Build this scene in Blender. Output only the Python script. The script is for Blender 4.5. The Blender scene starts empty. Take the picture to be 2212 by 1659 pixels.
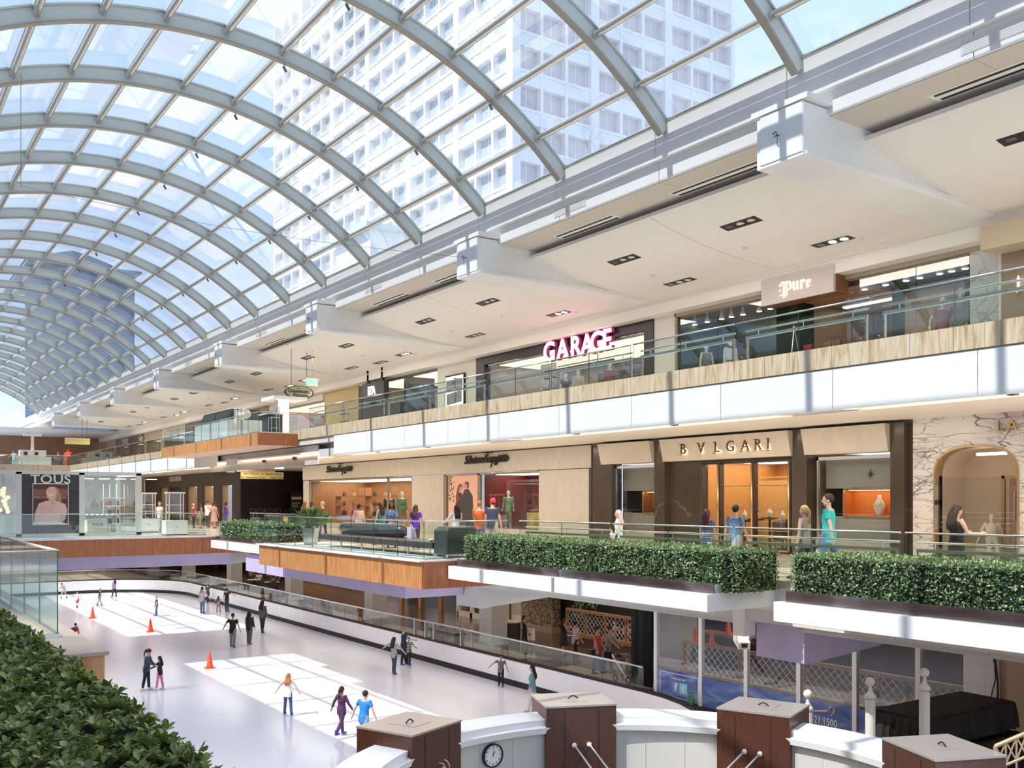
import bpy, math, random
import numpy as np
from mathutils import Vector, Matrix, Euler

scn = bpy.context.scene
COL = scn.collection
# ---------------------------------------------------------------- camera, sky, sun, exposure
F_PX = 2091.0                       # focal length in pixels of a 2212 px wide frame
YAW = math.atan2(1436, F_PX)
SN, CS = math.sin(YAW), math.cos(YAW)
CAM_Z, HOR = 1.70, 1080.4
cam_d = bpy.data.cameras.new('camera')
cam = bpy.data.objects.new('camera', cam_d); COL.objects.link(cam)
cam.location = (0, 0, CAM_Z); cam.rotation_euler = (math.pi/2, 0, -YAW)
cam_d.sensor_width = 36.0; cam_d.lens = 36.0*F_PX/2212; cam_d.shift_y = (HOR-829.5)/2212
cam_d.clip_start = 0.2; cam_d.clip_end = 2000
scn.camera = cam
vs = scn.view_settings
vs.view_transform = 'Standard'; vs.look = 'None'; vs.gamma = 1.0; vs.use_curve_mapping = False
vs.exposure = 0.66
scn.cycles.transparent_max_bounces = 40
scn.cycles.max_bounces = 10; scn.cycles.diffuse_bounces = 7; scn.cycles.glossy_bounces = 4
scn.cycles.caustics_reflective = False; scn.cycles.caustics_refractive = False
scn.cycles.sample_clamp_indirect = 6.0

w = bpy.data.worlds.new('sky'); scn.world = w; w.use_nodes = True
nt = w.node_tree; nt.nodes.clear()
wo = nt.nodes.new('ShaderNodeOutputWorld'); bg = nt.nodes.new('ShaderNodeBackground')
tc = nt.nodes.new('ShaderNodeTexCoord'); mp = nt.nodes.new('ShaderNodeMapping')
mp.inputs['Scale'].default_value = (1.3, 1.3, 3.2); mp.inputs['Location'].default_value = (0.3, 0.9, 0.2)
nz = nt.nodes.new('ShaderNodeTexNoise'); nz.inputs['Scale'].default_value = 2.6; nz.inputs['Detail'].default_value = 9; nz.inputs['Roughness'].default_value = .58
cr = nt.nodes.new('ShaderNodeValToRGB')
cr.color_ramp.elements[0].position = .46; cr.color_ramp.elements[0].color = (.45, .575, .79, 1)
cr.color_ramp.elements[1].position = .74; cr.color_ramp.elements[1].color = (.78, .82, .88, 1)
nt.links.new(tc.outputs['Generated'], mp.inputs['Vector']); nt.links.new(mp.outputs['Vector'], nz.inputs['Vector'])
nt.links.new(nz.outputs['Fac'], cr.inputs['Fac']); nt.links.new(cr.outputs['Color'], bg.inputs['Color'])
nt.links.new(bg.outputs['Background'], wo.inputs['Surface'])
bg.inputs['Strength'].default_value = 1.12

sun_d = bpy.data.lights.new('sun', 'SUN'); sun = bpy.data.objects.new('sun', sun_d); COL.objects.link(sun)
sun.rotation_euler = Vector((1.0, -0.03, -1.32)).to_track_quat('-Z', 'Y').to_euler()
sun_d.energy = 3.6; sun_d.angle = math.radians(0.55); sun_d.color = (1.0, .955, .88)
sun.location = (-20, 30, 60)

# added fill light over the ice, under the gallery on the viewer's side
for _k in range(7):
    ld = bpy.data.lights.new('rink_fill_light', 'AREA'); ld.shape = 'RECTANGLE'; ld.size = 1.2; ld.size_y = 8; ld.energy = 130; ld.color = (1, .95, .95); ld.spread = math.radians(72)
    lo = bpy.data.objects.new('rink_fill_light', ld); COL.objects.link(lo); lo.location = (-.2, 14+12.6*_k, 3.9)
    lo.rotation_euler = Vector((.8, 0, -1.0)).to_track_quat('-Z', 'Y').to_euler()
for _k in range(7):                     # added fill for ice and barrier, unseen beneath the right gallery
    ld = bpy.data.lights.new('soffit_fill_light', 'AREA'); ld.shape = 'RECTANGLE'; ld.size = 1.0; ld.size_y = 9; ld.energy = 95; ld.color = (1, .93, .92)
    lo = bpy.data.objects.new('soffit_fill_light', ld); COL.objects.link(lo); lo.location = (18.6, 20+12.6*_k, -1.2)
    lo.rotation_euler = (0, math.radians(-8), 0)
# ---------------------------------------------------------------- helpers
def ray(u):
    r = (u-1106)/F_PX
    return SN+r*CS, CS-r*SN
def at_z(u, v, z):
    d = (CAM_Z-z)*F_PX/(v-HOR); x, y = ray(u); return (d*x, d*y, z)
def at_X(u, v, X):
    x, y = ray(u); d = X/x; return (X, d*y, CAM_Z+(HOR-v)/F_PX*d)
def at_Y(u, v, Y):
    x, y = ray(u); d = Y/y; return (d*x, Y, CAM_Z+(HOR-v)/F_PX*d)
def YX(u, X):
    x, y = ray(u); return X*y/x
def zX(u, v, X): return at_X(u, v, X)[2]

class MB:
    """collects shapes that become ONE mesh"""
    def __init__(s): s.v = []; s.f = []; s.m = []
    def add(s, vs, fs, m=0):
        b = len(s.v); s.v += [tuple(p) for p in vs]
        for f in fs: s.f.append(tuple(i+b for i in f)); s.m.append(m)
        return s
    def box(s, x0, x1, y0, y1, z0, z1, m=0):
        if x0 > x1: x0, x1 = x1, x0
        if y0 > y1: y0, y1 = y1, y0
        if z0 > z1: z0, z1 = z1, z0
        v = [(x0,y0,z0),(x1,y0,z0),(x1,y1,z0),(x0,y1,z0),(x0,y0,z1),(x1,y0,z1),(x1,y1,z1),(x0,y1,z1)]
        return s.add(v, [(0,3,2,1),(4,5,6,7),(0,1,5,4),(1,2,6,5),(2,3,7,6),(3,0,4,7)], m)
    def obox(s, c, size, R, m=0):
        """oriented box: centre, full size, rotation matrix"""
        hx, hy, hz = [q/2 for q in size]; c = Vector(c)
        v = [c+R@Vector(p) for p in ((-hx,-hy,-hz),(hx,-hy,-hz),(hx,hy,-hz),(-hx,hy,-hz),(-hx,-hy,hz),(hx,-hy,hz),(hx,hy,hz),(-hx,hy,hz))]
        return s.add(v, [(0,3,2,1),(4,5,6,7),(0,1,5,4),(1,2,6,5),(2,3,7,6),(3,0,4,7)], m)
    def prism(s, pts, axis, a, b, m=0):
        """closed polygon pts (2D) extruded along axis from a to b; axis 'x': pts=(y,z) 'y': (x,z) 'z': (x,y)"""
        n = len(pts)
        def P(p, t): return (t, p[0], p[1]) if axis == 'x' else ((p[0], t, p[1]) if axis == 'y' else (p[0], p[1], t))
        v = [P(p, a) for p in pts]+[P(p, b) for p in pts]
        fs = [tuple(range(n))[::-1], tuple(range(n, 2*n))]
        fs += [(i, (i+1) % n, n+(i+1) % n, n+i) for i in range(n)]
        return s.add(v, fs, m)
    def grid(s, rows, m=0, closed=False):
        """rows: list of equal-length lists of points"""
        n = len(rows[0]); v = [p for r in rows for p in r]; fs = []
        for i in range(len(rows)-1):
            for j in range(n if closed else n-1):
                k = (j+1) % n
                fs.append((i*n+j, i*n+k, (i+1)*n+k, (i+1)*n+j))
        return s.add(v, fs, m)
    def tube(s, pts, r, n=8, m=0, cap=True):
        pts = [Vector(p) for p in pts]; rows = []; pu = None
        rr = r if isinstance(r, (list, tuple)) else [r]*len(pts)
        for i, p in enumerate(pts):
            t = (pts[min(i+1, len(pts)-1)]-pts[max(i-1, 0)]).normalized()
            if pu is None: pu = t.orthogonal().normalized()
            else:
                pu = (pu-t*pu.dot(t)); pu = pu.normalized() if pu.length > 1e-6 else t.orthogonal().normalized()
            w_ = t.cross(pu)
            rows.append([p+(pu*math.cos(a)+w_*math.sin(a))*rr[i] for a in [2*math.pi*k/n for k in range(n)]])
        b = len(s.v); s.grid(rows, m, True)
        if cap:
            s.f.append(tuple(b+k for k in range(n))[::-1]); s.m.append(m)
            e = b+(len(pts)-1)*n; s.f.append(tuple(e+k for k in range(n))); s.m.append(m)
        return s
    def lathe(s, c, prof, n=16, m=0, sx=1, sy=1):
        """prof: list of (radius, z) from bottom to top round c=(x,y)"""
        rows = [[(c[0]+r*sx*math.cos(2*math.pi*k/n), c[1]+r*sy*math.sin(2*math.pi*k/n), z) for k in range(n)] for r, z in prof]
        b = len(s.v); s.grid(rows, m, True)
        s.f.append(tuple(b+k for k in range(n))[::-1]); s.m.append(m)
        e = b+(len(prof)-1)*n; s.f.append(tuple(e+k for k in range(n))); s.m.append(m)
        return s
    def ball(s, c, r, n=10, k=6, m=0, sq=(1, 1, 1)):
        return s.lathe2(c, [(r*math.sin(math.pi*i/k), -r*math.cos(math.pi*i/k)) for i in range(k+1)], n, m, sq)
    def lathe2(s, c, prof, n, m, sq):
        rows = [[(c[0]+max(r, 1e-4)*sq[0]*math.cos(2*math.pi*j/n), c[1]+max(r, 1e-4)*sq[1]*math.sin(2*math.pi*j/n), c[2]+z*sq[2]) for j in range(n)] for r, z in prof]
        return s.grid(rows, m, True)
    def build(s, name, mats, parent=None, smooth=False, bevel=0, **tags):
        me = bpy.data.meshes.new(name); 
        loc = Vector((0, 0, 0))
        vv = s.v
        if parent is not None and parent.get('_w', 1):
            root = parent
            off = Vector((0, 0, 0))
            while root is not None: off += root.location; root = root.parent
            vv = [(p[0]-off.x, p[1]-off.y, p[2]-off.z) for p in vv]
        me.from_pydata(vv, [], s.f); me.update()
        if not isinstance(mats, (list, tuple)): mats = [mats]
        for mt in mats: me.materials.append(mt)
        if len(mats) > 1: me.polygons.foreach_set('material_index', s.m)
        if smooth: me.polygons.foreach_set('use_smooth', [True]*len(me.polygons))
        o = bpy.data.objects.new(name, me); COL.objects.link(o)
        if parent is not None: o.parent = parent
        if bevel:
            b = o.modifiers.new('bevel', 'BEVEL'); b.width = bevel; b.segments = 2; b.limit_method = 'ANGLE'; b.angle_limit = .7
        for k, t in tags.items(): o[k] = t
        return o

def thing(name, label, cat, loc=(0, 0, 0), rz=0, group=None, local=False):
    o = bpy.data.objects.new(name, None); COL.objects.link(o); o.location = loc; o.rotation_euler = (0, 0, rz)
    o.empty_display_size = .1
    o['label'] = label; o['category'] = cat
    if group: o['group'] = group
    if local: LOCAL.add(o.name)
    return o
LOCAL = set()
_get = MB.build
def part(mb, name, mats, parent, smooth=False, bevel=0, label=None, local=False):
    """a part given in world coordinates (or in the thing's own when local)"""
    if local:
        o = mb.build(name, mats, None, smooth, bevel); o.parent = parent
    else:
        o = mb.build(name, mats, parent, smooth, bevel)
    if label: o['label'] = label
    return o
def tag(o, label, cat, group=None, kind=None):
    o['label'] = label; o['category'] = cat
    if group: o['group'] = group
    if kind: o['kind'] = kind
    return o
def struct(mb, name, mats, smooth=False, bevel=0, parent=None):
    o = mb.build(name, mats, parent, smooth, bevel)
    if parent is None: o['kind'] = 'structure'
    return o
def dup(root, loc, rz=None, label=None, group=None):
    r = root.copy(); COL.objects.link(r); r.location = loc
    if rz is not None: r.rotation_euler = (0, 0, rz)
    if label: r['label'] = label
    if group: r['group'] = group
    def rec(a, b):
        for ch in list(a.children):
            if ch.name == b.name: continue
            c = ch.copy(); COL.objects.link(c); c.parent = b; rec(ch, c)
    rec(root, r)
    return r

# ---------------------------------------------------------------- materials
def new_mat(name):
    m = bpy.data.materials.new(name); m.use_nodes = True
    n = m.node_tree.nodes; n.clear()
    out = n.new('ShaderNodeOutputMaterial'); return m, m.node_tree, out
def mat(name, col, rough=.6, metal=0, emit=None, es=0, spec=.5, bump=0, bscale=40, var=0, vscale=3, coat=0):
    m, t, out = new_mat(name); b = t.nodes.new('ShaderNodeBsdfPrincipled')
    b.inputs['Base Color'].default_value = (*col, 1); b.inputs['Roughness'].default_value = rough; b.inputs['Metallic'].default_value = metal
    b.inputs['Specular IOR Level'].default_value = spec
    if coat: b.inputs['Coat Weight'].default_value = coat; b.inputs['Coat Roughness'].default_value = .05
    if emit: b.inputs['Emission Color'].default_value = (*emit, 1); b.inputs['Emission Strength'].default_value = es
    if var or bump:
        tcx = t.nodes.new('ShaderNodeTexCoord')
    if var:
        nz = t.nodes.new('ShaderNodeTexNoise'); nz.inputs['Scale'].default_value = vscale; nz.inputs['Detail'].default_value = 6
        t.links.new(tcx.outputs['Object'], nz.inputs['Vector'])
        r = t.nodes.new('ShaderNodeValToRGB'); r.color_ramp.elements[0].position = .3; r.color_ramp.elements[1].position = .7
        r.color_ramp.elements[0].color = (*[max(0, c*(1-var)) for c in col], 1); r.color_ramp.elements[1].color = (*[min(1, c*(1+var)) for c in col], 1)
        t.links.new(nz.outputs['Fac'], r.inputs['Fac']); t.links.new(r.outputs['Color'], b.inputs['Base Color'])
    if bump:
        n2 = t.nodes.new('ShaderNodeTexNoise'); n2.inputs['Scale'].default_value = bscale; n2.inputs['Detail'].default_value = 4
        bp = t.nodes.new('ShaderNodeBump'); bp.inputs['Strength'].default_value = bump; bp.inputs['Distance'].default_value = .02
        t.links.new(tcx.outputs['Object'], n2.inputs['Vector']); t.links.new(n2.outputs['Fac'], bp.inputs['Height']); t.links.new(bp.outputs['Normal'], b.inputs['Normal'])
    t.links.new(b.outputs['BSDF'], out.inputs['Surface']); return m
def streak(name, cols, scale=(1, 1, 1), nscale=4, detail=6, rough=.4, dist=0, pos=(.3, .7), bump=0, coat=0, spec=.5):
    """noise stretched along an axis between two or three colours: wood, onyx, fabric"""
    m, t, out = new_mat(name); b = t.nodes.new('ShaderNodeBsdfPrincipled'); b.inputs['Roughness'].default_value = rough
    b.inputs['Specular IOR Level'].default_value = spec
    if coat: b.inputs['Coat Weight'].default_value = coat; b.inputs['Coat Roughness'].default_value = .08
    tcx = t.nodes.new('ShaderNodeTexCoord'); mpx = t.nodes.new('ShaderNodeMapping'); mpx.inputs['Scale'].default_value = scale
    nz = t.nodes.new('ShaderNodeTexNoise'); nz.inputs['Scale'].default_value = nscale; nz.inputs['Detail'].default_value = detail; nz.inputs['Distortion'].default_value = dist
    r = t.nodes.new('ShaderNodeValToRGB'); e = r.color_ramp.elements
    e[0].position = pos[0]; e[0].color = (*cols[0], 1); e[1].position = pos[1]; e[1].color = (*cols[-1], 1)
    if len(cols) == 3:
        k = e.new((pos[0]+pos[1])/2); k.color = (*cols[1], 1)
    t.links.new(tcx.outputs['Object'], mpx.inputs['Vector']); t.links.new(mpx.outputs['Vector'], nz.inputs['Vector'])
    t.links.new(nz.outputs['Fac'], r.inputs['Fac']); t.links.new(r.outputs['Color'], b.inputs['Base Color'])
    if bump:
        bp = t.nodes.new('ShaderNodeBump'); bp.inputs['Strength'].default_value = bump; bp.inputs['Distance'].default_value = .02
        t.links.new(nz.outputs['Fac'], bp.inputs['Height']); t.links.new(bp.outputs['Normal'], b.inputs['Normal'])
    t.links.new(b.outputs['BSDF'], out.inputs['Surface']); return m
def veins(name, base, vein, scale=(1, 1, 1), nscale=2.2, width=.02, rough=.2, soft=.02, dist=.35, base2=None, layers=1, broken=.45):
    """stone with branching veins: edges of warped cells, broken up by a mask"""
    m, t, out = new_mat(name); b = t.nodes.new('ShaderNodeBsdfPrincipled'); b.inputs['Roughness'].default_value = rough
    L = t.links.new; N_ = t.nodes.new
    tcx = N_('ShaderNodeTexCoord'); last = None
    for k in range(layers):
        mpx = N_('ShaderNodeMapping'); mpx.inputs['Scale'].default_value = scale; mpx.inputs['Rotation'].default_value = (.35+1.1*k, .2, .3*k); mpx.inputs['Location'].default_value = (3.1*k, 1.7*k, .9*k)
        L(tcx.outputs['Object'], mpx.inputs['Vector'])
        nz = N_('ShaderNodeTexNoise'); nz.inputs['Scale'].default_value = nscale*1.3; nz.inputs['Detail'].default_value = 5; L(mpx.outputs['Vector'], nz.inputs['Vector'])
        mv = N_('ShaderNodeVectorMath'); mv.operation = 'MULTIPLY_ADD'; mv.inputs[1].default_value = (dist, dist, dist); L(nz.outputs['Color'], mv.inputs[0]); L(mpx.outputs['Vector'], mv.inputs[2])
        vo = N_('ShaderNodeTexVoronoi'); vo.feature = 'DISTANCE_TO_EDGE'; vo.inputs['Scale'].default_value = nscale*(1+.7*k); L(mv.outputs[0], vo.inputs['Vector'])
        r = N_('ShaderNodeValToRGB'); e = r.color_ramp.elements
        e[0].position = width*.25; e[0].color = (1, 1, 1, 1); e[1].position = width+soft; e[1].color = (0, 0, 0, 1); L(vo.outputs['Distance'], r.inputs['Fac'])
        n3 = N_('ShaderNodeTexNoise'); n3.inputs['Scale'].default_value = nscale*.8; n3.inputs['Detail'].default_value = 3; L(mpx.outputs['Vector'], n3.inputs['Vector'])
        r3 = N_('ShaderNodeValToRGB'); r3.color_ramp.elements[0].position = broken; r3.color_ramp.elements[1].position = broken+.12; L(n3.outputs['Fac'], r3.inputs['Fac'])
        mm = N_('ShaderNodeMath'); mm.operation = 'MULTIPLY'; L(r.outputs['Color'], mm.inputs[0]); L(r3.outputs['Color'], mm.inputs[1])
        if last is None: last = mm.outputs[0]
        else:
            mx_ = N_('ShaderNodeMath'); mx_.operation = 'MAXIMUM'; L(last, mx_.inputs[0]); L(mm.outputs[0], mx_.inputs[1]); last = mx_.outputs[0]
    mx = N_('ShaderNodeMix'); mx.data_type = 'RGBA'; L(last, mx.inputs['Factor'])
    mx.inputs['A'].default_value = (*base, 1); mx.inputs['B'].default_value = (*vein, 1)
    if base2:
        n2 = N_('ShaderNodeTexNoise'); n2.inputs['Scale'].default_value = nscale*.35; n2.inputs['Detail'].default_value = 6; L(tcx.outputs['Object'], n2.inputs['Vector'])
        r2 = N_('ShaderNodeValToRGB'); r2.color_ramp.elements[0].position = .38; r2.color_ramp.elements[1].position = .58
        r2.color_ramp.elements[0].color = (*base2, 1); r2.color_ramp.elements[1].color = (*base, 1)
        L(n2.outputs['Fac'], r2.inputs['Fac']); L(r2.outputs['Color'], mx.inputs['A'])
    L(mx.outputs['Result'], b.inputs['Base Color']); L(b.outputs['BSDF'], out.inputs['Surface']); return m
def glass(name, tint=(.93, .97, .96), f0=.05, f1=.7, power=4, rough=0, gcol=(1, 1, 1)):
    m, t, out = new_mat(name); L = t.links.new
    tr = t.nodes.new('ShaderNodeBsdfTransparent'); tr.inputs['Color'].default_value = (*tint, 1)
    gl = t.nodes.new('ShaderNodeBsdfGlossy'); gl.inputs['Roughness'].default_value = rough; gl.inputs['Color'].default_value = (*gcol, 1)
    lw = t.nodes.new('ShaderNodeLayerWeight'); lw.inputs['Blend'].default_value = .5
    p = t.nodes.new('ShaderNodeMath'); p.operation = 'POWER'; p.inputs[1].default_value = power; L(lw.outputs['Facing'], p.inputs[0])
    ml = t.nodes.new('ShaderNodeMath'); ml.operation = 'MULTIPLY_ADD'; ml.inputs[1].default_value = f1; ml.inputs[2].default_value = f0; L(p.outputs[0], ml.inputs[0])
    mx = t.nodes.new('ShaderNodeMixShader'); L(ml.outputs[0], mx.inputs['Fac']); L(tr.outputs[0], mx.inputs[1]); L(gl.outputs[0], mx.inputs[2])
    L(mx.outputs[0], out.inputs['Surface']); return m
def tiles(name, c1, c2, mortar, scale, bw=.5, bh=.5, rough=.15, ms=.006, offset=0.0, axis='xy', spec=.5):
    m, t, out = new_mat(name); L = t.links.new; b = t.nodes.new('ShaderNodeBsdfPrincipled'); b.inputs['Roughness'].default_value = rough
    b.inputs['Specular IOR Level'].default_value = spec
    tcx = t.nodes.new('ShaderNodeTexCoord'); br = t.nodes.new('ShaderNodeTexBrick'); mpx = t.nodes.new('ShaderNodeMapping')
    if axis == 'yz': mpx.inputs['Rotation'].default_value = (0, math.pi/2, math.pi/2)
    if axis == 'xz': mpx.inputs['Rotation'].default_value = (-math.pi/2, 0, 0)
    br.offset = offset; br.inputs['Scale'].default_value = scale; br.inputs['Brick Width'].default_value = bw; br.inputs['Row Height'].default_value = bh; br.inputs['Mortar Size'].default_value = ms
    br.inputs['Color1'].default_value = (*c1, 1); br.inputs['Color2'].default_value = (*c2, 1); br.inputs['Mortar'].default_value = (*mortar, 1)
    L(tcx.outputs['Object'], mpx.inputs['Vector']); L(mpx.outputs['Vector'], br.inputs['Vector']); L(br.outputs['Color'], b.inputs['Base Color']); L(b.outputs['BSDF'], out.inputs['Surface']); return m

M = {}
M['white'] = mat('white_paint', (.84, .84, .83), .5, var=.03, vscale=1.2)
M['beamwhite'] = mat('beam_white_paint', (.86, .85, .82), .5, var=.02, vscale=2)
M['ceil'] = mat('ceiling_white', (.86, .825, .775), .6)
M['grey'] = mat('bracket_grey_paint', (.60, .60, .58), .55)
M['purple'] = mat('lilac_paint', (.56, .49, .70), .6, var=.06, vscale=2)
M['rib'] = mat('rib_paint', (.66, .68, .61), .45)
M['ribdark'] = mat('rib_flange', (.40, .36, .29), .4, .3)
M['purlin'] = mat('champagne_steel', (.74, .71, .63), .22, .9)
M['vglass'] = glass('skylight_glass', (.93, .955, .975), .045, .5, 3)
M['rglass'] = glass('rail_glass', (.91, .97, .95), .04, .45, 5)
M['sglass'] = glass('shop_glass', (.95, .97, .97), .06, .5, 4)
M['gedge'] = mat('glass_edge', (.05, .12, .11), .15)
M['steel'] = mat('brushed_steel', (.72, .73, .72), .25, .95)
M['dsteel'] = mat('dark_steel', (.18, .18, .18), .3, .9)
M['woodo'] = streak('honey_wood', [(.42, .17, .05), (.56, .25, .085), (.66, .33, .13)], (3, 3, .35), 5, 8, .38, .4)
M['woodr'] = streak('reddish_wood', [(.33, .10, .035), (.42, .145, .05), (.49, .19, .07)], (4, 4, .3), 6, 8, .4, .3)
M['woodb'] = streak('dark_brown_wood', [(.060, .022, .013), (.085, .031, .018), (.115, .042, .023)], (14, 14, .5), 8, 6, .36, .1)
M['onyx'] = streak('honey_onyx', [(.42, .29, .15), (.62, .50, .34), (.68, .61, .50)], (2.2, 2.2, .25), 4.5, 10, .22, 1.0)
M['ice'] = mat('ice', (.90, .90, .93), .18, spec=.35, var=.02, vscale=.5)
M['board'] = mat('rink_board_white', (.88, .87, .88), .4, var=.03, vscale=1.5)
M['black'] = mat('black', (.012, .012, .012), .5)
M['rubber'] = mat('black_kick_plate', (.014, .012, .012), .6)
M['floor'] = tiles('pale_stone_floor', (.76, .74, .69), (.70, .68, .63), (.5, .48, .45), 1.0, .9, .9, .12, .008)
M['floor1'] = tiles('brown_floor', (.16, .10, .065), (.13, .08, .05), (.10, .06, .04), 1.0, 1.2, .6, .15, .006)
M['tanfloor'] = mat('tan_floor', (.48, .36, .25), .25)
M['lime'] = mat('limestone', (.56, .53, .47), .55, var=.07, vscale=2.5, bump=.05, bscale=30)
M['trav'] = mat('travertine', (.64, .585, .50), .45, var=.05, vscale=3)
M['dmarble'] = veins('brown_marble', (.095, .076, .06), (.30, .26, .21), (1, 1, .5), .5, .004, .15, .006, 1.3, (.062, .05, .04), 1, .56)
M['lpmarble'] = veins('branching_marble', (.84, .82, .80), (.19, .15, .18), (1, .62, 2.2), .85, .016, .2, .016, .9, (.60, .56, .60), 5, .47)
M['gmarble'] = veins('grey_marble', (.42, .44, .42), (.27, .29, .28), (1, 1, 1), 1.0, .02, .2, .03, .5, (.48, .5, .48), 2, .45)
M['copper'] = streak('copper_strip', [(.10, .065, .06), (.20, .14, .13), (.40, .34, .34)], (1, .35, 1), 1.6, 3, .12, .5, (.35, .7))
M['gold'] = mat('brass', (.68, .50, .27), .28, .85)
M['dkbronze'] = mat('dark_bronze', (.085, .07, .06), .4, .5)
M['bronze'] = mat('bronze_letter', (.16, .07, .035), .35, .6)
M['armani'] = mat('dark_brown_panel', (.052, .042, .038), .45, var=.08, vscale=2)
M['armanid'] = mat('espresso_wall', (.018, .010, .009), .4)
M['tile'] = tiles('white_wall_tile', (.72, .70, .67), (.70, .68, .65), (.55, .53, .5), 1.0, .6, .45, .25, .006, .0, 'yz')
M['warm'] = mat('warm_glow', (1, .8, .6), .5, emit=(1.0, .62, .34), es=2.6)
M['cove'] = mat('cove_lamp', (1, .85, .7), .5, emit=(1.0, .60, .30), es=8)
M['lamp'] = mat('lamp_lens', (1, .9, .8), .4, emit=(1.0, .86, .66), es=9)
M['lens'] = mat('lamp_lens_off', (.75, .74, .70), .3)
M['wlamp'] = mat('white_light_panel', (1, 1, 1), .5, emit=(1.0, .97, .92), es=2.2)
M['orange'] = mat('orange_plastic', (.85, .09, .025), .4)
# ================================================================ big structure
GRID = [13.75-12.6+12.6*k for k in range(9)]        # bracket axes along the mall
RIBS = [-7.25+4.2*k for k in range(30)]             # rib planes
YE = 97.0                                           # far end of the atrium on the top level
# ---- rink level
struct(MB().box(-4, 22.2, 17, 84, -6.1, -5.8), 'floor', M['ice'])
struct(MB().box(22.35, 37, -6, 110, -5.6, -5.2), 'floor.001', M['floor1'])
b = MB()
for k in range(12): b.box(23.4, 25.0, 2+8.1*k, 7.6+8.1*k, -5.2, -5.192)
struct(b, 'floor.002', M['tanfloor'])
struct(MB().box(-8, 22.35, -6, 17, -5.6, -5.2).box(-8, -4, 17, 110, -5.6, -5.2).box(-4, 22.35, 84.3, 110, -5.6, -5.2), 'floor.003', M['tanfloor'])
struct(MB().box(36.5, 37, -6, 110, -5.2, -.8), 'wall_right', mat('dark_restaurant_wall', (.10, .065, .045), .6, var=.3, vscale=.6))
struct(MB().box(-8, 37, 109.5, 110, -5.2, -.8), 'wall_back', M['woodr'])
struct(MB().box(-8, 16, 97, 97.3, 0, 4.2), 'wall_back.003', mat('far_end_wall', (.20, .15, .12), .6, var=.4, vscale=.5))
struct(MB().box(-8.3, -8, -6, 110, -5.6, 12), 'wall_left', mat('far_shop_wall', (.22, .18, .15), .6, var=.4, vscale=.4))
# ---- level 2 gallery: slab, soffit, edge
s2 = MB().box(16.05, 30, -6, 97, -.9, 0)
struct(s2, 'floor.004', M['floor'])
struct(MB().box(16.0, 16.06, -6, 97, -.62, -.13), 'trim_1', M['white'])
struct(MB().box(16.02, 16.34, -6, 97, -.13, 0.02), 'trim_2', M['onyx'])
struct(MB().box(17.2, 36.6, -6, 110, -1.06, -.9), 'ceiling', mat('rink_level_soffit', (.62, .58, .53), .7))
# bridge
struct(MB().box(2.35, 16.05, 45.4, 55.8, -.5, 0), 'floor.005', M['floor'])
b = MB()
def panels(b, axis, a0, a1, n, fixed, z0, z1, th=.05, gap=.012):
    w_ = (a1-a0)/n
    for i in range(n):
        p, q = a0+i*w_+gap/2, a0+(i+1)*w_-gap/2
        if axis == 'y': b.box(fixed, fixed+th, p, q, z0, z1)
        else: b.box(p, q, fixed, fixed+th, z0, z1)
panels(b, 'x', 2.35, 15.9, 6, 45.32, -.79, -.03)
struct(b, 'trim_3', M['woodr'])
struct(MB().box(2.3, 16.0, 45.3, 45.45, -.03, .03).box(13.1, 16.3, 23.62, 36.7, -.03, .012), 'trim_4', M['white'])
struct(MB().box(3.0, 15.4, 46.9, 55, -1.43, -.5), 'trim_5', M['purple'])
# left gallery (behind and below the camera)
struct(MB().box(-8, .3, -6, 97, -.6, 0).box(.3, 2.3, 11.5, 97, -.6, 0), 'floor.006', M['floor'])
struct(MB().box(.25, 2.36, 11.44, 11.5, -.62, -.02).box(2.3, 2.36, 11.5, 60, -.62, -.02), 'trim_6', M['woodo'])
struct(MB().box(.2, 2.4, 11.4, 97, -.02, .02), 'trim_7', mat('tan_ledge', (.46, .36, .27), .4, var=.08))
struct(MB().box(-8, -.4, -6, 97, 4.0, 4.72), 'floor.007', M['white'])
struct(MB().box(-8, -.35, -6, 120, 9.8, 10.1).box(-.75, -.35, -6, 120, 9.8, 11.2), 'ceiling.001', M['beamwhite'])
# wooden balcony on level 2
b = MB()
panels(b, 'y', 23.70, 36.6, 8, 13.2, -.79, -.03, .05)
struct(b.box(13.2, 13.26, 23.66, 23.7, -.79, -.03), 'trim_8', M['woodo'])
struct(MB().box(13.26, 14.8, 23.64, 23.7, -.79, -.03).box(14.81, 16.0, 23.64, 23.7, -.79, -.03), 'trim_9', M['woodr'])
struct(MB().box(13.25, 16.05, 23.7, 36.6, -.6, -.005), 'floor.008', M['floor'])
struct(MB().box(14.2, 16.3, 26.5, 41, -1.34, -.6), 'trim_10', M['purple'])
# ---- level 3 slab, onyx edge, fascia
L3 = 4.72
struct(MB().box(17.05, 30, -6, 120, 4.2, L3), 'floor.009', M['floor'])
b = MB()
y = -6.0
while y < YE:
    if not (41.9 < y < 57.3): b.box(16.97, 17.10, y+.004, min(y+.9, YE)-.004, 4.47, 4.92)
    y += .9
struct(b, 'trim_11', M['onyx'])
b = MB(); y = -6.0
while y < YE:
    if not (37.6 < y < 53.2): b.box(17.0, 17.08, y+.008, y+3.15-.008, 3.59, 4.44)
    y += 3.15
struct(b, 'trim_12', M['white'])
struct(MB().box(17.02, 17.2, -6, YE, 4.43, 4.475), 'trim_13', M['steel'])
struct(MB().box(17.9, 37, -6, 120, 3.93, 4.2), 'ceiling.002', M['ceil'])
b = MB()
for i in range(len(GRID)-1): b.box(17.08, 17.9, GRID[i]+.9, GRID[i+1]-.9, 3.80, 3.86)      # cove shelf above the lamps
struct(b.box(17.85, 17.95, -6, YE, 3.62, 3.93), 'trim_14', M['ceil'])
b = MB()
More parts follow.
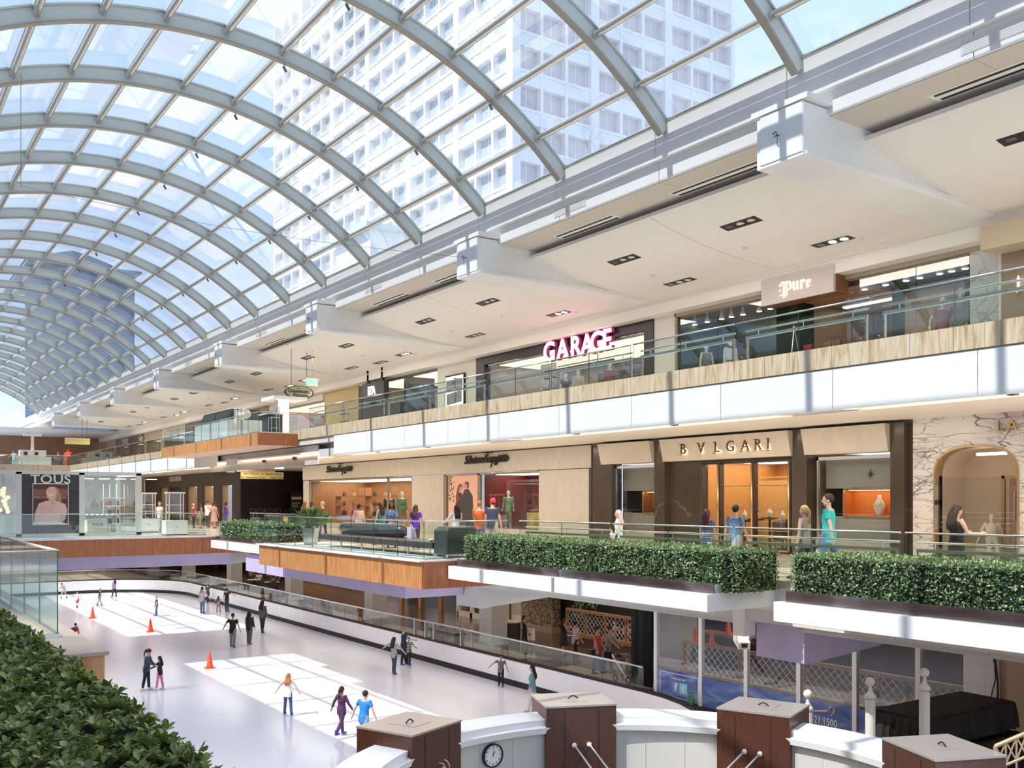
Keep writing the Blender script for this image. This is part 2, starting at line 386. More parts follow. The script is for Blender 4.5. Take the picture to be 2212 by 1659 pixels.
for g in GRID:
    b.prism([(17.08, 3.60), (17.9, 3.64), (17.9, 3.93), (17.08, 3.93)], 'y', g-.9, g+.9)
struct(b, 'trim_15', M['grey'])
# far end of level 3
struct(MB().box(-8, 17.1, YE, 110, 4.2, L3), 'floor.010', M['floor'])
b = MB()
for k in range(28): b.box(-8+.9*k+.004, -8+.9*(k+1)-.004, YE-.05, YE+.05, 4.4, 4.92)
struct(b, 'trim_16', M['onyx'])
struct(MB().box(-8, 30, 118, 118.4, L3, 9), 'wall_back.001', streak('far_wood_wall', [(.30, .16, .09), (.42, .25, .15)], (.2, 1, 3), 3, 5, .5))
struct(MB().box(-8, 30, 108, 118, 8.75, 9.0), 'ceiling.003', M['ceil'])
# wooden balcony on level 3
b = MB(); panels(b, 'y', 42.05, 58.1, 11, 15.1, 4.17, 4.72)
struct(b, 'trim_17', M['woodo'])
struct(MB().box(15.1, 16.3, 42.0, 42.05, 4.17, 4.72).box(16.31, 17.0, 42.0, 42.05, 4.17, 4.72), 'trim_18', M['woodr'])
struct(MB().box(15.15, 17.05, 42.05, 58.1, 4.17, 4.73), 'floor.011', mat('balcony_soffit', (.55, .40, .34), .5))
struct(MB().box(17.3, 17.36, 40.5, 55.8, 3.3, 4.17).box(17.3, 17.36, 55.82, 56.0, 3.3, 4.17), 'trim_19', mat('grey_veined_panel', (.55, .52, .52), .35, var=.08, vscale=.7))
# ---- roof beam on the right, soffit, brackets, curved ceiling
b = MB()
Y0, Y1 = -6, 120
for i in range(-2, 29):
    y0 = 13.75+4.2*i-4.2+.35
    b.box(17.0, 17.5, y0+.01, y0+4.2-.01, 10.38, 11.2)
struct(b, 'trim_20', M['beamwhite'])
b = MB()
for i in range(-2, 29):
    y0 = 13.75+4.2*i-4.2+.35
    b.box(17.13, 17.5, y0+.01, y0+4.19, 9.86, 10.36)
struct(b, 'trim_21', M['white'])
b = MB().box(16.97, 17.3, Y0, Y1, 10.35, 10.40)
for g in GRID: b.box(16.3, 17.2, g-.75, g+.75, 10.02, 10.14)
struct(b, 'trim_22', M['beamwhite'])
b = MB()
for i in range(-2, 29):
    y0 = 13.75+4.2*i-4.2+.35
    b.box(17.2, 19.0, y0+.006, y0+4.194, 9.84, 10.0)
struct(b, 'ceiling.004', mat('soffit_board', (.66, .60, .53), .6))
struct(MB().box(18.0, 24.4, Y0, Y1, 10.3, 10.5), 'ceiling.005', M['black'])
def cz(x): return 8.86+.72*max(0, (23.7-x)/5.3)**2.0
b = MB()
for i in range(len(GRID)-1):
    a, c = GRID[i]+.55, GRID[i+1]-.55
    for (p, q) in ((a, (a+c)/2-.012), ((a+c)/2+.012, c)):
        xs = [18.4+5.3*k/14 for k in range(15)]
        b.grid([[(x, p, cz(x)) for x in xs], [(x, q, cz(x)) for x in xs]])
        b.grid([[(x, q, cz(x)+.10) for x in xs], [(x, p, cz(x)+.10) for x in xs]])
        b.add([(18.4, p, cz(18.4)), (18.4, q, cz(18.4)), (18.4, q, cz(18.4)+.1), (18.4, p, cz(18.4)+.1)], [(0, 1, 2, 3)])
        b.grid([[(x, p, cz(x)) for x in xs], [(x, p, cz(x)+.1) for x in xs]]); b.grid([[(x, q, cz(x)) for x in xs], [(x, q, cz(x)+.1) for x in xs]])
struct(b, 'ceiling.006', M['ceil'])
for n, g in enumerate(GRID):
    b = MB()
    b.prism([(16.35, 8.88), (23.75, 8.78), (23.75, 9.3), (17.2, 9.98), (16.35, 9.98)], 'y', g-.62, g+.62)
    b.prism([(16.33, 8.95), (16.41, 8.95), (16.41, 10.0), (16.33, 10.0)], 'y', g-.60, g+.52)
    b.box(16.42, 23.7, g-.66, g-.62, 8.90, 8.96)
    struct(b, 'trim_%d' % (23+n), M['white'])
    b = MB()                                            # eyebolt and hook on the face of the bracket
    b.tube([(16.33, g, 9.45), (16.22, g, 9.45)], .012, 6)
    b.tube([(16.2, g+.05*math.cos(a), 9.45+.05*math.sin(a)) for a in [k*math.pi/6 for k in range(13)]], .013, 6)
    b.tube([(16.2, g-.05, 9.45), (16.2, g-.06, 9.3), (16.2, g-.06, 9.2)], .008, 6)
    tag(b.build('eyebolt', M['dsteel'], smooth=True), 'small steel eyebolt on the white end of the %s roof bracket' % ['unseen nearest', 'biggest', 'second biggest', 'third biggest', 'fourth biggest', 'fifth biggest', 'sixth biggest', 'seventh biggest', 'farthest'][n], 'hook', 'eyebolts on the roof brackets')
struct(MB().box(23.7, 24.3, Y0, Y1, 8.3, 9.2).box(23.6, 24.4, Y0, Y1, 8.93, 9.3).box(23.65, 24.3, Y0, Y1, 8.62, 8.66), 'trim_40', M['ceil'])
# level 2 brackets
for n, g in enumerate(GRID):
    m_ = M['purple'] if n == 1 else M['grey']
    b = MB().prism([(16.35, -1.70), (16.45, -1.72), (25, -1.05), (25, -.9), (16.35, -.62)], 'y', g-.64, g+.64)
    struct(b, 'trim_%d' % (41+n), m_)
b = MB()
for g in GRID[1:]:
    b.box(15.98, 16.34, g+.66, g+.98, -1.25 if g < 20 else -1.0, -.13)
struct(b, 'trim_50', M['white'])
b = MB()
for g in GRID: b.prism([(16.2, -.62), (16.2, -1.02), (17.4, -1.10), (17.4, -.62)], 'y', g+1.0, g+12.6-.7)
struct(b, 'trim_51', M['grey'])
# columns at rink level
for n, g in enumerate(GRID):
    b = MB().box(25.2, 26.1, g-.55, g+.55, -5.2, -1.0)
    struct(b.box(25.15, 26.15, g-.6, g+.6, -5.2, -5.05), 'wall_column.%03d' % n, M['tile'])

# ================================================================ glass vault
VC, VZ, VR = 8.3, 1.9, 12.8
def vp(th, r=VR): return (VC+r*math.sin(th), VZ+r*math.cos(th))
TH = math.radians(43.6)
win = bpy.data.objects.new('window_1', None); COL.objects.link(win); win.location = (VC, 0, 11.2); win['kind'] = 'structure'
N = 36
for Yr in RIBS:
    b = MB(); ths = [-TH+2*TH*i/N for i in range(N+1)]
    r0, r1, hw = VR-.40, VR-.02, .055
    rows = [[(vp(t, r0)[0], Yr-hw, vp(t, r0)[1]), (vp(t, r0)[0], Yr+hw, vp(t, r0)[1]), (vp(t, r1)[0], Yr+hw, vp(t, r1)[1]), (vp(t, r1)[0], Yr-hw, vp(t, r1)[1])] for t in ths]
    b.grid(rows, 0, True)
    rows = []
    for t in ths:
        x, z = vp(t, r0-.035)
        x2, z2 = vp(t, r0+.02)
        rows.append([(x, Yr-.085, z), (x, Yr+.085, z), (x2, Yr+.085, z2), (x2, Yr-.085, z2)])
    b.grid(rows, 1, True)
    # cap strip holding the glass
    rows = []
    for t in ths:
        x, z = vp(t, r1); x2, z2 = vp(t, r1+.05)
        rows.append([(x, Yr-.09, z), (x, Yr+.09, z), (x2, Yr+.09, z2), (x2, Yr-.09, z2)])
    b.grid(rows, 0, True)
    o = part(b, 'rib', [M['rib'], M['ribdark']], win)
PUR = [math.radians(1.2+7.3*k) for k in range(-6, 6)]
for t in PUR:
    x, z = vp(t, VR-.19)
    b = MB().tube([(x, RIBS[0], z), (x, RIBS[-1], z)], .088, 14, cap=False)
    x2, z2 = vp(t, VR-.06); x3, z3 = vp(t, VR-.01)
    R = Matrix.Rotation(t, 3, 'Y')
    b.obox(((x2+x3)/2, (RIBS[0]+RIBS[-1])/2, (z2+z3)/2), (.06, RIBS[-1]-RIBS[0], .10), R)
    part(b, 'purlin', M['purlin'], win, smooth=True)
for i in range(len(RIBS)-1):
    b = MB(); ths = [-TH+2*TH*k/N for k in range(N+1)]
    for r in (VR, VR+.02):
        b.grid([[(vp(t, r)[0], RIBS[i]+.06, vp(t, r)[1]) for t in ths], [(vp(t, r)[0], RIBS[i+1]-.06, vp(t, r)[1]) for t in ths]])
    part(b, 'pane', M['vglass'], win, smooth=True)
b = MB().tube([(17.02, RIBS[0], 11.27), (17.02, RIBS[-1], 11.27)], .055, 8)
b.box(17.0, 17.35, RIBS[0], RIBS[-1], 11.2, 11.24)
part(b, 'sill', M['purlin'], win)

# ================================================================ towers outside
TX, TY = 55.0, 80.0
FH, ZB = 3.9, 49.3
tw = thing('office_tower', 'tall white concrete office tower with a grid of recessed windows, behind the glass roof', 'building', (TX, TY, 0))
m_con = mat('white_concrete', (.86, .84, .81), .8, var=.05, vscale=.3)
m_tg = mat('tower_glass', (.50, .54, .61), .25, spec=.6, var=.2, vscale=.12)
m_tg2 = mat('tower_glass_reflection', (.68, .61, .60), .4, var=.15, vscale=.15)  # pinkish reflection and haze painted into the panes of one face
LB, RB = 11.0, 10.7
W2, L2 = 3*RB, 6*LB
zs = [ZB-FH*k for k in range(-6, 12)]
part(MB().box(TX+.86, TX+W2, TY+.86, TY+L2, 0, zs[0]+4), 'wall', m_con, tw)
b = MB()
for face in (0, 1):
    nb, pw = (6, LB) if face == 0 else (3, RB)
    def bx(a0, a1, d0, d1, z0, z1):
        if face == 0: b.box(TX+d0, TX+d1, TY+a0, TY+a1, z0, z1)
        else: b.box(TX+a0, TX+a1, TY+d0, TY+d1, z0, z1)
    for i in range(face, nb+1):
        a = i*pw; bx(-.0 if i == 0 else a-.55, (1.15 if i == 0 else a+.55) if i < nb else nb*pw, 0 if not (face and i == 0) else .003, 1.0, 0, zs[0]+4)
    for i in range(nb):
        for k in (1, 2):
            a = i*pw+.55+(pw-1.1)*k/3; bx(a-.18, a+.18, .09, .99, 0, zs[0]+4.01)
part(b, 'pier', m_con, tw)
b = MB()
for z in zs:
    b.box(TX+.15, TX+.97, TY+.5, TY+L2-.1, z-1.55, z); b.box(TX+.04, TX+.25, TY+.5, TY+L2-.1, z-.28, z-.02)
    b.box(TX+.5, TX+W2-.1, TY+.15, TY+.97, z-1.55, z); b.box(TX+.5, TX+W2-.1, TY+.04, TY+.25, z-.28, z-.02)
part(b, 'spandrel', m_con, tw)
rest = MB(); cnt = 0; rnd = random.Random(4)
order = sorted(zs, key=lambda z: abs(z-38))
for z in order:
    for face in (1, 0):
        nb, pw = (6, LB) if face == 0 else (3, RB)
        for i in range(nb):
            for k in range(3):
                a0 = i*pw+.55+(pw-1.1)*k/3+.18; a1 = a0+(pw-1.1)/3-.36; am = (a0+a1)/2
                big = z in order[:5] and cnt < 98
                b = MB() if big else rest
                mi = 1 if face else 0
                if face == 0:
                    b.box(TX+.80, TX+.86, TY+a0, TY+a1, z, z+FH-1.55, mi); b.box(TX+.74, TX+.8, TY+am-.05, TY+am+.05, z, z+FH-1.55, 2)
                else:
                    b.box(TX+a0, TX+a1, TY+.80, TY+.86, z, z+FH-1.55, mi); b.box(TX+am-.05, TX+am+.05, TY+.74, TY+.8, z, z+FH-1.55, 2)
                if big: part(b, 'window', [m_tg, m_tg2, m_con], tw); cnt += 1
o = part(rest, 'windows', [m_tg, m_tg2, m_con], tw); o['kind'] = 'stuff'
# far dark tower with a rounded crown, small roof pavilion
ft = thing('glass_tower', 'far dark blue glass tower with a curved top, behind the far end of the skylight', 'building', (48, 205, 0))
b = MB()
prof = [(28+20*k/8, 205-5*math.sin(math.pi*k/8)) for k in range(9)]
ztop = lambda k: 49.5-2.2*abs(k-3)/4
rows = [[(p[0], p[1], 0) for p in prof], [(p[0], p[1], ztop(k)) for k, p in enumerate(prof)], [(p[0], 235, ztop(k)) for k, p in enumerate(prof)]]
b.grid(rows); b.grid([[(48, 205, 0), (48, 205, ztop(8))], [(48, 235, 0), (48, 235, ztop(8))]])
part(b, 'facade', tiles('dark_curtain_wall', (.10, .14, .22), (.13, .17, .25), (.24, .28, .34), 1, 1.6, 1.9, .2, .03, 0, 'xz'), ft)
part(MB().box(27.8, 48.2, 199.9, 235, 46.6, 47.0), 'cornice', mat('tower_band', (.26, .28, .33), .5), ft)
rp = thing('roof_pavilion', 'low white roof pavilion with a flat glazed cornice, in front of the white tower', 'building', (42, 78, 0))
c0 = at_X(735, 560, 42)[1]; c1 = at_X(800, 560, 42)[1]
zt = zX(770, 510, 42)
part(MB().box(42, 52, min(c0, c1), max(c0, c1)+1, 0, zt), 'wall', M['white'], rp)
part(MB().box(41.2, 53, min(c0, c1)-.8, max(c0, c1)+1.5, zt, zt+.5), 'roof', mat('pale_glass_roof', (.62, .74, .72), .2), rp)
# ================================================================ glass rails
def glass_panel(b, p, q, z0, z1, th=.014):
    """upright pane between two plan points"""
    p = Vector((p[0], p[1])); q = Vector((q[0], q[1])); d = (q-p); n = Vector((-d.y, d.x)).normalized()*th/2
    c = [p+n, q+n, q-n, p-n]
    v = [(a.x, a.y, z0) for a in c]+[(a.x, a.y, z1) for a in c]
    b.add(v, [(0, 1, 5, 4), (2, 3, 7, 6)], 0)
    b.add(v, [(1, 2, 6, 5), (3, 0, 4, 7), (4, 5, 6, 7), (0, 3, 2, 1)], 1)
def frameless(name, label, pts, zf, h, panel, group=None, base=True):
    """glass rail without posts along a polyline"""
    t = thing(name, label, 'glass rail', (pts[0][0], pts[0][1], zf), 0, group)
    cap = MB(); n_ = 0; ext = MB()
    for (p, q) in zip(pts[:-1], pts[1:]):
        p = Vector(p); q = Vector(q); L = (q-p).length; n = max(1, round(L/panel)); d = (q-p)/n
        for i in range(n):
            b = MB(); glass_panel(b, p+d*i+d.normalized()*.008, p+d*(i+1)-d.normalized()*.008, zf, zf+h)
            part(b, 'glass_panel', [M['rglass'], M['gedge']], t)
        cap.tube([(p.x, p.y, zf+h+.012), (q.x, q.y, zf+h+.012)], .018, 6)
        nn = Vector((-d.y, d.x)).normalized()*.03
        ext.add([(p.x+nn.x, p.y+nn.y, zf), (q.x+nn.x, q.y+nn.y, zf), (q.x-nn.x, q.y-nn.y, zf), (p.x-nn.x, p.y-nn.y, zf),
                 (p.x+nn.x, p.y+nn.y, zf+.05), (q.x+nn.x, q.y+nn.y, zf+.05), (q.x-nn.x, q.y-nn.y, zf+.05), (p.x-nn.x, p.y-nn.y, zf+.05)],
                [(0, 3, 2, 1), (4, 5, 6, 7), (0, 1, 5, 4), (1, 2, 6, 5), (2, 3, 7, 6), (3, 0, 4, 7)])
    part(cap, 'cap_rail', M['steel'], t, True)
    if base: part(ext, 'base_channel', M['steel'], t)
    return t
def balustrade(label, X, y0, y1, zf, h, z_glass, group):
    """glass rail section with end posts, two handrail bars and clamps; runs along y"""
    t = thing('balustrade', label, 'glass rail', (X, (y0+y1)/2, zf), 0, group)
    ym = (y0+y1)/2
    for a, c in ((y0+.02, ym-.008), (ym+.008, y1-.02)):
        b = MB(); glass_panel(b, (X, a), (X, c), z_glass, zf+h-.02); part(b, 'glass_panel', [M['rglass'], M['gedge']], t)
    part(MB().tube([(X, y0, zf+h), (X, y1, zf+h)], .02, 8), 'cap_rail', M['steel'], t, True)
    xr = X+.16
    b = MB().tube([(xr, y0+.12, zf+h-.18), (xr, y1-.12, zf+h-.18)], .022, 8)
    part(b, 'upper_bar', M['steel'], t, True)
    b = MB().box(xr-.03, xr+.03, y0+.14, y1-.14, zf+h-.36, zf+h-.30)
    for yy in (y0+.5, ym, y1-.5): b.tube([(xr, yy, zf+h-.3), (xr, yy, zf+h-.18)], .012, 6)
    part(b, 'handrail', M['steel'], t)
    for yy in (y0+.17, y1-.17):
        part(MB().box(xr-.035, xr+.035, yy-.02, yy+.02, zf+.02, zf+h-.3), 'post', M['steel'], t)
        for zz in (zf+.25, zf+h-.5):
            part(MB().tube([(X-.055, yy, zz), (X-.05, yy, zz), (X-.015, yy, zz), (X-.01, yy, zz), (xr, yy, zz)], [.02, .03, .03, .016, .016], 8), 'clamp', M['dsteel'], t, True)
    return t
ORD = ['first', 'second', 'third', 'fourth', 'fifth', 'sixth', 'seventh', 'eighth', 'ninth', 'tenth', 'eleventh', 'twelfth', 'thirteenth', 'fourteenth', 'fifteenth', 'sixteenth', 'seventeenth', 'eighteenth']
yy = 23.4; k = 0
secs = []
while yy > -3: secs.append((yy-4.2, yy)); yy -= 4.2
where2 = ['behind the shortest hedge, by the red-walled window', 'behind the far end of the long hedge', 'behind the hedge gap, before the brass shop doors', 'behind the near hedge, left end, below the teal shirt', 'behind the near hedge under the arched niche', 'nearest the right picture edge, mostly out of view', 'outside the picture at the near end']
for k, (a, c) in enumerate(secs):
    balustrade('glass rail section '+where2[min(k, 6)], 16.3, a+.05, c-.05, 0.02, 1.07, .04, 'middle level rail sections')
ys = [12.0+3.6*k for k in range(-4, 9)]
for k in range(len(ys)-1):
    if ys[k] > 38.3: break
    balustrade('upper level glass rail, %s section from the right picture edge' % ORD[max(0, k-2)], 17.02, ys[k]+.04, min(ys[k+1], 42.1)-.04, L3, 1.07, 4.93, 'upper level rail sections')
frameless('balcony_rail', 'frameless glass rail round the honey wood balcony with the leather bench', [(13.36, 36.5), (13.36, 23.82), (16.2, 23.82)], .012, 1.08, 1.62)
frameless('balcony_rail', 'frameless glass rail on the upper wooden balcony with the bar stool', [(15.22, 57.9), (15.22, 42.2), (17.0, 42.2)], L3+.01, .93, 1.45)
frameless('bridge_rail', 'glass rail along the front edge of the bridge before the dark poster shop', [(2.4, 45.62), (13.9, 45.62)], .03, 1.05, 1.5)
frameless('gallery_rail', 'glass rail behind the far low hedge beyond the leather bench', [(15.9, 45.3), (15.9, 36.9)], .012, 1.06, 1.4)
frameless('gallery_rail', 'glass rail corner rising from behind the leafy hedge at lower left', [(2.12, 44), (2.12, 12.9), (-3, 12.9)], .02, 1.05, 1.35)
frameless('gallery_rail', 'far upper level glass rail between the wooden balcony and the far corner', [(17.02, 96.9), (17.02, 58.2)], L3+.2, .86, 1.8, base=False)
frameless('gallery_rail', 'glass rail across the far end of the upper level', [(17.0, 97.0), (-5, 97.0)], L3+.2, .86, 1.8, base=False)

# ================================================================ hedges
def leaf_mat(name, c0, c1, c2, rough=.38):
    m, t, out = new_mat(name); L = t.links.new; b = t.nodes.new('ShaderNodeBsdfPrincipled'); b.inputs['Roughness'].default_value = rough
    g = t.nodes.new('ShaderNodeNewGeometry'); r = t.nodes.new('ShaderNodeValToRGB'); e = r.color_ramp.elements
    e[0].position = 0; e[0].color = (*c0, 1); e[1].position = 1; e[1].color = (*c2, 1); k = e.new(.6); k.color = (*c1, 1)
    tl = t.nodes.new('ShaderNodeBsdfTranslucent'); mx = t.nodes.new('ShaderNodeMixShader'); mx.inputs['Fac'].default_value = .22
    L(g.outputs['Random Per Island'], r.inputs['Fac']); L(r.outputs['Color'], b.inputs['Base Color']); L(r.outputs['Color'], tl.inputs['Color'])
    L(b.outputs['BSDF'], mx.inputs[1]); L(tl.outputs[0], mx.inputs[2]); L(mx.outputs[0], out.inputs['Surface']); return m
M['leaf'] = leaf_mat('box_leaf', (.08, .16, .05), (.21, .34, .13), (.58, .64, .40))
M['leafn'] = leaf_mat('pittosporum_leaf', (.07, .12, .022), (.19, .27, .055), (.50, .55, .20), .2)
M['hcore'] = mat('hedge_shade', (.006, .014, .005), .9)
def leaf_mesh(name, P, D, Nn, Ls, Wd, material, parent=None, rich=False):
    """P base points, D leaf axes, Nn leaf normals, one row each"""
    n = len(P); D = D/np.linalg.norm(D, axis=1, keepdims=True); S = np.cross(D, Nn); S /= np.maximum(np.linalg.norm(S, axis=1, keepdims=True), 1e-6); U = np.cross(S, D)
    Ls = Ls[:, None]; Wd = Wd[:, None]
    if rich:
        V = np.stack([P, P+D*Ls*.42+S*Wd*.46+U*Wd*.10, P+D*Ls*.78+S*Wd*.42+U*Wd*.02, P+D*Ls-U*Ls*.12, P+D*Ls*.78-S*Wd*.42+U*Wd*.02, P+D*Ls*.42-S*Wd*.46+U*Wd*.10], 1).reshape(-1, 3)
        F = np.array([[0, 1, 2, 3], [0, 3, 4, 5]]); k = 6
    else:
        V = np.stack([P, P+D*Ls*.5+S*Wd*.5+U*Wd*.15, P+D*Ls-U*Ls*.1, P+D*Ls*.5-S*Wd*.5+U*Wd*.15], 1).reshape(-1, 3)
        F = np.array([[0, 1, 2, 3]]); k = 4
    idx = (F[None]+(np.arange(n)*k)[:, None, None]).reshape(-1, 4)
    me = bpy.data.meshes.new(name); me.vertices.add(len(V)); me.vertices.foreach_set('co', V.astype(np.float32).ravel())
    me.loops.add(idx.size); me.loops.foreach_set('vertex_index', idx.astype(np.int32).ravel())
    me.polygons.add(len(idx)); me.polygons.foreach_set('loop_start', np.arange(0, idx.size, 4, dtype=np.int32)); me.polygons.foreach_set('loop_total', np.full(len(idx), 4, np.int32))
    me.update(calc_edges=True); me.materials.append(material)
    o = bpy.data.objects.new(name, me); COL.objects.link(o)
    if parent is not None: o.parent = parent
    return o
def hedge(label, x0, x1, y0, y1, z0, z1, dens, size, material, seed, group=None, rich=False, whorl=1, faces='xXyYZ'):
    t = thing('hedge', label, 'hedge', ((x0+x1)/2, (y0+y1)/2, z0), 0, group)
    cx, cy = t.location.x, t.location.y
    rg = np.random.default_rng(seed); P = []; Nn = []
    def add(area, fn, nrm):
        n = int(area*dens/whorl); a = rg.random((n, 2)); P.append(fn(a)); Nn.append(np.tile(nrm, (n, 1)))
    X, Y, Z = x1-x0, y1-y0, z1-z0
    if 'x' in faces: add(Y*Z, lambda a: np.c_[np.full(len(a), x0), y0+a[:, 0]*Y, z0+a[:, 1]*Z], [-1., 0, 0])
    if 'X' in faces: add(Y*Z, lambda a: np.c_[np.full(len(a), x1), y0+a[:, 0]*Y, z0+a[:, 1]*Z], [1., 0, 0])
    if 'y' in faces: add(X*Z, lambda a: np.c_[x0+a[:, 0]*X, np.full(len(a), y0), z0+a[:, 1]*Z], [0., -1, 0])
    if 'Y' in faces: add(X*Z, lambda a: np.c_[x0+a[:, 0]*X, np.full(len(a), y1), z0+a[:, 1]*Z], [0., 1, 0])
    if 'Z' in faces: add(X*Y, lambda a: np.c_[x0+a[:, 0]*X, y0+a[:, 1]*Y, np.full(len(a), z1)], [0., 0, 1])
    P = np.concatenate(P); Nn = np.concatenate(Nn)
    # gentle lumps along the clipped faces
    lump = .5*np.sin(P[:, 1]*5.1+seed)+.5*np.sin(P[:, 0]*6.3+P[:, 2]*7+seed*2)+.6*np.sin(P[:, 1]*11.7+P[:, 2]*9)
    P = P+Nn*(lump[:, None]*size*.35+rg.normal(0, size*(.5 if whorl > 1 else .35), (len(P), 1))-size*.25)
    if whorl > 1:
        ax = Nn*1.0+np.array([0, 0, .45])+rg.normal(0, .42, P.shape); ax /= np.linalg.norm(ax, axis=1, keepdims=True)
        ref = rg.normal(size=P.shape); s1 = np.cross(ax, ref); s1 /= np.linalg.norm(s1, axis=1, keepdims=True); s2 = np.cross(ax, s1)
        PP, DD, NN = [], [], []
        for k in range(whorl):
            an = 2*math.pi*k/whorl+rg.normal(0, .25, len(P)); rad = s1*np.cos(an)[:, None]+s2*np.sin(an)[:, None]
            up = rg.uniform(.25, .95, (len(P), 1)); PP.append(P-ax*size*.2+rad*size*.05); DD.append(rad+ax*up); NN.append(ax-rad*up)
        P, D, Nl = np.concatenate(PP), np.concatenate(DD), np.concatenate(NN)
    else:
        D = Nn*.5+rg.normal(0, .6, P.shape)+np.array([0, 0, .25]); Nl = Nn*.8+np.array([0, 0, .5])+rg.normal(0, .55, P.shape)
    n = len(P); Ls = size*rg.uniform(.75, 1.25, n); Wd = Ls*rg.uniform(.42, .6, n)
    P = P-np.array([cx, cy, z0])
    leaf_mesh('foliage', P, D, Nl, Ls, Wd, material, t, rich)
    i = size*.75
    part(MB().box(x0+i, x1-i, y0+i, y1-i, z0, z1-i), 'shade_core', M['hcore'], t)  # solid block painted as the shade between the leaves
    return t
hedge('clipped green hedge block in the white planter beside the honey wood balcony', 14.42, 15.75, 18.75, 23.35, -.14, .68, 900, .062, M['leaf'], 1, 'clipped hedges on the gallery edge', faces='xyYZ')
hedge('clipped green hedge in the middle white planter, before the brown marble shop', 14.42, 15.75, 13.25, 18.62, -.14, .68, 900, .062, M['leaf'], 2, 'clipped hedges on the gallery edge', faces='xyYZ')
hedge('clipped green hedge in the nearest white planter at the right picture edge', 14.42, 15.75, 4.6, 11.85, -.14, .68, 900, .058, M['leaf'], 3, 'clipped hedges on the gallery edge', faces='xyYZ')
hedge('far clipped hedge block at the bridge corner, left one of the far pair', 14.42, 15.7, 42.2, 45.2, -.14, .68, 330, .10, M['leaf'], 4, 'clipped hedges on the gallery edge', faces='xyZ')
hedge('far clipped hedge block nearer the leather bench, right one of the far pair', 14.42, 15.7, 38.0, 42.05, -.14, .68, 330, .10, M['leaf'], 5, 'clipped hedges on the gallery edge', faces='xyZ')
hedge('big glossy-leaved hedge block in the bottom left corner, nearest the viewer', -1.6, 1.10, 1.6, 5.35, .1, .74, 3300, .047, M['leafn'], 6, 'leafy hedges at lower left', True, 6, 'XyYZ')
hedge('glossy-leaved hedge block at the left edge below the glass rail corner', -1.6, 1.08, 5.5, 9.7, .1, .74, 2900, .049, M['leafn'], 7, 'leafy hedges at lower left', True, 6, 'XyYZ')
# planters
def planter(label, y0, y1, group='white hedge planters'):
    t = thing('planter', label, 'planter', (15, (y0+y1)/2, -.52), 0, group)
    b = MB().box(14.0, 14.06, y0, y1, -.52, -.16).box(14.06, 16.0, y0, y0+.05, -.52, -.16).box(14.06, 16.0, y1-.05, y1, -.52, -.16).box(14.06, 16.0, y0+.05, y1-.05, -.52, -.46)
    part(b, 'trough', M['white'], t, bevel=.01)
    b = MB().box(14.25, 14.30, y0+.08, y1-.08, -.2, .03)
    part(b, 'copper_band', M['copper'], t)
    part(MB().box(14.06, 14.26, y0+.05, y1-.05, -.21, -.17).box(14.3, 16.0, y0+.06, y1-.06, -.30, -.15).box(14.3, 16.0, y0+.05, y0+.10, -.2, .0), 'soil_board', M['grey'], t)
planter('long white planter under the hedge beside the honey wood balcony', 18.72, 23.58)
planter('long white planter under the middle hedge', 13.58, 18.60)
planter('long white planter under the nearest hedge at the right', 4.4, 11.92)
planter('far white planter at the corner of the bridge', 38.6, 45.25)
planter_l = thing('planter', 'low planter box below the glossy hedge at lower left', 'planter', (0, 5.5, 0))
part(MB().box(-1.7, 1.22, 1.4, 9.8, -.02, .16), 'trough', M['trav'], planter_l)
# ================================================================ level 2 shops (fronts at X2)
X2 = 24.2
def Yf(u): return YX(u, X2)
def zf(u, v): return zX(u, v, X2)
DP = 2.6                                   # depth of a shop window behind its glass
def text_mesh(name, txt, size, material, depth=.02, parent=None, shear=0, bold=0, spacing=1.0, sx=1.0):
    c = bpy.data.curves.new(name, 'FONT'); c.body = txt; c.size = size; c.extrude = depth; c.shear = shear; c.offset = bold
    c.space_character = spacing; c.align_x = 'CENTER'; c.align_y = 'CENTER'; c.resolution_u = 3
    o = bpy.data.objects.new(name, c); COL.objects.link(o)
    dg = bpy.context.evaluated_depsgraph_get(); me = bpy.data.meshes.new_from_object(o.evaluated_get(dg))
    bpy.data.objects.remove(o); bpy.data.curves.remove(c)
    me.materials.clear(); me.materials.append(material)
    if sx != 1.0:
        for v in me.vertices: v.co.x *= sx
    o = bpy.data.objects.new(name, me); COL.objects.link(o)
    return o
RWALL = Euler((math.pi/2, 0, -math.pi/2)).to_matrix().to_4x4()      # lettering on a wall that faces -x
RBACK = Euler((math.pi/2, 0, 0)).to_matrix().to_4x4()               # lettering on a wall that faces -y
def sign(name, txt, size, material, loc, label, cat='sign', R=None, **k):
    o = text_mesh(name, txt, size, material, **k); o.matrix_world = Matrix.Translation(loc)@(RWALL if R is None else R)
    return tag(o, label, cat)
def xpart(name, txt, size, material, loc, parent, R=None, **k):
    o = text_mesh(name, txt, size, material, **k); o.parent = parent
    o.matrix_parent_inverse = Matrix.Identity(4)
    o.matrix_basis = Matrix.Translation(Vector(loc)-parent.location)@(RWALL if R is None else R); return o
def pane(parent, y0, y1, z0, z1, X=X2+.06, name='glass_pane', m='sglass'):
    return part(MB().box(X, X+.012, y0, y1, z0, z1), name, M[m], parent)
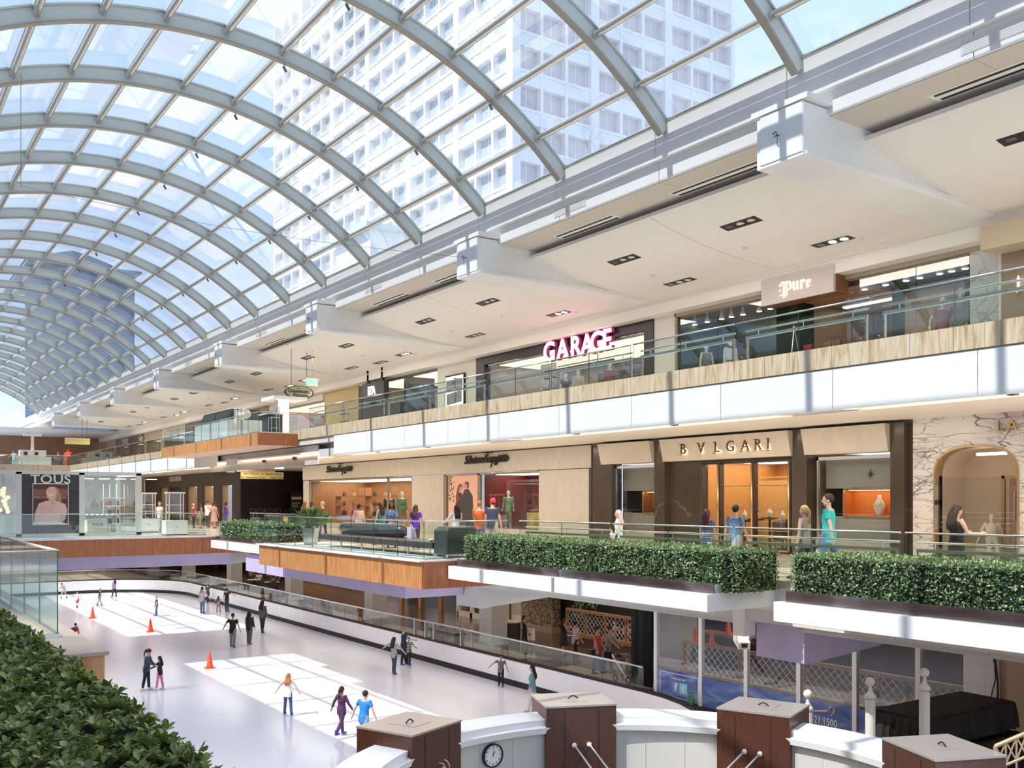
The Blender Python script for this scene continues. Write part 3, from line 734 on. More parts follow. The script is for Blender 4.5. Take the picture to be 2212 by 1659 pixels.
def room(parent, y0, y1, z0, z1, mback, depth=DP, mfloor=None, lamp='wlamp', X=X2+.2, name='display_box', mside=None):
    """the lit box behind a shop window: back, sides, floor, ceiling and a light strip"""
    b = MB().box(X+depth, X+depth+.05, y0, y1, z0, z1)
    part(b, name+'_back', mback, parent)
    b = MB().box(X, X+depth, y0-.05, y0, z0, z1).box(X, X+depth, y1, y1+.05, z0, z1).box(X, X+depth, y0, y1, z1, z1+.05)
    part(b, name+'_sides', mside or mback, parent)
    part(MB().box(X, X+depth, y0, y1, z0-.05, z0), name+'_floor', mfloor or M['tanfloor'], parent)
    if lamp: part(MB().box(X+.5, X+depth-.5, y0+.15, y1-.15, z1-.03, z1-.01), 'light_panel', M[lamp], parent)
def front(name, label, y0, y1): return thing(name, label, 'shop front', (X2, (y0+y1)/2, 0))
M['wwarm'] = mat('warm_light_panel', (1, .9, .8), .5, emit=(1.0, .80, .58), es=2.6)
M['ocher'] = mat('ochre_wall', (.56, .29, .09), .5, var=.06)
M['orangew'] = mat('orange_lining', (.70, .22, .03), .5)
M['greyf'] = streak('grey_fabric_panel', [(.36, .34, .31), (.44, .42, .39)], (1, .1, 6), 20, 4, .7)
M['wine'] = mat('wine_red_wall', (.16, .02, .025), .4)
M['tanw'] = streak('tan_wood', [(.30, .15, .07), (.42, .24, .12)], (1, 1, 6), 3, 5, .4)
M['cream'] = mat('cream_wall', (.72, .60, .48), .6)
M['pinkb'] = mat('blush_backdrop', (.85, .52, .42), .6)
M['porcelain'] = mat('mannequin_white', (.80, .74, .66), .35)

# ---- arched lingerie shop
y1p, y0p = Yf(1972), 5.0
lp = front('arched_shop', 'shop front of white marble with dark branching veins and a gold-edged arch', y0p, y1p)
ya, yb = Yf(2202), Yf(2018); ac, hw_ = (ya+yb)/2, (yb-ya)/2
def archp(h, zs, rise, n=24):
    pts = [(ac+h, 0.12)]
    for k in range(n+1):
        a = math.pi*k/n; ca, sa = math.cos(a), math.sin(a)
        pts.append((ac+h*math.copysign(abs(ca)**.8, ca), zs+rise*sa**.8))
    return pts+[(ac-h, 0.12)]
ap = archp(hw_, 2.35, .78)
b = MB()
b.prism([(y1p, 0), (y1p, 3.93), (ac, 3.93)]+[p for p in reversed(ap) if p[0] > ac-1e-6 and p[0] <= y1p][::-1][::-1][:0]+[(ac, 3.13)]+[p for p in ap if p[0] >= ac][::-1]+[(ap[0][0], 0)], 'x', X2, X2+.15)
b.prism([(ac, 3.13), (ac, 3.93), (y0p, 3.93), (y0p, 0), (ap[-1][0], 0)]+[p for p in ap if p[0] <= ac][::-1], 'x', X2, X2+.15)
part(b, 'marble_wall', M['lpmarble'], lp)
ring = archp(hw_, 2.35, .78); ring2 = archp(hw_-.05, 2.35, .74)
b = MB().grid([[(X2-.04, p[0], p[1]) for p in ring], [(X2-.04, p[0], p[1]) for p in ring2]]).grid([[(X2-.04, p[0], p[1]) for p in ring2], [(X2+.3, p[0], p[1]) for p in ring2]]).grid([[(X2-.04, p[0], p[1]) for p in ring], [(X2, p[0], p[1]) for p in ring]])
part(b, 'arch_trim', M['gold'], lp)
b = MB().grid([[(X2+.15, p[0], p[1]) for p in ring2], [(X2+1.4, p[0], p[1]) for p in ring2]])
b.box(X2+1.4, X2+1.45, ya-.5, yb+.3, 0, 3.3)
part(b, 'niche', M['cream'], lp)
part(MB().box(X2+.15, X2+1.4, ya-.3, yb+.3, .05, .12), 'niche_floor', M['trav'], lp)
part(MB().tube([(X2+.6, ac+.3, 2.92), (X2+.6, ac-.5, 2.92)], .04, 8), 'lamp_strip', M['wwarm'], lp)
b = MB().box(X2+.9, X2+.98, Yf(2105)-.3, Yf(2105)-.22, .12, 2.35).box(X2+.9, X2+.98, ya-.2, Yf(2105)-.22, 2.27, 2.35)
part(b, 'rail_frame', M['gold'], lp)
part(MB().box(X2+1.3, X2+1.38, ya-.2, Yf(2105)-.22, .12, 2.3), 'rack_back', mat('dusty_rose_panel', (.55, .36, .33), .6), lp)
part(MB().tube([(X2+1.1, ya-.2, 2.02), (X2+1.1, Yf(2105)-.3, 2.02)], .02, 6), 'clothes_rail', M['gold'], lp)
b = MB().box(X2-.05, X2-.02, yb-.12, yb-.06, .9, 1.55).box(X2-.05, X2-.02, yb-.12, yb-.06, 1.72, 2.1)
part(b, 'door_handle', M['steel'], lp)
part(MB().box(X2-.05, X2-.03, yb-.17, yb-.04, 1.58, 1.7), 'lock_plate', M['black'], lp)
pane(lp, ya+.02, yb-.02, .12, 2.3, X2+.02)
rnd = random.Random(3)
for k in range(9):
    yq = ya-.05+.085*k; h = rnd.uniform(.7, 1.15)
    t = thing('hanging_garment', 'pale silk garment on the rail inside the gold arch, %s from the right' % ORD[k], 'garment', (X2+1.1, yq, 2.0), 0, 'garments on the gold rail')
    c = [(.75, .70, .64), (.70, .60, .55), (.62, .50, .42)][k % 3]
    b = MB().prism([(X2+.95, 1.93), (X2+1.08, 1.98), (X2+1.12, 1.98), (X2+1.25, 1.93), (X2+1.27, 1.95-h), (X2+.92, 1.95-h+.03)], 'y', yq-.025, yq+.025)
    part(b, 'cloth', mat('silk_%d' % k, c, .5), t)
    part(MB().tube([(X2+1.1, yq, 2.04), (X2+1.1, yq, 1.97)], .006, 5), 'hanger', M['gold'], t)
sg = thing('shop_sign', 'copper capital letters on the veined marble above the arch at the right edge', 'sign', (X2-.05, YX(2180, X2), zX(2180, 921, X2)))
for k, ch in enumerate('LA PERLA'):
    if ch != ' ': xpart('letter', ch, .42, M['gold'], (X2-.05, YX(2163, X2)-.31*k-(.05 if k > 2 else 0), zX(2180, 921, X2)), sg, depth=.03)

# ---- jeweller: brown marble, travertine headers
yB1, yB0 = Yf(1278), Yf(1972)
bv = front('jeweller_shop', 'jeweller shop front of brown marble with travertine headers and brass doors', yB0, yB1)
b = MB()
for (u0, u1, x) in ((1278, 1292, .02), (1292, 1326, -.10), (1420, 1442, -.16), (1718, 1750, -.16), (1930, 1960, -.16), (1960, 1972, .05)):
    b.box(X2+x, X2+.4, Yf(u1), Yf(u0), 0, 3.86)
b.box(X2+.10, X2+.4, Yf(1512), Yf(1442), 0, 3.06)
b.box(X2+.0, X2+.4, yB0, yB1, 3.84, 3.93)
part(b, 'marble_pilasters', M['dmarble'], bv, bevel=.01)
b = MB()
for (u0, u1) in ((1308, 1420), (1442, 1720), (1748, 1930)):
    b.prism([(X2-.42, 3.84), (X2-.24, 3.07), (X2+.3, 3.07), (X2+.3, 3.84)], 'y', Yf(u1)+.01, Yf(u0)-.01)
part(b, 'header', M['trav'], bv)
for n, (u0, u1, un0, un1) in enumerate(((1326, 1420, 1368, 1419), (1762, 1930, 1800, 1929))):
    y0, y1 = Yf(u1), Yf(u0)
    b = MB().box(X2+.05, X2+.12, y0, y1, 2.9, 3.0).box(X2+.05, X2+.12, y1-.06, y1, .25, 3.0).box(X2+.05, X2+.12, y0, y1, .22, .30)
    part(b, 'window_frame', M['steel'], bv)
    part(MB().box(X2+.0, X2+.4, y0, y1, 0, .22).box(X2+.3, X2+.4, y0, y1, .3, .5), 'window_plinth', M['trav'], bv)
    part(MB().box(X2+.5, X2+.55, y0, y1, 2.05, 3.0).box(X2+.5, X2+.55, y0, y1, .25, 1.22), 'fabric_panel', M['greyf'], bv)
    pane(bv, y0, y1, .3, 2.9, X2+.09)
    part(MB().box(X2+1.3, X2+1.35, y0-.1, y1+.1, 0, 3.05).box(X2+.5, X2+1.3, y1, y1+.05, 0, 3.05), 'window_back', M['dkbronze'], bv)
    q0, q1 = Yf(un1), Yf(un0)
    fr = part(MB().box(X2+.44, X2+.52, q0, q1, 1.19, 1.24).box(X2+.44, X2+.52, q0, q1, 2.0, 2.05).box(X2+.44, X2+.52, q1-.03, q1, 1.2, 2.05).box(X2+.44, X2+.52, q0, q0+.03, 1.2, 2.05), 'niche_frame', M['gold'], bv)
    b = MB().box(X2+.9, X2+.94, q0, q1, 1.24, 2.0).box(X2+.5, X2+.9, q0-.02, q0, 1.24, 2.0).box(X2+.5, X2+.9, q1, q1+.02, 1.24, 2.0).box(X2+.5, X2+.9, q0, q1, 1.2, 1.24).box(X2+.5, X2+.9, q0, q1, 2.0, 2.04)
    part(b, 'niche_lining', M['orangew'] if n else mat('copper_lining', (.50, .22, .09), .3, .5), bv)
    part(MB().box(X2+.6, X2+.8, q0+.1, q1-.1, 1.985, 1.998), 'niche_lamp', M['wwarm'], bv)
    ys_, zs_ = Yf((1394, 1858)[n]), zf(*((1394, 1036), (1865, 1023))[n]); b = MB()
    for k in range(8):
        a = math.pi*k/4; L_ = .14 if k % 2 == 0 else .09
        b.prism([(ys_+L_*math.cos(a), zs_+L_*math.sin(a)), (ys_+.025*math.cos(a+.4), zs_+.025*math.sin(a+.4)), (ys_, zs_), (ys_+.025*math.cos(a-.4), zs_+.025*math.sin(a-.4))], 'x', X2+.46, X2+.49)
    part(b, 'star_ornament', M['dkbronze'], bv)
yd0, yd1 = Yf(1716), Yf(1512)
fr = MB().box(X2+.1, X2+.3, yd0, yd1, 2.92, 3.06)
for u in (1513, 1551, 1624, 1704): fr.box(X2+.02, X2+.22, Yf(u)-.07, Yf(u)+.07, 0, 2.95)
part(fr, 'door_frame', M['dkbronze'], bv)
b = MB()
for u in (1551, 1624, 1704): b.tube([(X2-.0, Yf(u), .1), (X2-.0, Yf(u), 2.9)], .035, 8); 
part(b, 'brass_tube', M['gold'], bv, True)
for (u0, u1) in ((1558, 1618), (1630, 1698)):
    d = part(MB().box(X2+.1, X2+.14, Yf(u1), Yf(u0), 2.15, 2.18).box(X2+.1, X2+.14, Yf(u1), Yf(u0), 1.42, 1.45).box(X2+.1, X2+.14, Yf(u1), Yf(u0), .05, .12).box(X2+.1, X2+.14, Yf(u1), Yf(u0), .70, .73), 'door', M['gold'], bv)
    part(MB().box(X2+.11, X2+.125, Yf(u1), Yf(u0), .1, 2.92), 'door_glass', M['sglass'], bv)
pane(bv, Yf(1550), yd1, .1, 2.92, X2+.11)
room(bv, yd0-.5, yd1+1.2, 0, 3.1, M['ocher'], 5.0, M['tanfloor'], 'wwarm', X2+.4, 'salon')
part(MB().box(X2+3.0, X2+3.06, yd0, yd1+.5, .0, 2.4).box(X2+3.0, X2+3.02, yd0, yd1, 2.5, 2.54), 'salon_screen', mat('honey_panel', (.62, .36, .13), .45), bv)
sg = thing('shop_sign', 'dark bronze glowing capital letters BVLGARI on the travertine header', 'sign', (X2-.4, Yf(1580), 3.45))
zL = 3.45; xs0 = X2-.345
letters = 'BVLGARI'; us = [1492, 1531, 1565, 1594, 1626, 1654, 1676]
for ch, u in zip(letters, us):
    o = xpart('letter', ch, .52, M['bronze'], (xs0-.02, Yf(u), zL), sg, depth=.02)
    g_ = xpart('letter_glow', ch, .545, M['warm'], (xs0+.008, Yf(u), zL), sg, depth=.004, bold=.012)
    # serifs
    b = MB(); w_ = .15
    def serif(dy, dz, w_=.12): b.box(xs0-.04, xs0, Yf(u)-dy-w_/2, Yf(u)-dy+w_/2, zL+dz-.012, zL+dz+.012)
    for dy, dz in {'B': ((-.11, .18), (-.11, -.18)), 'V': ((-.15, .18), (.15, .18)), 'L': ((-.11, .18), (-.11, -.18)), 'G': ((.13, -.02),), 'A': ((-.15, -.18), (.15, -.18)), 'R': ((-.12, .18), (-.12, -.18), (.15, -.18)), 'I': ((0, .18), (0, -.18))}[ch]: serif(dy, dz)
    part(b, 'serif', M['bronze'], sg)
np_ = sign('number_plate', 'A2162', .14, M['black'], (X2-.02, Yf(1917), .13), 'small black shop number A2162 low on the jeweller window plinth', depth=.004)
# jewellery on display
def bust(x, y, z, s, label, m):
    t = thing('necklace_bust', label, 'jewellery bust', (x, y, z), 0, 'jewellery busts')
    b = MB().lathe((x, y), [(.07*s, z), (.10*s, z+.05*s), (.17*s, z+.22*s), (.18*s, z+.30*s), (.10*s, z+.40*s), (.055*s, z+.47*s), (.05*s, z+.56*s)], 12, sx=.6)
    part(b, 'form', m, t, True)
    b = MB().tube([(x-.09*s-.02*s*math.cos(a), y+.11*s*math.sin(a), z+.38*s-.11*s*math.cos(a)) for a in [math.pi*(k-6)/8 for k in range(13)]], .008*s, 5)
    part(b, 'necklace', M['gold'], t, True)
bust(X2+.7, Yf(1868), 1.24, 1.1, 'pale necklace bust alone in the bright orange niche at right', M['porcelain'])
for k, (u, z_) in enumerate(((1386, 1.24), (1404, 1.24))):
    bust(X2+.7, Yf(u), z_, .7, ['small dark necklace bust in the copper niche, left one', 'small dark necklace bust in the copper niche, right one'][k], mat('plum_bust%d' % k, (.10, .05, .09), .5))
for k, (u, z_) in enumerate(((1545, 1.0), (1570, 1.05), (1600, 1.1), (1628, 1.0), (1655, 1.05), (1690, 1.0))):
    yq = Yf(u)+.5; t = thing('display_pedestal', 'slim dark pedestal inside the brass doors, %s from the left' % ORD[k], 'pedestal', (X2+2, yq, 0), 0, 'pedestals in the jeweller')
    part(MB().box(X2+1.85, X2+2.15, yq-.25, yq+.25, z_-.06, z_), 'top', M['dkbronze'], t); part(MB().box(X2+1.97, X2+2.03, yq-.03, yq+.03, 0, z_-.06), 'stem', M['dkbronze'], t)
    bust(X2+2, yq, z_, .62, 'cream necklace bust on the %s pedestal inside the brass doors' % ORD[k], M['porcelain'])
for k, u in enumerate((1655, 1685)):
    yq = Yf(u)+.1; t = thing('salon_chair', 'dark salon chair behind the brass door glass, %s one' % ('left', 'right')[k], 'chair', (X2+1.0, yq, 0), 0, 'salon chairs')
    part(MB().box(X2+.8, X2+1.25, yq-.28, yq+.28, .38, .5), 'seat', M['armanid'], t, bevel=.03); part(MB().box(X2+.72, X2+.82, yq-.28, yq+.28, .42, 1.0), 'backrest', M['armanid'], t, bevel=.03)
    for dx in (.8, 1.2):
        for dy in (-.24, .24): part(MB().box(X2+dx-.02, X2+dx+.02, yq+dy-.02, yq+dy+.02, 0, .4), 'leg', M['dkbronze'], t)

# ---- limestone fashion shop
yF1, yF0 = Yf(655), yB1
fe = front('limestone_shop', 'limestone shop front with script lettering and two wide display windows', yF0, yF1)
b = MB().box(X2-.04, X2+.3, yF0, yF1, 2.98, 3.87)
b.box(X2, X2+.3, Yf(1272), Yf(1164), 0, 2.95).box(X2, X2+.3, Yf(958), Yf(890), 0, 2.95).box(X2, X2+.3, Yf(667), yF1, 0, 2.95)
b.box(X2+.02, X2+.3, Yf(1164), Yf(1032), 0, .42).box(X2+.02, X2+.3, Yf(890), Yf(667), 0, .3)
part(b, 'stone_wall', M['lime'], fe)
part(MB().box(X2-.02, X2+.3, yF0, yF1, 3.87, 3.93).box(X2+.01, X2+.3, Yf(1272), Yf(1160), 2.95, 2.98).box(X2, X2+.3, Yf(1278), Yf(1272), 0, 3.9), 'shadow_joint', M['dkbronze'], fe)
b = MB()
for u in (668, 836, 889): b.box(X2+.02, X2+.14, Yf(u)-.06, Yf(u)+.06, .3, 2.95)
b.box(X2+.02, X2+.14, Yf(890), Yf(667), 2.86, 2.95)
for u in (961, 1033): b.box(X2+.02, X2+.14, Yf(u)-.10, Yf(u)+.10, .1, 2.95)
b.box(X2+.02, X2+.14, Yf(1164), Yf(958), 2.88, 2.95)
part(b, 'window_frame', mat('taupe_frame', (.30, .26, .21), .4, .3), fe)
for (u0, u1) in ((669, 745), (745, 834), (838, 888)): pane(fe, Yf(u1)+.01, Yf(u0)-.01, .3, 2.86)
for (u0, u1) in ((1038, 1097), (1097, 1163)): pane(fe, Yf(u1)+.01, Yf(u0)-.01, .42, 2.88)
room(fe, Yf(889), Yf(668), .02, 2.9, M['tanw'], 4.0, M['tanfloor'], 'wwarm', name='left_window')
room(fe, Yf(1163), Yf(1040), .42, 2.9, M['wine'], 2.6, mat('plum_floor', (.12, .05, .05), .3), 'wwarm', name='right_window')
# poster of a couple in dark coats
po = thing('wall_poster', 'tall pink poster of a couple in dark coats between the limestone windows', 'poster', (X2, Yf(997), .2))
pa, pb = Yf(1030), Yf(967); pw = pb-pa
part(MB().box(X2+.04, X2+.07, pa, pb, .1, 2.9), 'sheet', M['pinkb'], po)
def PQ(pts): return [(pb-pw*x, .1+2.8*y) for x, y in pts]
b = MB()
b.prism(PQ([(.30, .0), (.22, .35), (.30, .62), (.38, .70), (.46, .70), (.52, .6), (.50, .0)]), 'x', X2+.034, X2+.04, 0)
b.prism(PQ([(.52, .0), (.50, .35), (.50, .66), (.58, .76), (.70, .76), (.84, .64), (.86, .3), (.82, .0)]), 'x', X2+.030, X2+.04, 0)
part(b, 'coats', mat('coat_ink', (.055, .05, .065), .6), po)
b = MB()
for cx_, cy_, r_ in ((.42, .79, .062), (.60, .82, .062)):
    b.prism(PQ([(cx_+r_*1.5*math.cos(a), cy_+r_*.62*math.sin(a)) for a in [k*math.pi/7 for k in range(14)]]), 'x', X2+.027, X2+.04)
b.prism(PQ([(.40, .72), (.46, .72), (.46, .76), (.40, .76)]), 'x', X2+.028, X2+.04)
part(b, 'faces', mat('print_skin', (.66, .36, .25), .6), po)
b = MB().prism(PQ([(.34, .80), (.40, .85), (.48, .84), (.46, .80), (.40, .79), (.36, .66), (.44, .60), (.30, .50), (.27, .62)]), 'x', X2+.022, X2+.04)
b.prism(PQ([(.57, .85), (.62, .89), (.71, .87), (.71, .79), (.66, .77), (.66, .84)]), 'x', X2+.022, X2+.04)
part(b, 'hair', mat('print_hair', (.20, .07, .03), .6), po)
rnd = random.Random(8); b = MB()
for k in range(60):
    x, y = rnd.uniform(.01, .18), rnd.uniform(.55, .99); s_ = .02
    b.prism(PQ([(x, y), (x+s_, y+.008), (x+s_*1.6, y-.006), (x+s_*.6, y-.014)]), 'x', X2+.03, X2+.04)
part(b, 'printed_leaves', mat('print_leaf', (.16, .11, .05), .6), po)
def swash(loc_u, v, s, label):
    y, z = Yf(loc_u), zf(loc_u, v)
    sg = thing('shop_sign', label, 'sign', (X2-.1, y, z))
    xpart('lettering', 'Salvatore Ferragamo', .56*s, M['black'], (X2-.10, y, z), sg, shear=.4, bold=.004, spacing=.80, depth=.03)
    b = MB().box(X2-.14, X2-.06, y-1.75*s, y-1.1*s, z+.10*s, z+.14*s).box(X2-.14, X2-.06, y-.55*s, y+.12*s, z+.27*s, z+.31*s).tube([(X2-.1, y-.62*s, z-.05*s), (X2-.1, y-.5*s, z-.32*s), (X2-.1, y-.42*s, z-.38*s)], .03*s, 6)
    part(b, 'swash', M['black'], sg)
swash(1052, 992, 1.0, 'black script lettering over the poster and red window of the limestone shop')
swash(735, 1013, 1.0, 'black script lettering over the shelves window at the left end of limestone shop')
# shelves and goods in the left window
def shelf(label, x, y0, y1, zlist, group='shelf racks in the limestone shop'):
    t = thing('shelf_rack', label, 'shelf', (x, (y0+y1)/2, .02), 0, group)
    for z in zlist: part(MB().box(x-.2, x+.2, y0, y1, z-.03, z), 'shelf_board', M['tanw'], t)
    part(MB().box(x-.2, x+.2, y0, y0+.04, .02, zlist[-1]+.5).box(x-.2, x+.2, y1-.04, y1, .02, zlist[-1]+.5), 'side_panel', M['tanw'], t)
def handbag(x, y, z, s, col, label, group='handbags on the shop shelves'):
    t = thing('handbag', label, 'handbag', (x, y, z), 0, group)
    b = MB().prism([(y-.17*s, z), (y+.17*s, z), (y+.14*s, z+.22*s), (y-.14*s, z+.22*s)], 'x', x-.06*s, x+.06*s)
    part(b, 'body', mat('bag_leather', col, .4), t, bevel=.01)
    part(MB().tube([(x, y+.09*s*math.cos(a), z+.21*s+.13*s*math.sin(a)) for a in [math.pi*k/8 for k in range(9)]], .009*s, 5), 'handle', M['dkbronze'], t, True)
ysh = [(Yf(728), Yf(680)), (Yf(798), Yf(742)), (Yf(886), Yf(850))]
for k, (a, c) in enumerate(ysh):
    shelf('tan wood shelf rack in the limestone shop, %s from the left' % ORD[k], X2+1.6, a, c, [.75, 1.35, 1.95])
rnd = random.Random(5); bc = [(.03, .03, .03), (.45, .03, .04), (.05, .14, .08), (.30, .18, .09), (.05, .05, .06), (.50, .36, .20)]
cnt = 0; hl = ['bottom', 'middle', 'top']
for k, (a, c) in enumerate(ysh):
    for zi, z in enumerate((.75, 1.35, 1.95)):
        for j in range(2):
            yq = a+(c-a)*(.70 if j == 0 else .3)
            cn = ['black', 'red', 'dark green', 'brown', 'charcoal', 'tan'][cnt % 6]
            handbag(X2+1.55, yq, z, 1.3 if zi == 0 else 1.0, bc[cnt % 6], '%s handbag on the %s shelf of the %s rack, %s one' % (cn, hl[zi], ORD[k], ('left', 'right')[j])); cnt += 1
for k, (u, z, c, nm) in enumerate(((1143, 1.28, (.75, .55, .25), 'yellow'), (1150, 1.28, (.70, .62, .5), 'cream'))):
    handbag(X2+.9, Yf(u), z, .9, c, '%s handbag on the shelf in the red-walled window' % nm)
sh = thing('display_shelf', 'thin glass shelf in the red-walled window', 'shelf', (X2+.9, Yf(1145), 1.25))
part(MB().box(X2+.75, X2+1.1, Yf(1160), Yf(1112), 1.25, 1.28), 'board', M['steel'], sh)
part(MB().box(X2+.9, X2+.93, Yf(1160), Yf(1159), .42, 1.25).box(X2+.9, X2+.93, Yf(1113), Yf(1112), .42, 1.25), 'bracket', M['steel'], sh)
pd = thing('display_cube', 'tall yellow gold display box in the red-walled window', 'pedestal', (X2+.7, Yf(1136), .42))
part(MB().box(X2+.4, X2+1.0, Yf(1150), Yf(1122), .42, 1.12), 'box', mat('mustard_gold', (.50, .42, .10), .4), pd, bevel=.01)
part(MB().box(X2+.38, X2+1.02, Yf(1150)-.02, Yf(1122)+.02, 1.12, 1.15), 'lid', mat('mustard_gold_lid', (.55, .47, .14), .35), pd)

# ---- side corridor with the dark wall, dark panelled shop
yC = Yf(520)
struct(MB().box(X2, 30.2, yC, yC+.2, 0, 3.93), 'wall_back.002', M['armanid'])
struct(MB().box(30, 30.2, yF1-1, yC, 0, 3.93), 'wall_right.001', M['armanid'])
xg, _, zg = at_Y(606, 1104, yC)
sign('shop_sign', 'GIORGIO ARMANI', .55, mat('dull_brass', (.30, .18, .09), .4, .5), (xg, yC-.02, zg), 'dull brass GIORGIO ARMANI letters low on the espresso brown wall', R=RBACK, spacing=1.1)
dr = thing('directory_board', 'dark directory board with pale text standing before the espresso wall', 'sign board', (at_Y(640, 1110, yC-1)[0], yC-1, 0))
xd = dr.location.x
part(MB().box(xd-.45, xd+.45, yC-1.06, yC-1, .4, 2.3), 'panel', M['armani'], dr); part(MB().box(xd-.4, xd+.4, yC-1.07, yC-1.06, 1.75, 1.95).box(xd-.4, xd+.3, yC-1.07, yC-1.06, 1.45, 1.5).box(xd-.4, xd+.1, yC-1.07, yC-1.06, 1.3, 1.35).box(xd-.4, xd+.2, yC-1.07, yC-1.06, 1.15, 1.2), 'text_lines', M['porcelain'], dr)
part(MB().box(xd-.3, xd+.3, yC-1.2, yC-.9, 0, .05).box(xd-.05, xd+.05, yC-1.06, yC-1, .05, .4), 'foot', M['dkbronze'], dr)
yA1 = Yf(313)
ar = front('panelled_shop', 'dark brown panelled shop front with tall narrow windows', yC, yA1)
wins = [(345, 362), (368, 391), (403, 426), (438, 461), (476, 501)]
b = MB().box(X2, X2+.25, yC+.2, yA1, 2.85, 3.9)
edges = [313]+[q for w_ in wins for q in w_]+[520]
for i in range(0, len(edges), 2): b.box(X2, X2+.25, max(yC+.2, Yf(edges[i+1])), Yf(edges[i]), 0, 2.85)
part(b, 'panelling', M['armani'], ar)
for k, (u0, u1) in enumerate(wins):
    y0, y1 = Yf(u1), Yf(u0)
    if k == 1: part(MB().box(X2+.1, X2+.15, y0, y1, 0, 2.85), 'doorway', M['black'], ar)
    else:
        pane(ar, y0, y1, .05, 2.85); room(ar, y0, y1, .05, 2.85, mat('bronze_interior%d' % k, (.30, .24, .15), .5), 2.5, M['tanfloor'], 'wwarm')
sign('shop_sign', 'GIORGIO ARMANI', .62, M['porcelain'], (X2-.03, Yf(379), zf(379, 1035)), 'narrow white GIORGIO ARMANI letters over the black doorway', sx=.75)
struct(MB().box(16.05, X2-.02, 99.2, 99.4, 0, 3.93), 'wall_right.002', M['cream'])
# hanging direction sign, exit signs
hs = thing('hanging_sign', 'hanging gold direction sign with black shop names before the espresso wall', 'sign', (0, 0, 0))
hx, hy, _ = at_Y(566, 1026, 62.0); hz0, hz1 = at_Y(520, 1034, 62)[2], at_Y(520, 1019, 62)[2]
hx0, hx1 = at_Y(520, 1026, 62)[0], at_Y(612, 1026, 62)[0]; hs.location = (hx, 62, hz0)
part(MB().box(hx0, hx1, 61.95, 62.05, hz0, hz1), 'panel', mat('pale_gold_sign', (.74, .62, .26), .35, .3), hs)
part(MB().box(hx0-.3, hx1-.6, 61.9, 62.1, hz1, hz1+.12), 'light_box', M['gold'], hs)
part(MB().tube([(hx0+.3, 62, hz1+.1), (hx0+.3, 62, 3.93)], .02, 6).tube([(hx1-.8, 62, hz1+.1), (hx1-.8, 62, 3.93)], .02, 6), 'hanger', M['steel'], hs)
zz = (hz0+hz1)/2
xpart('lettering', 'THE WEBSTER   its   Express Parking', .17, M['black'], (hx, 61.94, zz+.1), hs, R=RBACK, depth=.003)
xpart('lettering', 'The Cheesecake Factory      Mobile Guide', .17, M['black'], (hx, 61.94, zz-.13), hs, R=RBACK, depth=.003)
M['exitg'] = mat('exit_green', (.1, .65, .35), .5, emit=(.1, .8, .42), es=.7)
def exit_sign(x, y, z, label, txt='EXIT', R=None, s=1.0, top_z=3.95):
    t = thing('exit_sign', label, 'exit sign', (x, y, z), 0, 'green exit signs')
    part(MB().box(x-.24*s, x+.24*s, y-.02, y+.02, z, z+.3*s), 'plate', mat('exit_plate', (.75, .82, .76), .4), t)
    xpart('lettering', txt, .27*s, M['exitg'], (x, y-.025, z+.15*s), t, R=RBACK, depth=.004, bold=.004)
    part(MB().tube([(x, y, z+.3*s), (x, y, max(z+.3*s+.15, top_z))], .015, 6), 'stem', M['steel'], t)
ex = at_Y(603, 1013, 55); exit_sign(ex[0], 55, ex[2], 'green EXIT sign hanging right of the gold direction sign', s=1.2)
ex = at_Y(498, 1021, 66); exit_sign(ex[0], 66, ex[2], 'green EXIT sign hanging left of the gold direction sign', s=1.2)
# cove lamps under the level 3 edge
for i in range(len(GRID)-1):
    t = thing('cove_lamp', 'warm cove lamp strip under the upper floor edge, %s bay from the right' % ORD[i], 'lamp', (17.4, (GRID[i]+GRID[i+1])/2, 3.75), 0, 'cove lamps under the upper floor')
    a, c = GRID[i]+1.0, GRID[i+1]-1.0
    part(MB().box(17.25, 17.6, a, c, 3.74, 3.78), 'diffuser', M['cove'], t)
    part(MB().box(17.22, 17.63, a-.02, c+.02, 3.78, 3.80), 'housing', M['ceil'], t)
    for yy in (a+3, a+7): part(MB().box(17.14, 17.3, yy, yy+.14, 3.58, 3.74), 'clip_lamp', M['black'], t)
for i in range(1, 6):                      # added area lights lifting the middle gallery, no fittings drawn
    ld = bpy.data.lights.new('gallery_fill_light', 'AREA'); ld.shape = 'RECTANGLE'; ld.size = 2.0; ld.size_y = 9; ld.energy = 130; ld.color = (1, .88, .74)
    lo = bpy.data.objects.new('gallery_fill_light', ld); COL.objects.link(lo); lo.location = (21, GRID[i]+6.3-12.6, 3.9)
# ================================================================ level 3 shops (same wall plane, floor L3)
def box_part(parent, name, mats, *a, **k): return part(MB().box(*a), name, mats, parent, **k)
HT = 8.3
M['pilaster'] = mat('warm_white_wall', (.74, .70, .64), .6)
M['foliage'] = mat('green_wall_leaves', (.03, .05, .02), .8, bump=1.0, bscale=60, var=.6, vscale=25)
M['wdim'] = mat('dim_light_panel', (1, .9, .8), .5, emit=(1.0, .82, .62), es=.9)
M['neon'] = mat('pink_neon', (1, .35, .6), .5, emit=(1.0, .22, .46), es=1.6)
M['neon2'] = mat('pink_neon_core', (1, .6, .75), .5, emit=(1.0, .50, .68), es=1.9)
M['screen'] = mat('violet_screen', (.5, .5, .8), .4, emit=(.55, .55, .95), es=.9)
def wall3(y0, y1, m, name='wall_right'): struct(MB().box(X2, X2+.3, y0, y1, L3, HT), name, m)
wall3(Yf(1460), Yf(1413), M['pilaster'], 'wall_right.003')
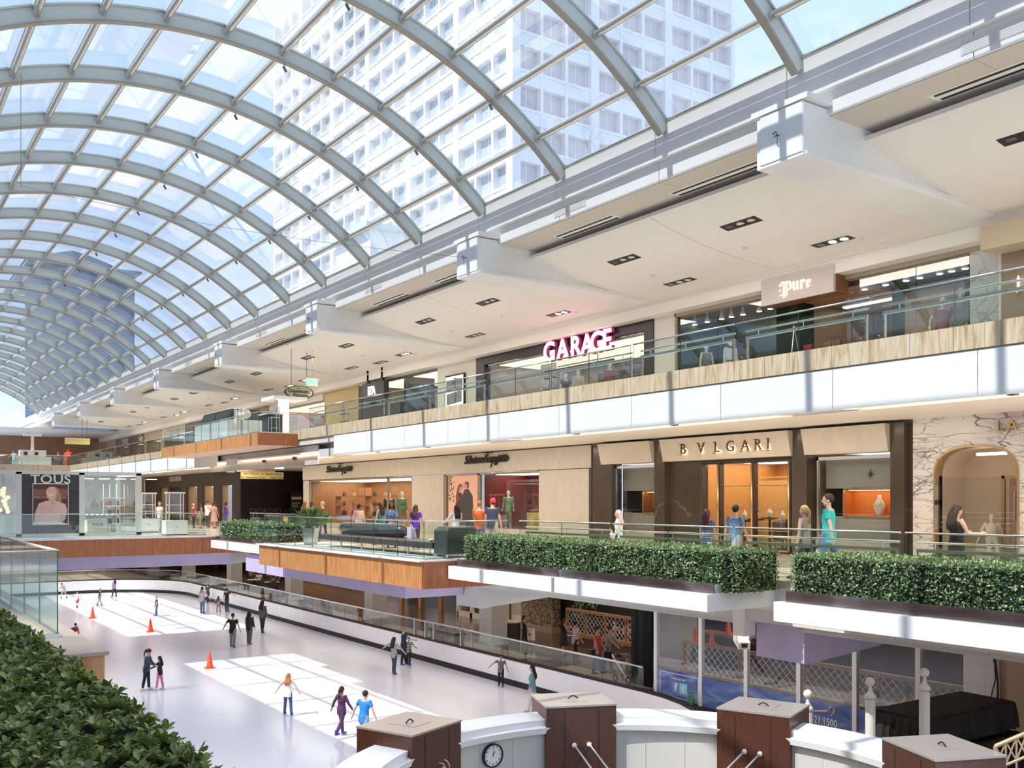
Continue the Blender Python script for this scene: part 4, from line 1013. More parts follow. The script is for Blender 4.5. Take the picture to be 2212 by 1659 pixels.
# garage-style clothes shop with neon letters
y0, y1 = Yf(1413), Yf(1030)
g3 = thing('clothes_shop', 'black-framed clothes shop front with the pink neon lettering', 'shop front', (X2, (y0+y1)/2, L3))
ga, gb = Yf(1393), Yf(1048)
b = MB().box(X2-.05, X2+.3, y0, y1, 7.93, HT).box(X2-.05, X2+.3, y0, ga, L3, 7.93).box(X2-.05, X2+.3, gb, y1, L3, 7.93)
part(b, 'black_frame', mat('aubergine_black', (.035, .022, .025), .4), g3)
for u0, u1 in ((1050, 1112), (1112, 1170), (1170, 1270), (1270, 1392)): pane(g3, Yf(u1)+.01, Yf(u0)-.01, L3, 7.92)
room(g3, ga, gb, L3, 7.95, mat('pale_shop_wall', (.50, .42, .36), .6), 4.5, M['tanfloor'], 'wdim')
part(MB().box(X2+1.2, X2+1.3, Yf(1150), Yf(1120), L3, 7.7), 'partition', M['cream'], g3)
part(MB().box(X2+2.8, X2+3.0, Yf(1390), Yf(1180), L3, 7.2), 'clothes_wall', mat('dark_clothes_wall', (.10, .10, .10), .7, var=.7, vscale=4), g3)
gs = thing('neon_sign', 'large pink neon GARAGE letters hanging in the black shop frame', 'sign', (X2-.25, Yf(1253), 7.6))
for ch, u, v in zip('GARAGE', (1197, 1226, 1254, 1279, 1300, 1322), (763, 757, 751, 747, 742, 737)):
    p = (X2-.25, Yf(u), zf(u, v))
    xpart('letter', ch, 1.12, mat('neon_return', (.55, .10, .25), .5), (p[0]+.08, p[1], p[2]), gs, bold=.035, depth=.07, sx=1.0)
    xpart('neon_tube', ch, 1.12, M['neon'], (p[0]-.01, p[1], p[2]), gs, bold=.035, depth=.01)
    xpart('neon_core', ch, 1.12, M['neon2'], (p[0]-.03, p[1], p[2]), gs, bold=-.008, depth=.01)
part(MB().tube([(X2-.2, Yf(1180), 7.05), (X2-.2, Yf(1335), 7.05)], .04, 6).tube([(X2-.2, Yf(1300), 7.9), (X2-.2, Yf(1300), 7.05)], .02, 5), 'support_bar', M['dsteel'], gs)
jp = thing('shop_poster', 'grey poster reading JEANS behind the glass left of the neon letters', 'poster', (X2+.6, Yf(1165), 6))
part(MB().box(X2+.6, X2+.63, Yf(1192), Yf(1142), 5.6, 7.1), 'sheet', mat('poster_grey', (.42, .40, .40), .6), jp)
xpart('lettering', 'JEANS', .55, M['porcelain'], (X2+.58, Yf(1167), 6.75), jp, spacing=1.0, depth=.004)
# poster wall with light box
wall3(Yf(1029), Yf(945), M['pilaster'], 'wall_right.004')
lb = thing('light_box', 'bright black-framed light box with grey pictures left of the neon shop', 'poster', (X2-.1, Yf(985), 5.2))
a, c = Yf(1006), Yf(965)
part(MB().box(X2-.10, X2, a, c, 5.2, 7.75), 'frame', M['black'], lb)
part(MB().box(X2-.11, X2-.10, a+.08, c-.08, 5.28, 7.67), 'panel', M['wlamp'], lb)
b = MB(); rnd = random.Random(11)
for (p, q, z0, z1, s) in ((.06, .5, 6.95, 7.45, .05), (.48, .94, 7.05, 7.6, -.1), (.1, .9, 6.3, 6.85, .1), (.1, .55, 5.75, 6.2, -.05), (.55, .92, 5.5, 6.15, .08)):
    w_ = c-a
    b.prism([(c-w_*p, z0), (c-w_*q, z0+s), (c-w_*q, z1+s), (c-w_*p, z1)], 'x', X2-.115, X2-.111)
part(b, 'pictures', mat('grey_print', (.28, .28, .29), .6, var=.6, vscale=9), lb)
# glass shop and dark grey shop with a white sign
y0, y1 = Yf(943), Yf(775)
d3 = thing('dark_shop', 'dark grey corner shop front with a white lettered sign left of the light box', 'shop front', (X2, (y0+y1)/2, L3))
pane(d3, Yf(942), Yf(905), L3, HT-.05); pane(d3, Yf(905), Yf(866), L3, HT-.05)
room(d3, y0, y1, L3, HT, mat('olive_shop_wall', (.24, .24, .20), .6), 4, M['tanfloor'], 'wdim')
b = MB().box(X2-.0, X2+.4, Yf(800), y1, L3, HT-.15).box(X2-.05, X2+.3, Yf(866), Yf(800), L3, 6.9).box(X2+.3, X2+2, Yf(868), Yf(862), L3, HT)
part(b, 'grey_cladding', mat('charcoal_cladding', (.06, .055, .05), .5), d3)
zs_ = thing('shop_sign', 'black box sign with angular white letters hung before the dark grey shop', 'sign', (X2-.4, Yf(826), 7.5))
part(MB().box(X2-.6, X2-.3, Yf(851), Yf(803), 7.15, 8.1), 'box', M['armani'], zs_)
part(MB().box(X2-.5, X2-.4, Yf(845), Yf(841), 8.1, 8.85).box(X2-.5, X2-.4, Yf(814), Yf(810), 8.1, 8.85), 'hanger', M['black'], zs_)
xpart('lettering', 'IZA', .62, M['wlamp'], (X2-.61, Yf(824), 7.66), zs_, bold=.02, spacing=.9, depth=.01)
# yellow wall and the striped cafe
wall3(Yf(774), Yf(701), mat('ochre_yellow_wall', (.58, .44, .22), .6), 'wall_right.005')
cf = thing('cafe_shop', 'pink-lit glass cafe front under the oval sign', 'shop front', (X2, Yf(640), L3))
room(cf, Yf(700), Yf(585), L3, 7.9, streak('pink_striped_wall', [(.55, .36, .30), (.80, .60, .50)], (1, 1, 9), 2, 2, .6), 4, M['tanfloor'], 'wdim')
for u0, u1 in ((590, 640), (640, 698)): pane(cf, Yf(u1), Yf(u0), L3, 7.85)
part(MB().box(X2-.1, X2+.3, Yf(700), Yf(585), 7.85, HT), 'header', M['pilaster'], cf)
ov = thing('hanging_sign', 'oval olive hanging sign reading The Cheesecake Factory with an arrow', 'sign', (0, 0, 0))
ox, oy, oz = at_Y(646, 848, 47.0); ov.location = (ox, oy, oz)
wv, hv = .78, .34
def ell(s): return [(ox+wv*s*math.cos(2*math.pi*k/40), oz+hv*s*math.sin(2*math.pi*k/40)) for k in range(40)]
part(MB().prism(ell(1), 'y', oy-.05, oy+.05), 'rim', mat('dark_rim', (.04, .035, .03), .5), ov)
part(MB().prism(ell(.90), 'y', oy-.06, oy-.04), 'board', mat('olive_board', (.32, .31, .20), .5), ov)
xpart('lettering', 'The', .13, M['black'], (ox-.05, oy-.065, oz+.19), ov, R=RBACK, depth=.004)
xpart('lettering', 'Cheesecake', .24, M['black'], (ox-.04, oy-.065, oz+.06), ov, R=RBACK, depth=.004, bold=.006)
xpart('lettering', 'Factory', .26, M['black'], (ox+.06, oy-.065, oz-.15), ov, R=RBACK, depth=.004, bold=.006)
b = MB().prism([(ox+.57+.10*math.cos(k*.524), oz-.02+.10*math.sin(k*.524)) for k in range(12)], 'y', oy-.064, oy-.06)
part(b, 'arrow_disc', M['porcelain'], ov)
part(MB().prism([(ox+.53, oz-.07), (ox+.64, oz-.02), (ox+.53, oz+.03)], 'y', oy-.07, oy-.062), 'arrow', M['black'], ov)
part(MB().tube([(ox-.63+.10*math.cos(k*.5), oy-.066, oz+.08+.10*math.sin(k*.5)) for k in range(14)], .012, 5), 'swirl', M['copper'], ov)
part(MB().tube([(ox-.42, oy, oz+.28), (ox-.42, oy, cz(ox)+.02)], .015, 6).tube([(ox+.42, oy, oz+.28), (ox+.42, oy, cz(ox+.4)+.02)], .015, 6), 'hanger', M['dsteel'], ov)
ex = at_Y(674, 834, 46.0); exit_sign(ex[0], 46, ex[2], 'green EXIT sign on the ceiling right of the oval sign', s=1.3, top_z=cz(ex[0])+.02)
# PURE boutique
y0, y1 = Yf(2158), Yf(1460)
p3_ = thing('boutique', 'boutique front with leafy green interior walls and a pale lilac sign panel', 'shop front', (X2, (y0+y1)/2, L3))
b = MB().box(X2-.05, X2+.2, Yf(1462), Yf(1460)+.02, L3, 8.36).box(X2-.05, X2+.3, Yf(2150), Yf(1460), 8.18, 8.36)
part(b, 'beige_frame', mat('beige_frame', (.45, .37, .28), .5), p3_)
for u0, u1 in ((1463, 1548), (1548, 1668), (1838, 1976), (1976, 2092)): pane(p3_, Yf(u1)+.01, Yf(u0)-.01, L3, 8.18)
pane(p3_, Yf(1836), Yf(1826), L3, 8.18); pane(p3_, Yf(1674), Yf(1668), L3, 8.18)
part(MB().box(X2, X2+.3, Yf(2158), Yf(2095), L3, 8.36), 'marble_pier', M['gmarble'], p3_)
part(MB().box(X2+2.0, X2+2.05, Yf(1668), Yf(1462), L3, 8.4).box(X2+.05, X2+2.0, Yf(1463), Yf(1461), L3, 8.4).box(X2+1.2, X2+2, Yf(1668), Yf(1655), L3, 8.4), 'green_wall', M['foliage'], p3_)
part(MB().box(X2+2.0, X2+2.05, Yf(2094), Yf(1838), L3, 8.4).box(X2+.05, X2+2.0, Yf(2096), Yf(2094), L3, 8.4), 'green_wall', M['foliage'], p3_)
part(MB().box(X2+1.9, X2+1.98, Yf(2000), Yf(1870), L3, 7.9), 'rose_panel', mat('rose_tan_panel', (.50, .32, .24), .6), p3_)
part(MB().box(X2+1.9, X2+1.95, Yf(1540), Yf(1468), L3, 7.3), 'dark_panel', M['armani'], p3_)
part(MB().box(X2+.3, X2+6, Yf(2100), Yf(1455), 8.4, 8.5), 'boutique_ceiling', mat('dark_ceiling', (.10, .08, .07), .7), p3_)
part(MB().box(X2+6, X2+6.1, Yf(1838), Yf(1668), L3, 8.4).box(X2+2.06, X2+6, Yf(1668)-.0, Yf(1664), L3, 8.4).box(X2+2.06, X2+6, Yf(1842), Yf(1838), L3, 8.4), 'back_room', mat('tan_back_room', (.55, .40, .28), .6), p3_)
part(MB().box(X2+1.0, X2+5, Yf(1830), Yf(1675), 8.1, 8.2), 'bulkhead', mat('copper_bulkhead', (.50, .28, .16), .5), p3_)
part(MB().box(X2+3.0, X2+3.2, Yf(1830), Yf(1690), 8.06, 8.1), 'light_panel', M['wwarm'], p3_)
scr = thing('wall_screen', 'glowing violet screen on the dark panel at the left end of the boutique', 'screen', (X2+1.85, Yf(1494), 6.4))
part(MB().box(X2+1.86, X2+1.9, Yf(1507), Yf(1484), 6.1, 7.25), 'casing', M['black'], scr)
part(MB().box(X2+1.85, X2+1.86, Yf(1505), Yf(1486), 6.15, 7.2), 'display', M['screen'], scr)
ps = thing('shop_sign', 'pale lilac panel with cream blackletter word Pure', 'sign', (X2-.5, Yf(1748), 8.05))
a, c = Yf(1826), Yf(1670)
part(MB().box(X2-.55, X2-.45, a, c, 7.78, 8.55), 'panel', mat('pale_lilac', (.62, .54, .53), .5), ps)
part(MB().box(X2-.45, X2+.1, a-.02, a+.02, 7.78, 8.62).box(X2-.45, X2+.1, c-.02, c+.02, 7.78, 8.62).box(X2-.45, X2+.1, a, c, 7.78, 7.81), 'copper_return', mat('copper_return', (.30, .14, .07), .35, .4), ps)
cl = mat('cream_letter', (.85, .80, .68), .5, emit=(1, .92, .75), es=.35)
# blackletter strokes: slanted diamonds and stems
def black_word(parent, x, yc, zc, s):
    b = MB(); 
    def st(x0, z0, x1, z1, w_): b.prism([(yc-(x0-w_)*s, zc+(z0)*s), (yc-(x0+w_)*s, zc+(z0)*s), (yc-(x1+w_)*s, zc+(z1)*s), (yc-(x1-w_)*s, zc+(z1)*s)], 'x', x-.03, x)
    def dia(x0, z0, r): b.prism([(yc-(x0-r)*s, zc+z0*s), (yc-x0*s, zc+(z0-r)*s), (yc-(x0+r)*s, zc+z0*s), (yc-x0*s, zc+(z0+r)*s)], 'x', x-.03, x)
    # P
    st(-1.02, -.62, -1.02, .42, .075); st(-.80, -.55, -.80, .45, .05); st(-1.35, .30, -1.12, .48, .05); dia(-1.33, .25, .11); st(-1.12, .46, -.62, .40, .08); st(-.58, .40, -.46, .10, .09); st(-.46, .14, -.52, -.12, .09); st(-.55, -.12, -.84, -.22, .08); st(-1.40, -.45, -1.0, -.30, .05); dia(-1.36, -.10, .09)
    # u
    dia(-.22, .24, .11); st(-.22, .2, -.22, -.16, .075); dia(-.17, -.2, .11); st(-.14, -.24, .02, -.12, .03); dia(.08, .24, .11); st(.08, .2, .08, -.16, .075); dia(.13, -.2, .11)
    # r
    dia(.40, .24, .11); st(.40, .2, .40, -.18, .075); dia(.42, -.22, .11); dia(.60, .22, .12); st(.46, .14, .56, .22, .03)
    # e
    st(.86, .2, .86, -.14, .075); dia(.90, -.2, .12); st(.9, .26, 1.08, .22, .06); st(1.10, .22, 1.08, .04, .065); st(.92, -.02, 1.10, .05, .03); st(.95, -.22, 1.14, -.12, .03)
    return part(b, 'lettering', cl, parent)
black_word(ps, X2-.56, Yf(1747), 8.18, .46)
for k, u in enumerate((1501, 1528, 1559, 1580, 1605, 1640, 1664, 1868, 1913, 1957, 1987, 2030, 2056, 2085)):
    t = thing('pendant_spot', 'cone-shaped ceiling lamp shining in the leafy boutique, %s from the left' % ORD[k], 'lamp', (X2+.8, Yf(u), 8.05), 0, 'cone lamps in the boutique')
    x, y = X2+.8, Yf(u)*(X2+.8)/X2
    part(MB().lathe((x, y), [(.10, 7.98), (.105, 8.02), (.05, 8.12), (.03, 8.4)], 12), 'shade', M['lens'], t, True)
    part(MB().lathe((x, y), [(.085, 7.972), (.085, 7.985)], 12), 'bulb', M['lamp'], t)
wall3(4.0, Yf(2158), M['pilaster'], 'wall_right.006')
bx_ = thing('sign_box', 'plain beige sign box over the next shop at the right edge', 'sign', (X2-.6, Yf(2190), 8.2))
part(MB().box(X2-.8, X2, 8.0, Yf(2155), 7.95, 8.55), 'fascia', mat('beige_box', (.60, .50, .36), .6), bx_)
part(MB().box(X2-.05, X2+.02, 8.0, Yf(2165), L3, 7.95), 'brown_wall', mat('taupe_shop_wall', (.30, .23, .18), .6), bx_)
sc = thing('wall_sconce', 'small lit brass wall sconce at the right edge of the upper floor', 'lamp', (X2-.1, Yf(2206), 6.9))
part(MB().tube([(X2-.05, Yf(2206), 6.9), (X2-.14, Yf(2206), 6.9)], .02, 6).lathe((X2-.14, Yf(2206)), [(.05, 6.86), (.05, 6.92)], 8), 'arm', M['gold'], sc)
part(MB().lathe((X2-.14, Yf(2206)), [(.03, 6.92), (.035, 7.2), (.01, 7.3)], 8), 'bulb', M['warm'], sc)
# podium and goods inside the upper shops
for k, (a, c, nm) in enumerate(((Yf(1668), Yf(1465), 'left window of the leafy boutique'), (Yf(2092), Yf(1840), 'right window of the leafy boutique'), (Yf(1390), Yf(1172), 'neon shop window'))):
    t = thing('podium', 'white podium for mannequins in the '+nm, 'podium', (X2+.8, (a+c)/2, L3))
    part(MB().box(X2+.25, X2+1.5, a+.1, c-.1, L3, L3+.62), 'block', M['pilaster'], t); part(MB().box(X2+.22, X2+1.53, a+.07, c-.07, L3+.62, L3+.65), 'top', M['porcelain'], t)
dt = thing('display_table', 'tan display table inside the boutique door', 'table', (X2+2, Yf(1750), L3))
ta, tb = Yf(1830), Yf(1690)
part(MB().box(X2+.6, X2+1.6, ta, tb, L3+1.62, L3+1.68), 'top', M['tanw'], dt)
for y in (ta+.1, tb-.1):
    for x in (X2+.7, X2+1.5): part(MB().box(x-.03, x+.03, y-.03, y+.03, L3, L3+1.62), 'leg', M['tanw'], dt)
for k, (u, c, nm) in enumerate(((1702, (.35, .03, .05), 'dark red'), (1745, (.30, .13, .07), 'brown'), (1762, (.28, .12, .08), 'chestnut'), (1818, (.25, .08, .05), 'russet'))):
    handbag(X2+1.0, Yf(u), L3+1.68, 1.1, c, '%s handbag on the table inside the boutique door' % nm, 'handbags in the boutique')
tp = thing('tripod_stand', 'bright metal tripod easel inside the boutique glass, left of the door', 'tripod', (X2+.7, Yf(1685), L3))
yt = Yf(1684)
for dy, dx in ((.42, .2), (-.42, .2), (0, -.35)): part(MB().tube([(X2+.7, yt, 7.2), (X2+.7+dx, yt+dy, L3)], .02, 6), 'leg', M['steel'], tp)
part(MB().ball((X2+.7, yt, 7.22), .05, 8, 5), 'head', M['steel'], tp)
# ---- far upper level: simple lit shops, awning kiosk on the wooden balcony, bar stool and lit post
cols = [(.30, .20, .13), (.55, .50, .42), (.22, .15, .11), (.60, .52, .40), (.42, .32, .22), (.18, .12, .09)]
ue = [583, 520, 455, 400, 350, 312, 278, 250, 229, 200]
for k in range(len(ue)-2):
    a, c = Yf(ue[k]), Yf(ue[k+1])
    t = thing('distant_shop', 'small far shop front on the upper level, %s one left of the cafe' % ORD[k], 'shop front', (X2, (a+c)/2, L3))
    part(MB().box(X2, X2+.2, a, c, 7.5, HT).box(X2, X2+.2, a, a+.5, L3, 7.5).box(X2, X2+.2, c-.5, c, L3, 7.5), 'surround', mat('far_front_%d' % k, cols[k % 6], .6), t)
    pane(t, a+.5, c-.5, L3, 7.5)
    room(t, a+.5, c-.5, L3, 7.5, mat('far_room_%d' % k, [(.35, .22, .15), (.5, .42, .32), (.25, .22, .2)][k % 3], .6, var=.5, vscale=2), 2.5, M['tanfloor'], 'wdim')
sign('shop_sign', 'SPERRY', .8, M['porcelain'], (X2-.05, Yf(272), 7.85), 'small far white sign reading SPERRY on the upper level')
sign('shop_sign', 'Guy', .9, M['porcelain'], (X2-.05, Yf(305), 7.9), 'small far script sign right of the SPERRY sign', shear=.3)
rs = thing('neon_emblem', 'far red glowing star-like emblem near the upper left corner', 'sign', (at_Y(147, 980, 117.95)[0], 117.95, at_Y(147, 980, 117.95)[2]))
ex_, ez_ = rs.location.x, rs.location.z; b = MB()
for k in range(5):
    a = math.pi/2+2*math.pi*k/5; b.prism([(ex_+.42*math.cos(a), ez_+.42*math.sin(a)), (ex_+.15*math.cos(a+.6), ez_+.15*math.sin(a+.6)), (ex_, ez_), (ex_+.15*math.cos(a-.6), ez_+.15*math.sin(a-.6))], 'y', 117.9, 117.99)
part(b, 'star', mat('red_neon', (.9, .05, .05), .5, emit=(1, .06, .05), es=1.5), rs)
part(MB().box(ex_-.12, ex_+.12, 117.97, 118.02, ez_-.12, ez_+.12), 'mount', M['dsteel'], rs)
hb = at_Y(170, 956, 99.5)
gsn = thing('hanging_sign', 'far golden hanging direction sign below the ceiling at upper left', 'sign', (hb[0], 99.5, hb[2]))
hw1, hw2 = at_Y(140, 956, 99.5)[0], at_Y(194, 956, 99.5)[0]
part(MB().box(hw1, hw2, 99.45, 99.55, at_Y(170, 960, 99.5)[2]+.0, at_Y(170, 950, 99.5)[2]), 'panel', mat('far_gold_sign', (.66, .58, .25), .35, .3), gsn)
part(MB().box(hw1, hw2, 99.4, 99.6, at_Y(170, 950, 99.5)[2], at_Y(170, 948, 99.5)[2]+.05), 'light_box', M['gold'], gsn)
zt_ = at_Y(170, 950, 99.5)[2]
part(MB().tube([(hw2-.25, 99.5, zt_), (hw2-.25, 99.5, cz(hw2-.25)+.02)], .02, 5), 'hanger', M['dsteel'], gsn)
part(MB().tube([(max(18.5, hw1+.4), 99.5, zt_), (max(18.5, hw1+.4), 99.5, cz(18.5)+.02)], .02, 5), 'hanger', M['dsteel'], gsn)
# awning kiosk
kz = L3
ak = thing('sweets_kiosk', 'white kiosk with a dark green fabric roof on the upper wooden balcony', 'kiosk', (19.5, 53, kz))
ka, kc = YX(505, 19), YX(444, 19)
part(MB().prism([(18.6, 6.45), (18.9, 7.15), (20.6, 7.15), (20.9, 6.45)], 'y', ka, kc), 'fabric_roof', streak('green_black_cloth', [(.02, .03, .028), (.05, .065, .06)], (1, 1, .3), 3, 5, .8, bump=.5), ak)
part(MB().box(18.5, 20.9, ka-.6, kc+.6, kz, kz+1.75), 'counter', mat('pale_panel', (.62, .64, .62), .4), ak)
for y in (ka+.1, kc-.1):
    for x in (18.7, 20.8): part(MB().box(x-.04, x+.04, y-.04, y+.04, kz+1.75, 6.5), 'post', M['dsteel'], ak)
it = thing('kiosk_sign', 'white letters its standing on the green roofed kiosk', 'sign', (18.4, YX(511, 18.4), 7.35))
xpart('lettering', 'its', .8, M['wlamp'], (18.4, YX(511, 18.4), 6.62), it, bold=.02)
part(MB().box(18.38, 18.44, YX(511, 18.4)-.7, YX(511, 18.4)+.7, 6.24, 6.30), 'bar', M['steel'], it)
for y in (YX(511, 18.4)-.6, YX(511, 18.4)+.6): part(MB().box(18.39, 18.43, y-.02, y+.02, kz, 6.28), 'post', M['steel'], it)
fp = thing('winged_figure', 'white winged display figure behind the glass of the upper wooden balcony', 'figure', (17.6, YX(522, 17.6), kz))
fy = YX(522, 17.6)
b = MB().ball((17.6, fy, 6.35), .5, 14, 8, sq=(.55, 1.1, .62)).ball((17.6, fy-.75, 6.3), .25, 10, 6)
part(b, 'body', M['porcelain'], fp, True)
b = MB()
for k in range(4): b.prism([(fy+.35, 6.4), (fy+.95+.1*k, 6.75-.2*k), (fy+.85, 6.4-.2*k)], 'x', 17.5+.02*k, 17.54+.02*k)
part(b, 'wing', M['porcelain'], fp)
part(MB().tube([(17.6, fy, 6.1), (17.6, fy, kz)], .05, 8).lathe((17.6, fy), [(.4, kz), (.4, kz+.05)], 14), 'stand', M['steel'], fp)
lp_ = thing('lit_post', 'white square post with a warm glowing edge and flat white canopy', 'post', (17.6, YX(608, 17.6), kz))
py = YX(608, 17.6); zt = zX(608, 866, 17.6)
part(MB().box(17.35, 17.85, py-.25, py+.35, kz, zt), 'shaft', M['porcelain'], lp_)
part(MB().box(17.34, 17.85, py-.34, py-.25, kz, zt), 'glow_strip', M['warm'], lp_)
part(MB().box(16.9, 18.6, py-.8, py+.9, zt, zt+.16), 'canopy', M['white'], lp_)
def stool(x, y, z, label):
    t = thing('bar_stool', label, 'bar stool', (x, y, z))
    part(MB().box(x-.2, x+.2, y-.2, y+.2, z+.74, z+.78), 'seat', M['steel'], t)
    for dx in (-.18, .18):
        for dy in (-.18, .18): part(MB().tube([(x+dx*1.15, y+dy*1.15, z), (x+dx, y+dy, z+.75)], .018, 6), 'leg', M['steel'], t)
    b = MB()
    for k in range(4): b.box(x+.17, x+.2, y-.19, y+.19, z+.92+.09*k, z+.96+.09*k)
    b.box(x+.17, x+.2, y-.2, y-.17, z+.78, z+1.28).box(x+.17, x+.2, y+.17, y+.2, z+.78, z+1.28)
    part(b, 'backrest', M['steel'], t)
    part(MB().box(x-.19, x+.19, y-.2, y-.18, z+.28, z+.3).box(x-.19, x+.19, y+.18, y+.2, z+.28, z+.3), 'footrest', M['steel'], t)
sy = 42.9
stool(at_Y(592, 930, sy)[0], sy, L3+.01, 'pale metal bar stool on the upper wooden balcony beside the lit post')
ct = thing('bar_counter', 'dark bar counter with a pale top behind the bar stool', 'counter', (17.6, 44, L3))
cxa, cxb = at_Y(574, 930, 44)[0], at_Y(604, 930, 44)[0]
part(MB().box(cxa, cxb, 43.6, 44.5, L3, L3+.98), 'front', M['armani'], ct); part(MB().box(cxa-.15, cxb, 43.45, 44.6, L3+.98, L3+1.03), 'top', M['porcelain'], ct)

# ================================================================ ceiling fittings of level 3
def downlight(x, y, label, lit, rz=0):
    z = cz(x)
    t = thing('recessed_downlight', label, 'ceiling lamp', (x, y, z), 0, 'recessed downlights of the upper ceiling')
    sl = (cz(x+.01)-cz(x-.01))/.02
    w_, l_ = .17, .62
    def zz(dx, o=0): return z+sl*dx-.012-o
    b = MB().add([(x-w_, y-l_, zz(-w_)), (x+w_, y-l_, zz(w_)), (x+w_, y+l_, zz(w_)), (x-w_, y+l_, zz(-w_)), (x-w_, y-l_, zz(-w_)+.02), (x+w_, y-l_, zz(w_)+.02), (x+w_, y+l_, zz(w_)+.02), (x-w_, y+l_, zz(-w_)+.02)], [(0, 3, 2, 1), (4, 5, 6, 7), (0, 1, 5, 4), (1, 2, 6, 5), (2, 3, 7, 6), (3, 0, 4, 7)])
    part(b, 'black_trough', M['black'], t)
    for k, d in enumerate((-.38, 0, .38)):
        h = MB().lathe2((x, y+d, z-.02), [(.0, 0), (.11, 0), (.12, .015), (.12, .04)], 12, 0, (1, 1, 1))
        part(h, 'lamp_head', M['lamp'] if lit and k < 2 else M['lens'] if k < 2 else M['dsteel'], t)
bay = ['nearest', 'second', 'third', 'fourth', 'fifth', 'sixth', 'seventh', 'eighth']
for i in range(len(GRID)-1):
    ym = GRID[i]+6.3
    # front slots
    for s, (p, q) in enumerate(((ym-4.9, ym-1.3), (ym+1.2, ym+3.8))):
        if i == 0 and q < 0: continue
        t = thing('air_vent', 'pair of thin black air slots in the soffit, %s bay, %s' % (bay[i], ('nearer', 'farther')[s]), 'air vent', (18.2, (p+q)/2, 9.83), 0, 'air slots in the roof soffit')
        for xx in (18.05, 18.30): part(MB().box(xx-.04, xx+.04, p, q, 9.825, 9.842), 'slot', M['black'], t)
        part(MB().box(17.94, 18.41, p-.1, q+.1, 9.834, 9.8405), 'frame', M['ceil'], t)
    for s, (x, dy, lit) in enumerate(((20.0, -1.9, False), (20.0, 2.9, False), (22.6, -2.9, True), (22.6, 3.1, False), (22.9, 0.2, i % 2 == 0))):
        if i == 0 and ym+dy < 4: continue
        if s == 4 and i < 3: continue
        downlight(x, ym+dy, 'black recessed triple downlight in the %s ceiling bay, %s' % (bay[i], ['front row, nearer', 'front row, farther', 'shop side, nearer', 'shop side, farther', 'shop side, middle'][s]), lit)
    for s, (x, dy) in enumerate(((21.4, -.8), (22.9, -3.6), (21.5, 3.2))):
        z = cz(x); t = thing('smoke_detector', 'small round white detector on the ceiling, %s bay, %s' % (bay[i], ['middle', 'nearer', 'farther'][s]), 'smoke detector', (x, ym+dy, z), 0, 'ceiling detectors')
        part(MB().lathe((x, ym+dy), [(.05, z-.05), (.08, z-.035), (.085, z+.01)], 12), 'housing', M['lens'], t)
    # vent grilles in the beam face
    t = thing('beam_grille', 'grey rectangular grille in the white roof beam, %s bay from the right' % bay[i], 'air vent', (17.13, ym+2, 10.1), 0, 'grilles in the roof beam')
    b = MB().box(17.118, 17.135, ym+1.2, ym+2.7, 9.98, 10.26)
    part(b, 'frame', M['lens'], t)
    b = MB()
    for k in range(6): b.box(17.112, 17.12, ym+1.24, ym+2.66, 10.0+.04*k, 10.02+.04*k)
    part(b, 'louvre', M['lens'], t)
    ld = bpy.data.lights.new('upper_fill_light', 'AREA'); ld.shape = 'RECTANGLE'; ld.size = 1.0; ld.size_y = 9; ld.energy = 160; ld.color = (1, .88, .74)  # added fill for the bay, apart from its recessed downlights
    lo = bpy.data.objects.new('upper_fill_light', ld); COL.objects.link(lo); lo.location = (20.6, ym, 8.95)
# little spot fittings hanging from the ribs
kk = 0
for i, Yr in enumerate(RIBS):
    if Yr < 20 or Yr > 62: continue
    for s, deg in enumerate((9, 30)):
        x, z = vp(math.radians(deg), VR-.43)
        t = thing('rib_spotlight', 'tiny dark spotlight under a glass roof rib, %s rib, %s' % (ORD[i-7], ('crown side', 'beam side')[s]), 'lamp', (x, Yr, z), 0, 'spotlights under the roof ribs')
        part(MB().tube([(x, Yr, z), (x+.02, Yr, z-.10)], .02, 6), 'stem', M['rib'], t)
        part(MB().tube([(x-.03, Yr-.02, z-.10), (x+.06, Yr-.02, z-.24)], .04, 8), 'can', M['dsteel'], t)
# ================================================================ ice rink barrier
rb = thing('rink_barrier', 'white ice rink barrier with black kick plate and glass screens', 'barrier', (22.15, 50, -5.8))
def rink_path(off=0, n=10):
    """right side, far corner, far side"""
    R_ = 7.0; p = []
    for k in range(n+1):
        a = math.radians(-90+90*k/n); p.append((15.15+(R_+off)*math.cos(a), 24.5+(R_+off)*math.sin(a)))
    y = 24.5
    while y < 76.6-.1: y += 2.1715; p.append((22.15+off, min(y, 76.6)))
    for k in range(1, n+1):
        a = math.radians(90*k/n); p.append((15.15+(R_+off)*math.cos(a), 76.6+(R_+off)*math.sin(a)))
    x = 15.15
    while x > -2: x -= 2.2; p.append((x, 83.6+off))
    return p
def ribbon(off0, off1, z0, z1):
    a, c = rink_path(off0), rink_path(off1); b = MB()
    b.grid([[(x, y, z0) for x, y in a], [(x, y, z1) for x, y in a]]); b.grid([[(x, y, z1) for x, y in a], [(x, y, z1) for x, y in c]])
    b.grid([[(x, y, z1) for x, y in c], [(x, y, z0) for x, y in c]]); b.grid([[(x, y, z0) for x, y in c], [(x, y, z0) for x, y in a]])
    return b
part(ribbon(0, .14, -5.82, -4.76), 'board', M['board'], rb)
part(ribbon(-.02, 0, -5.8, -5.56), 'kick_plate', M['rubber'], rb)
part(ribbon(-.02, .18, -4.78, -4.70), 'ledge', M['rubber'], rb)
pp = rink_path(.08)
for i in range(len(pp)-1):
    if i < 10: continue
    b = MB(); glass_panel(b, pp[i], pp[i+1], -4.70, -3.97)
    part(b, 'glass_screen', [M['rglass'], M['gedge']], rb)
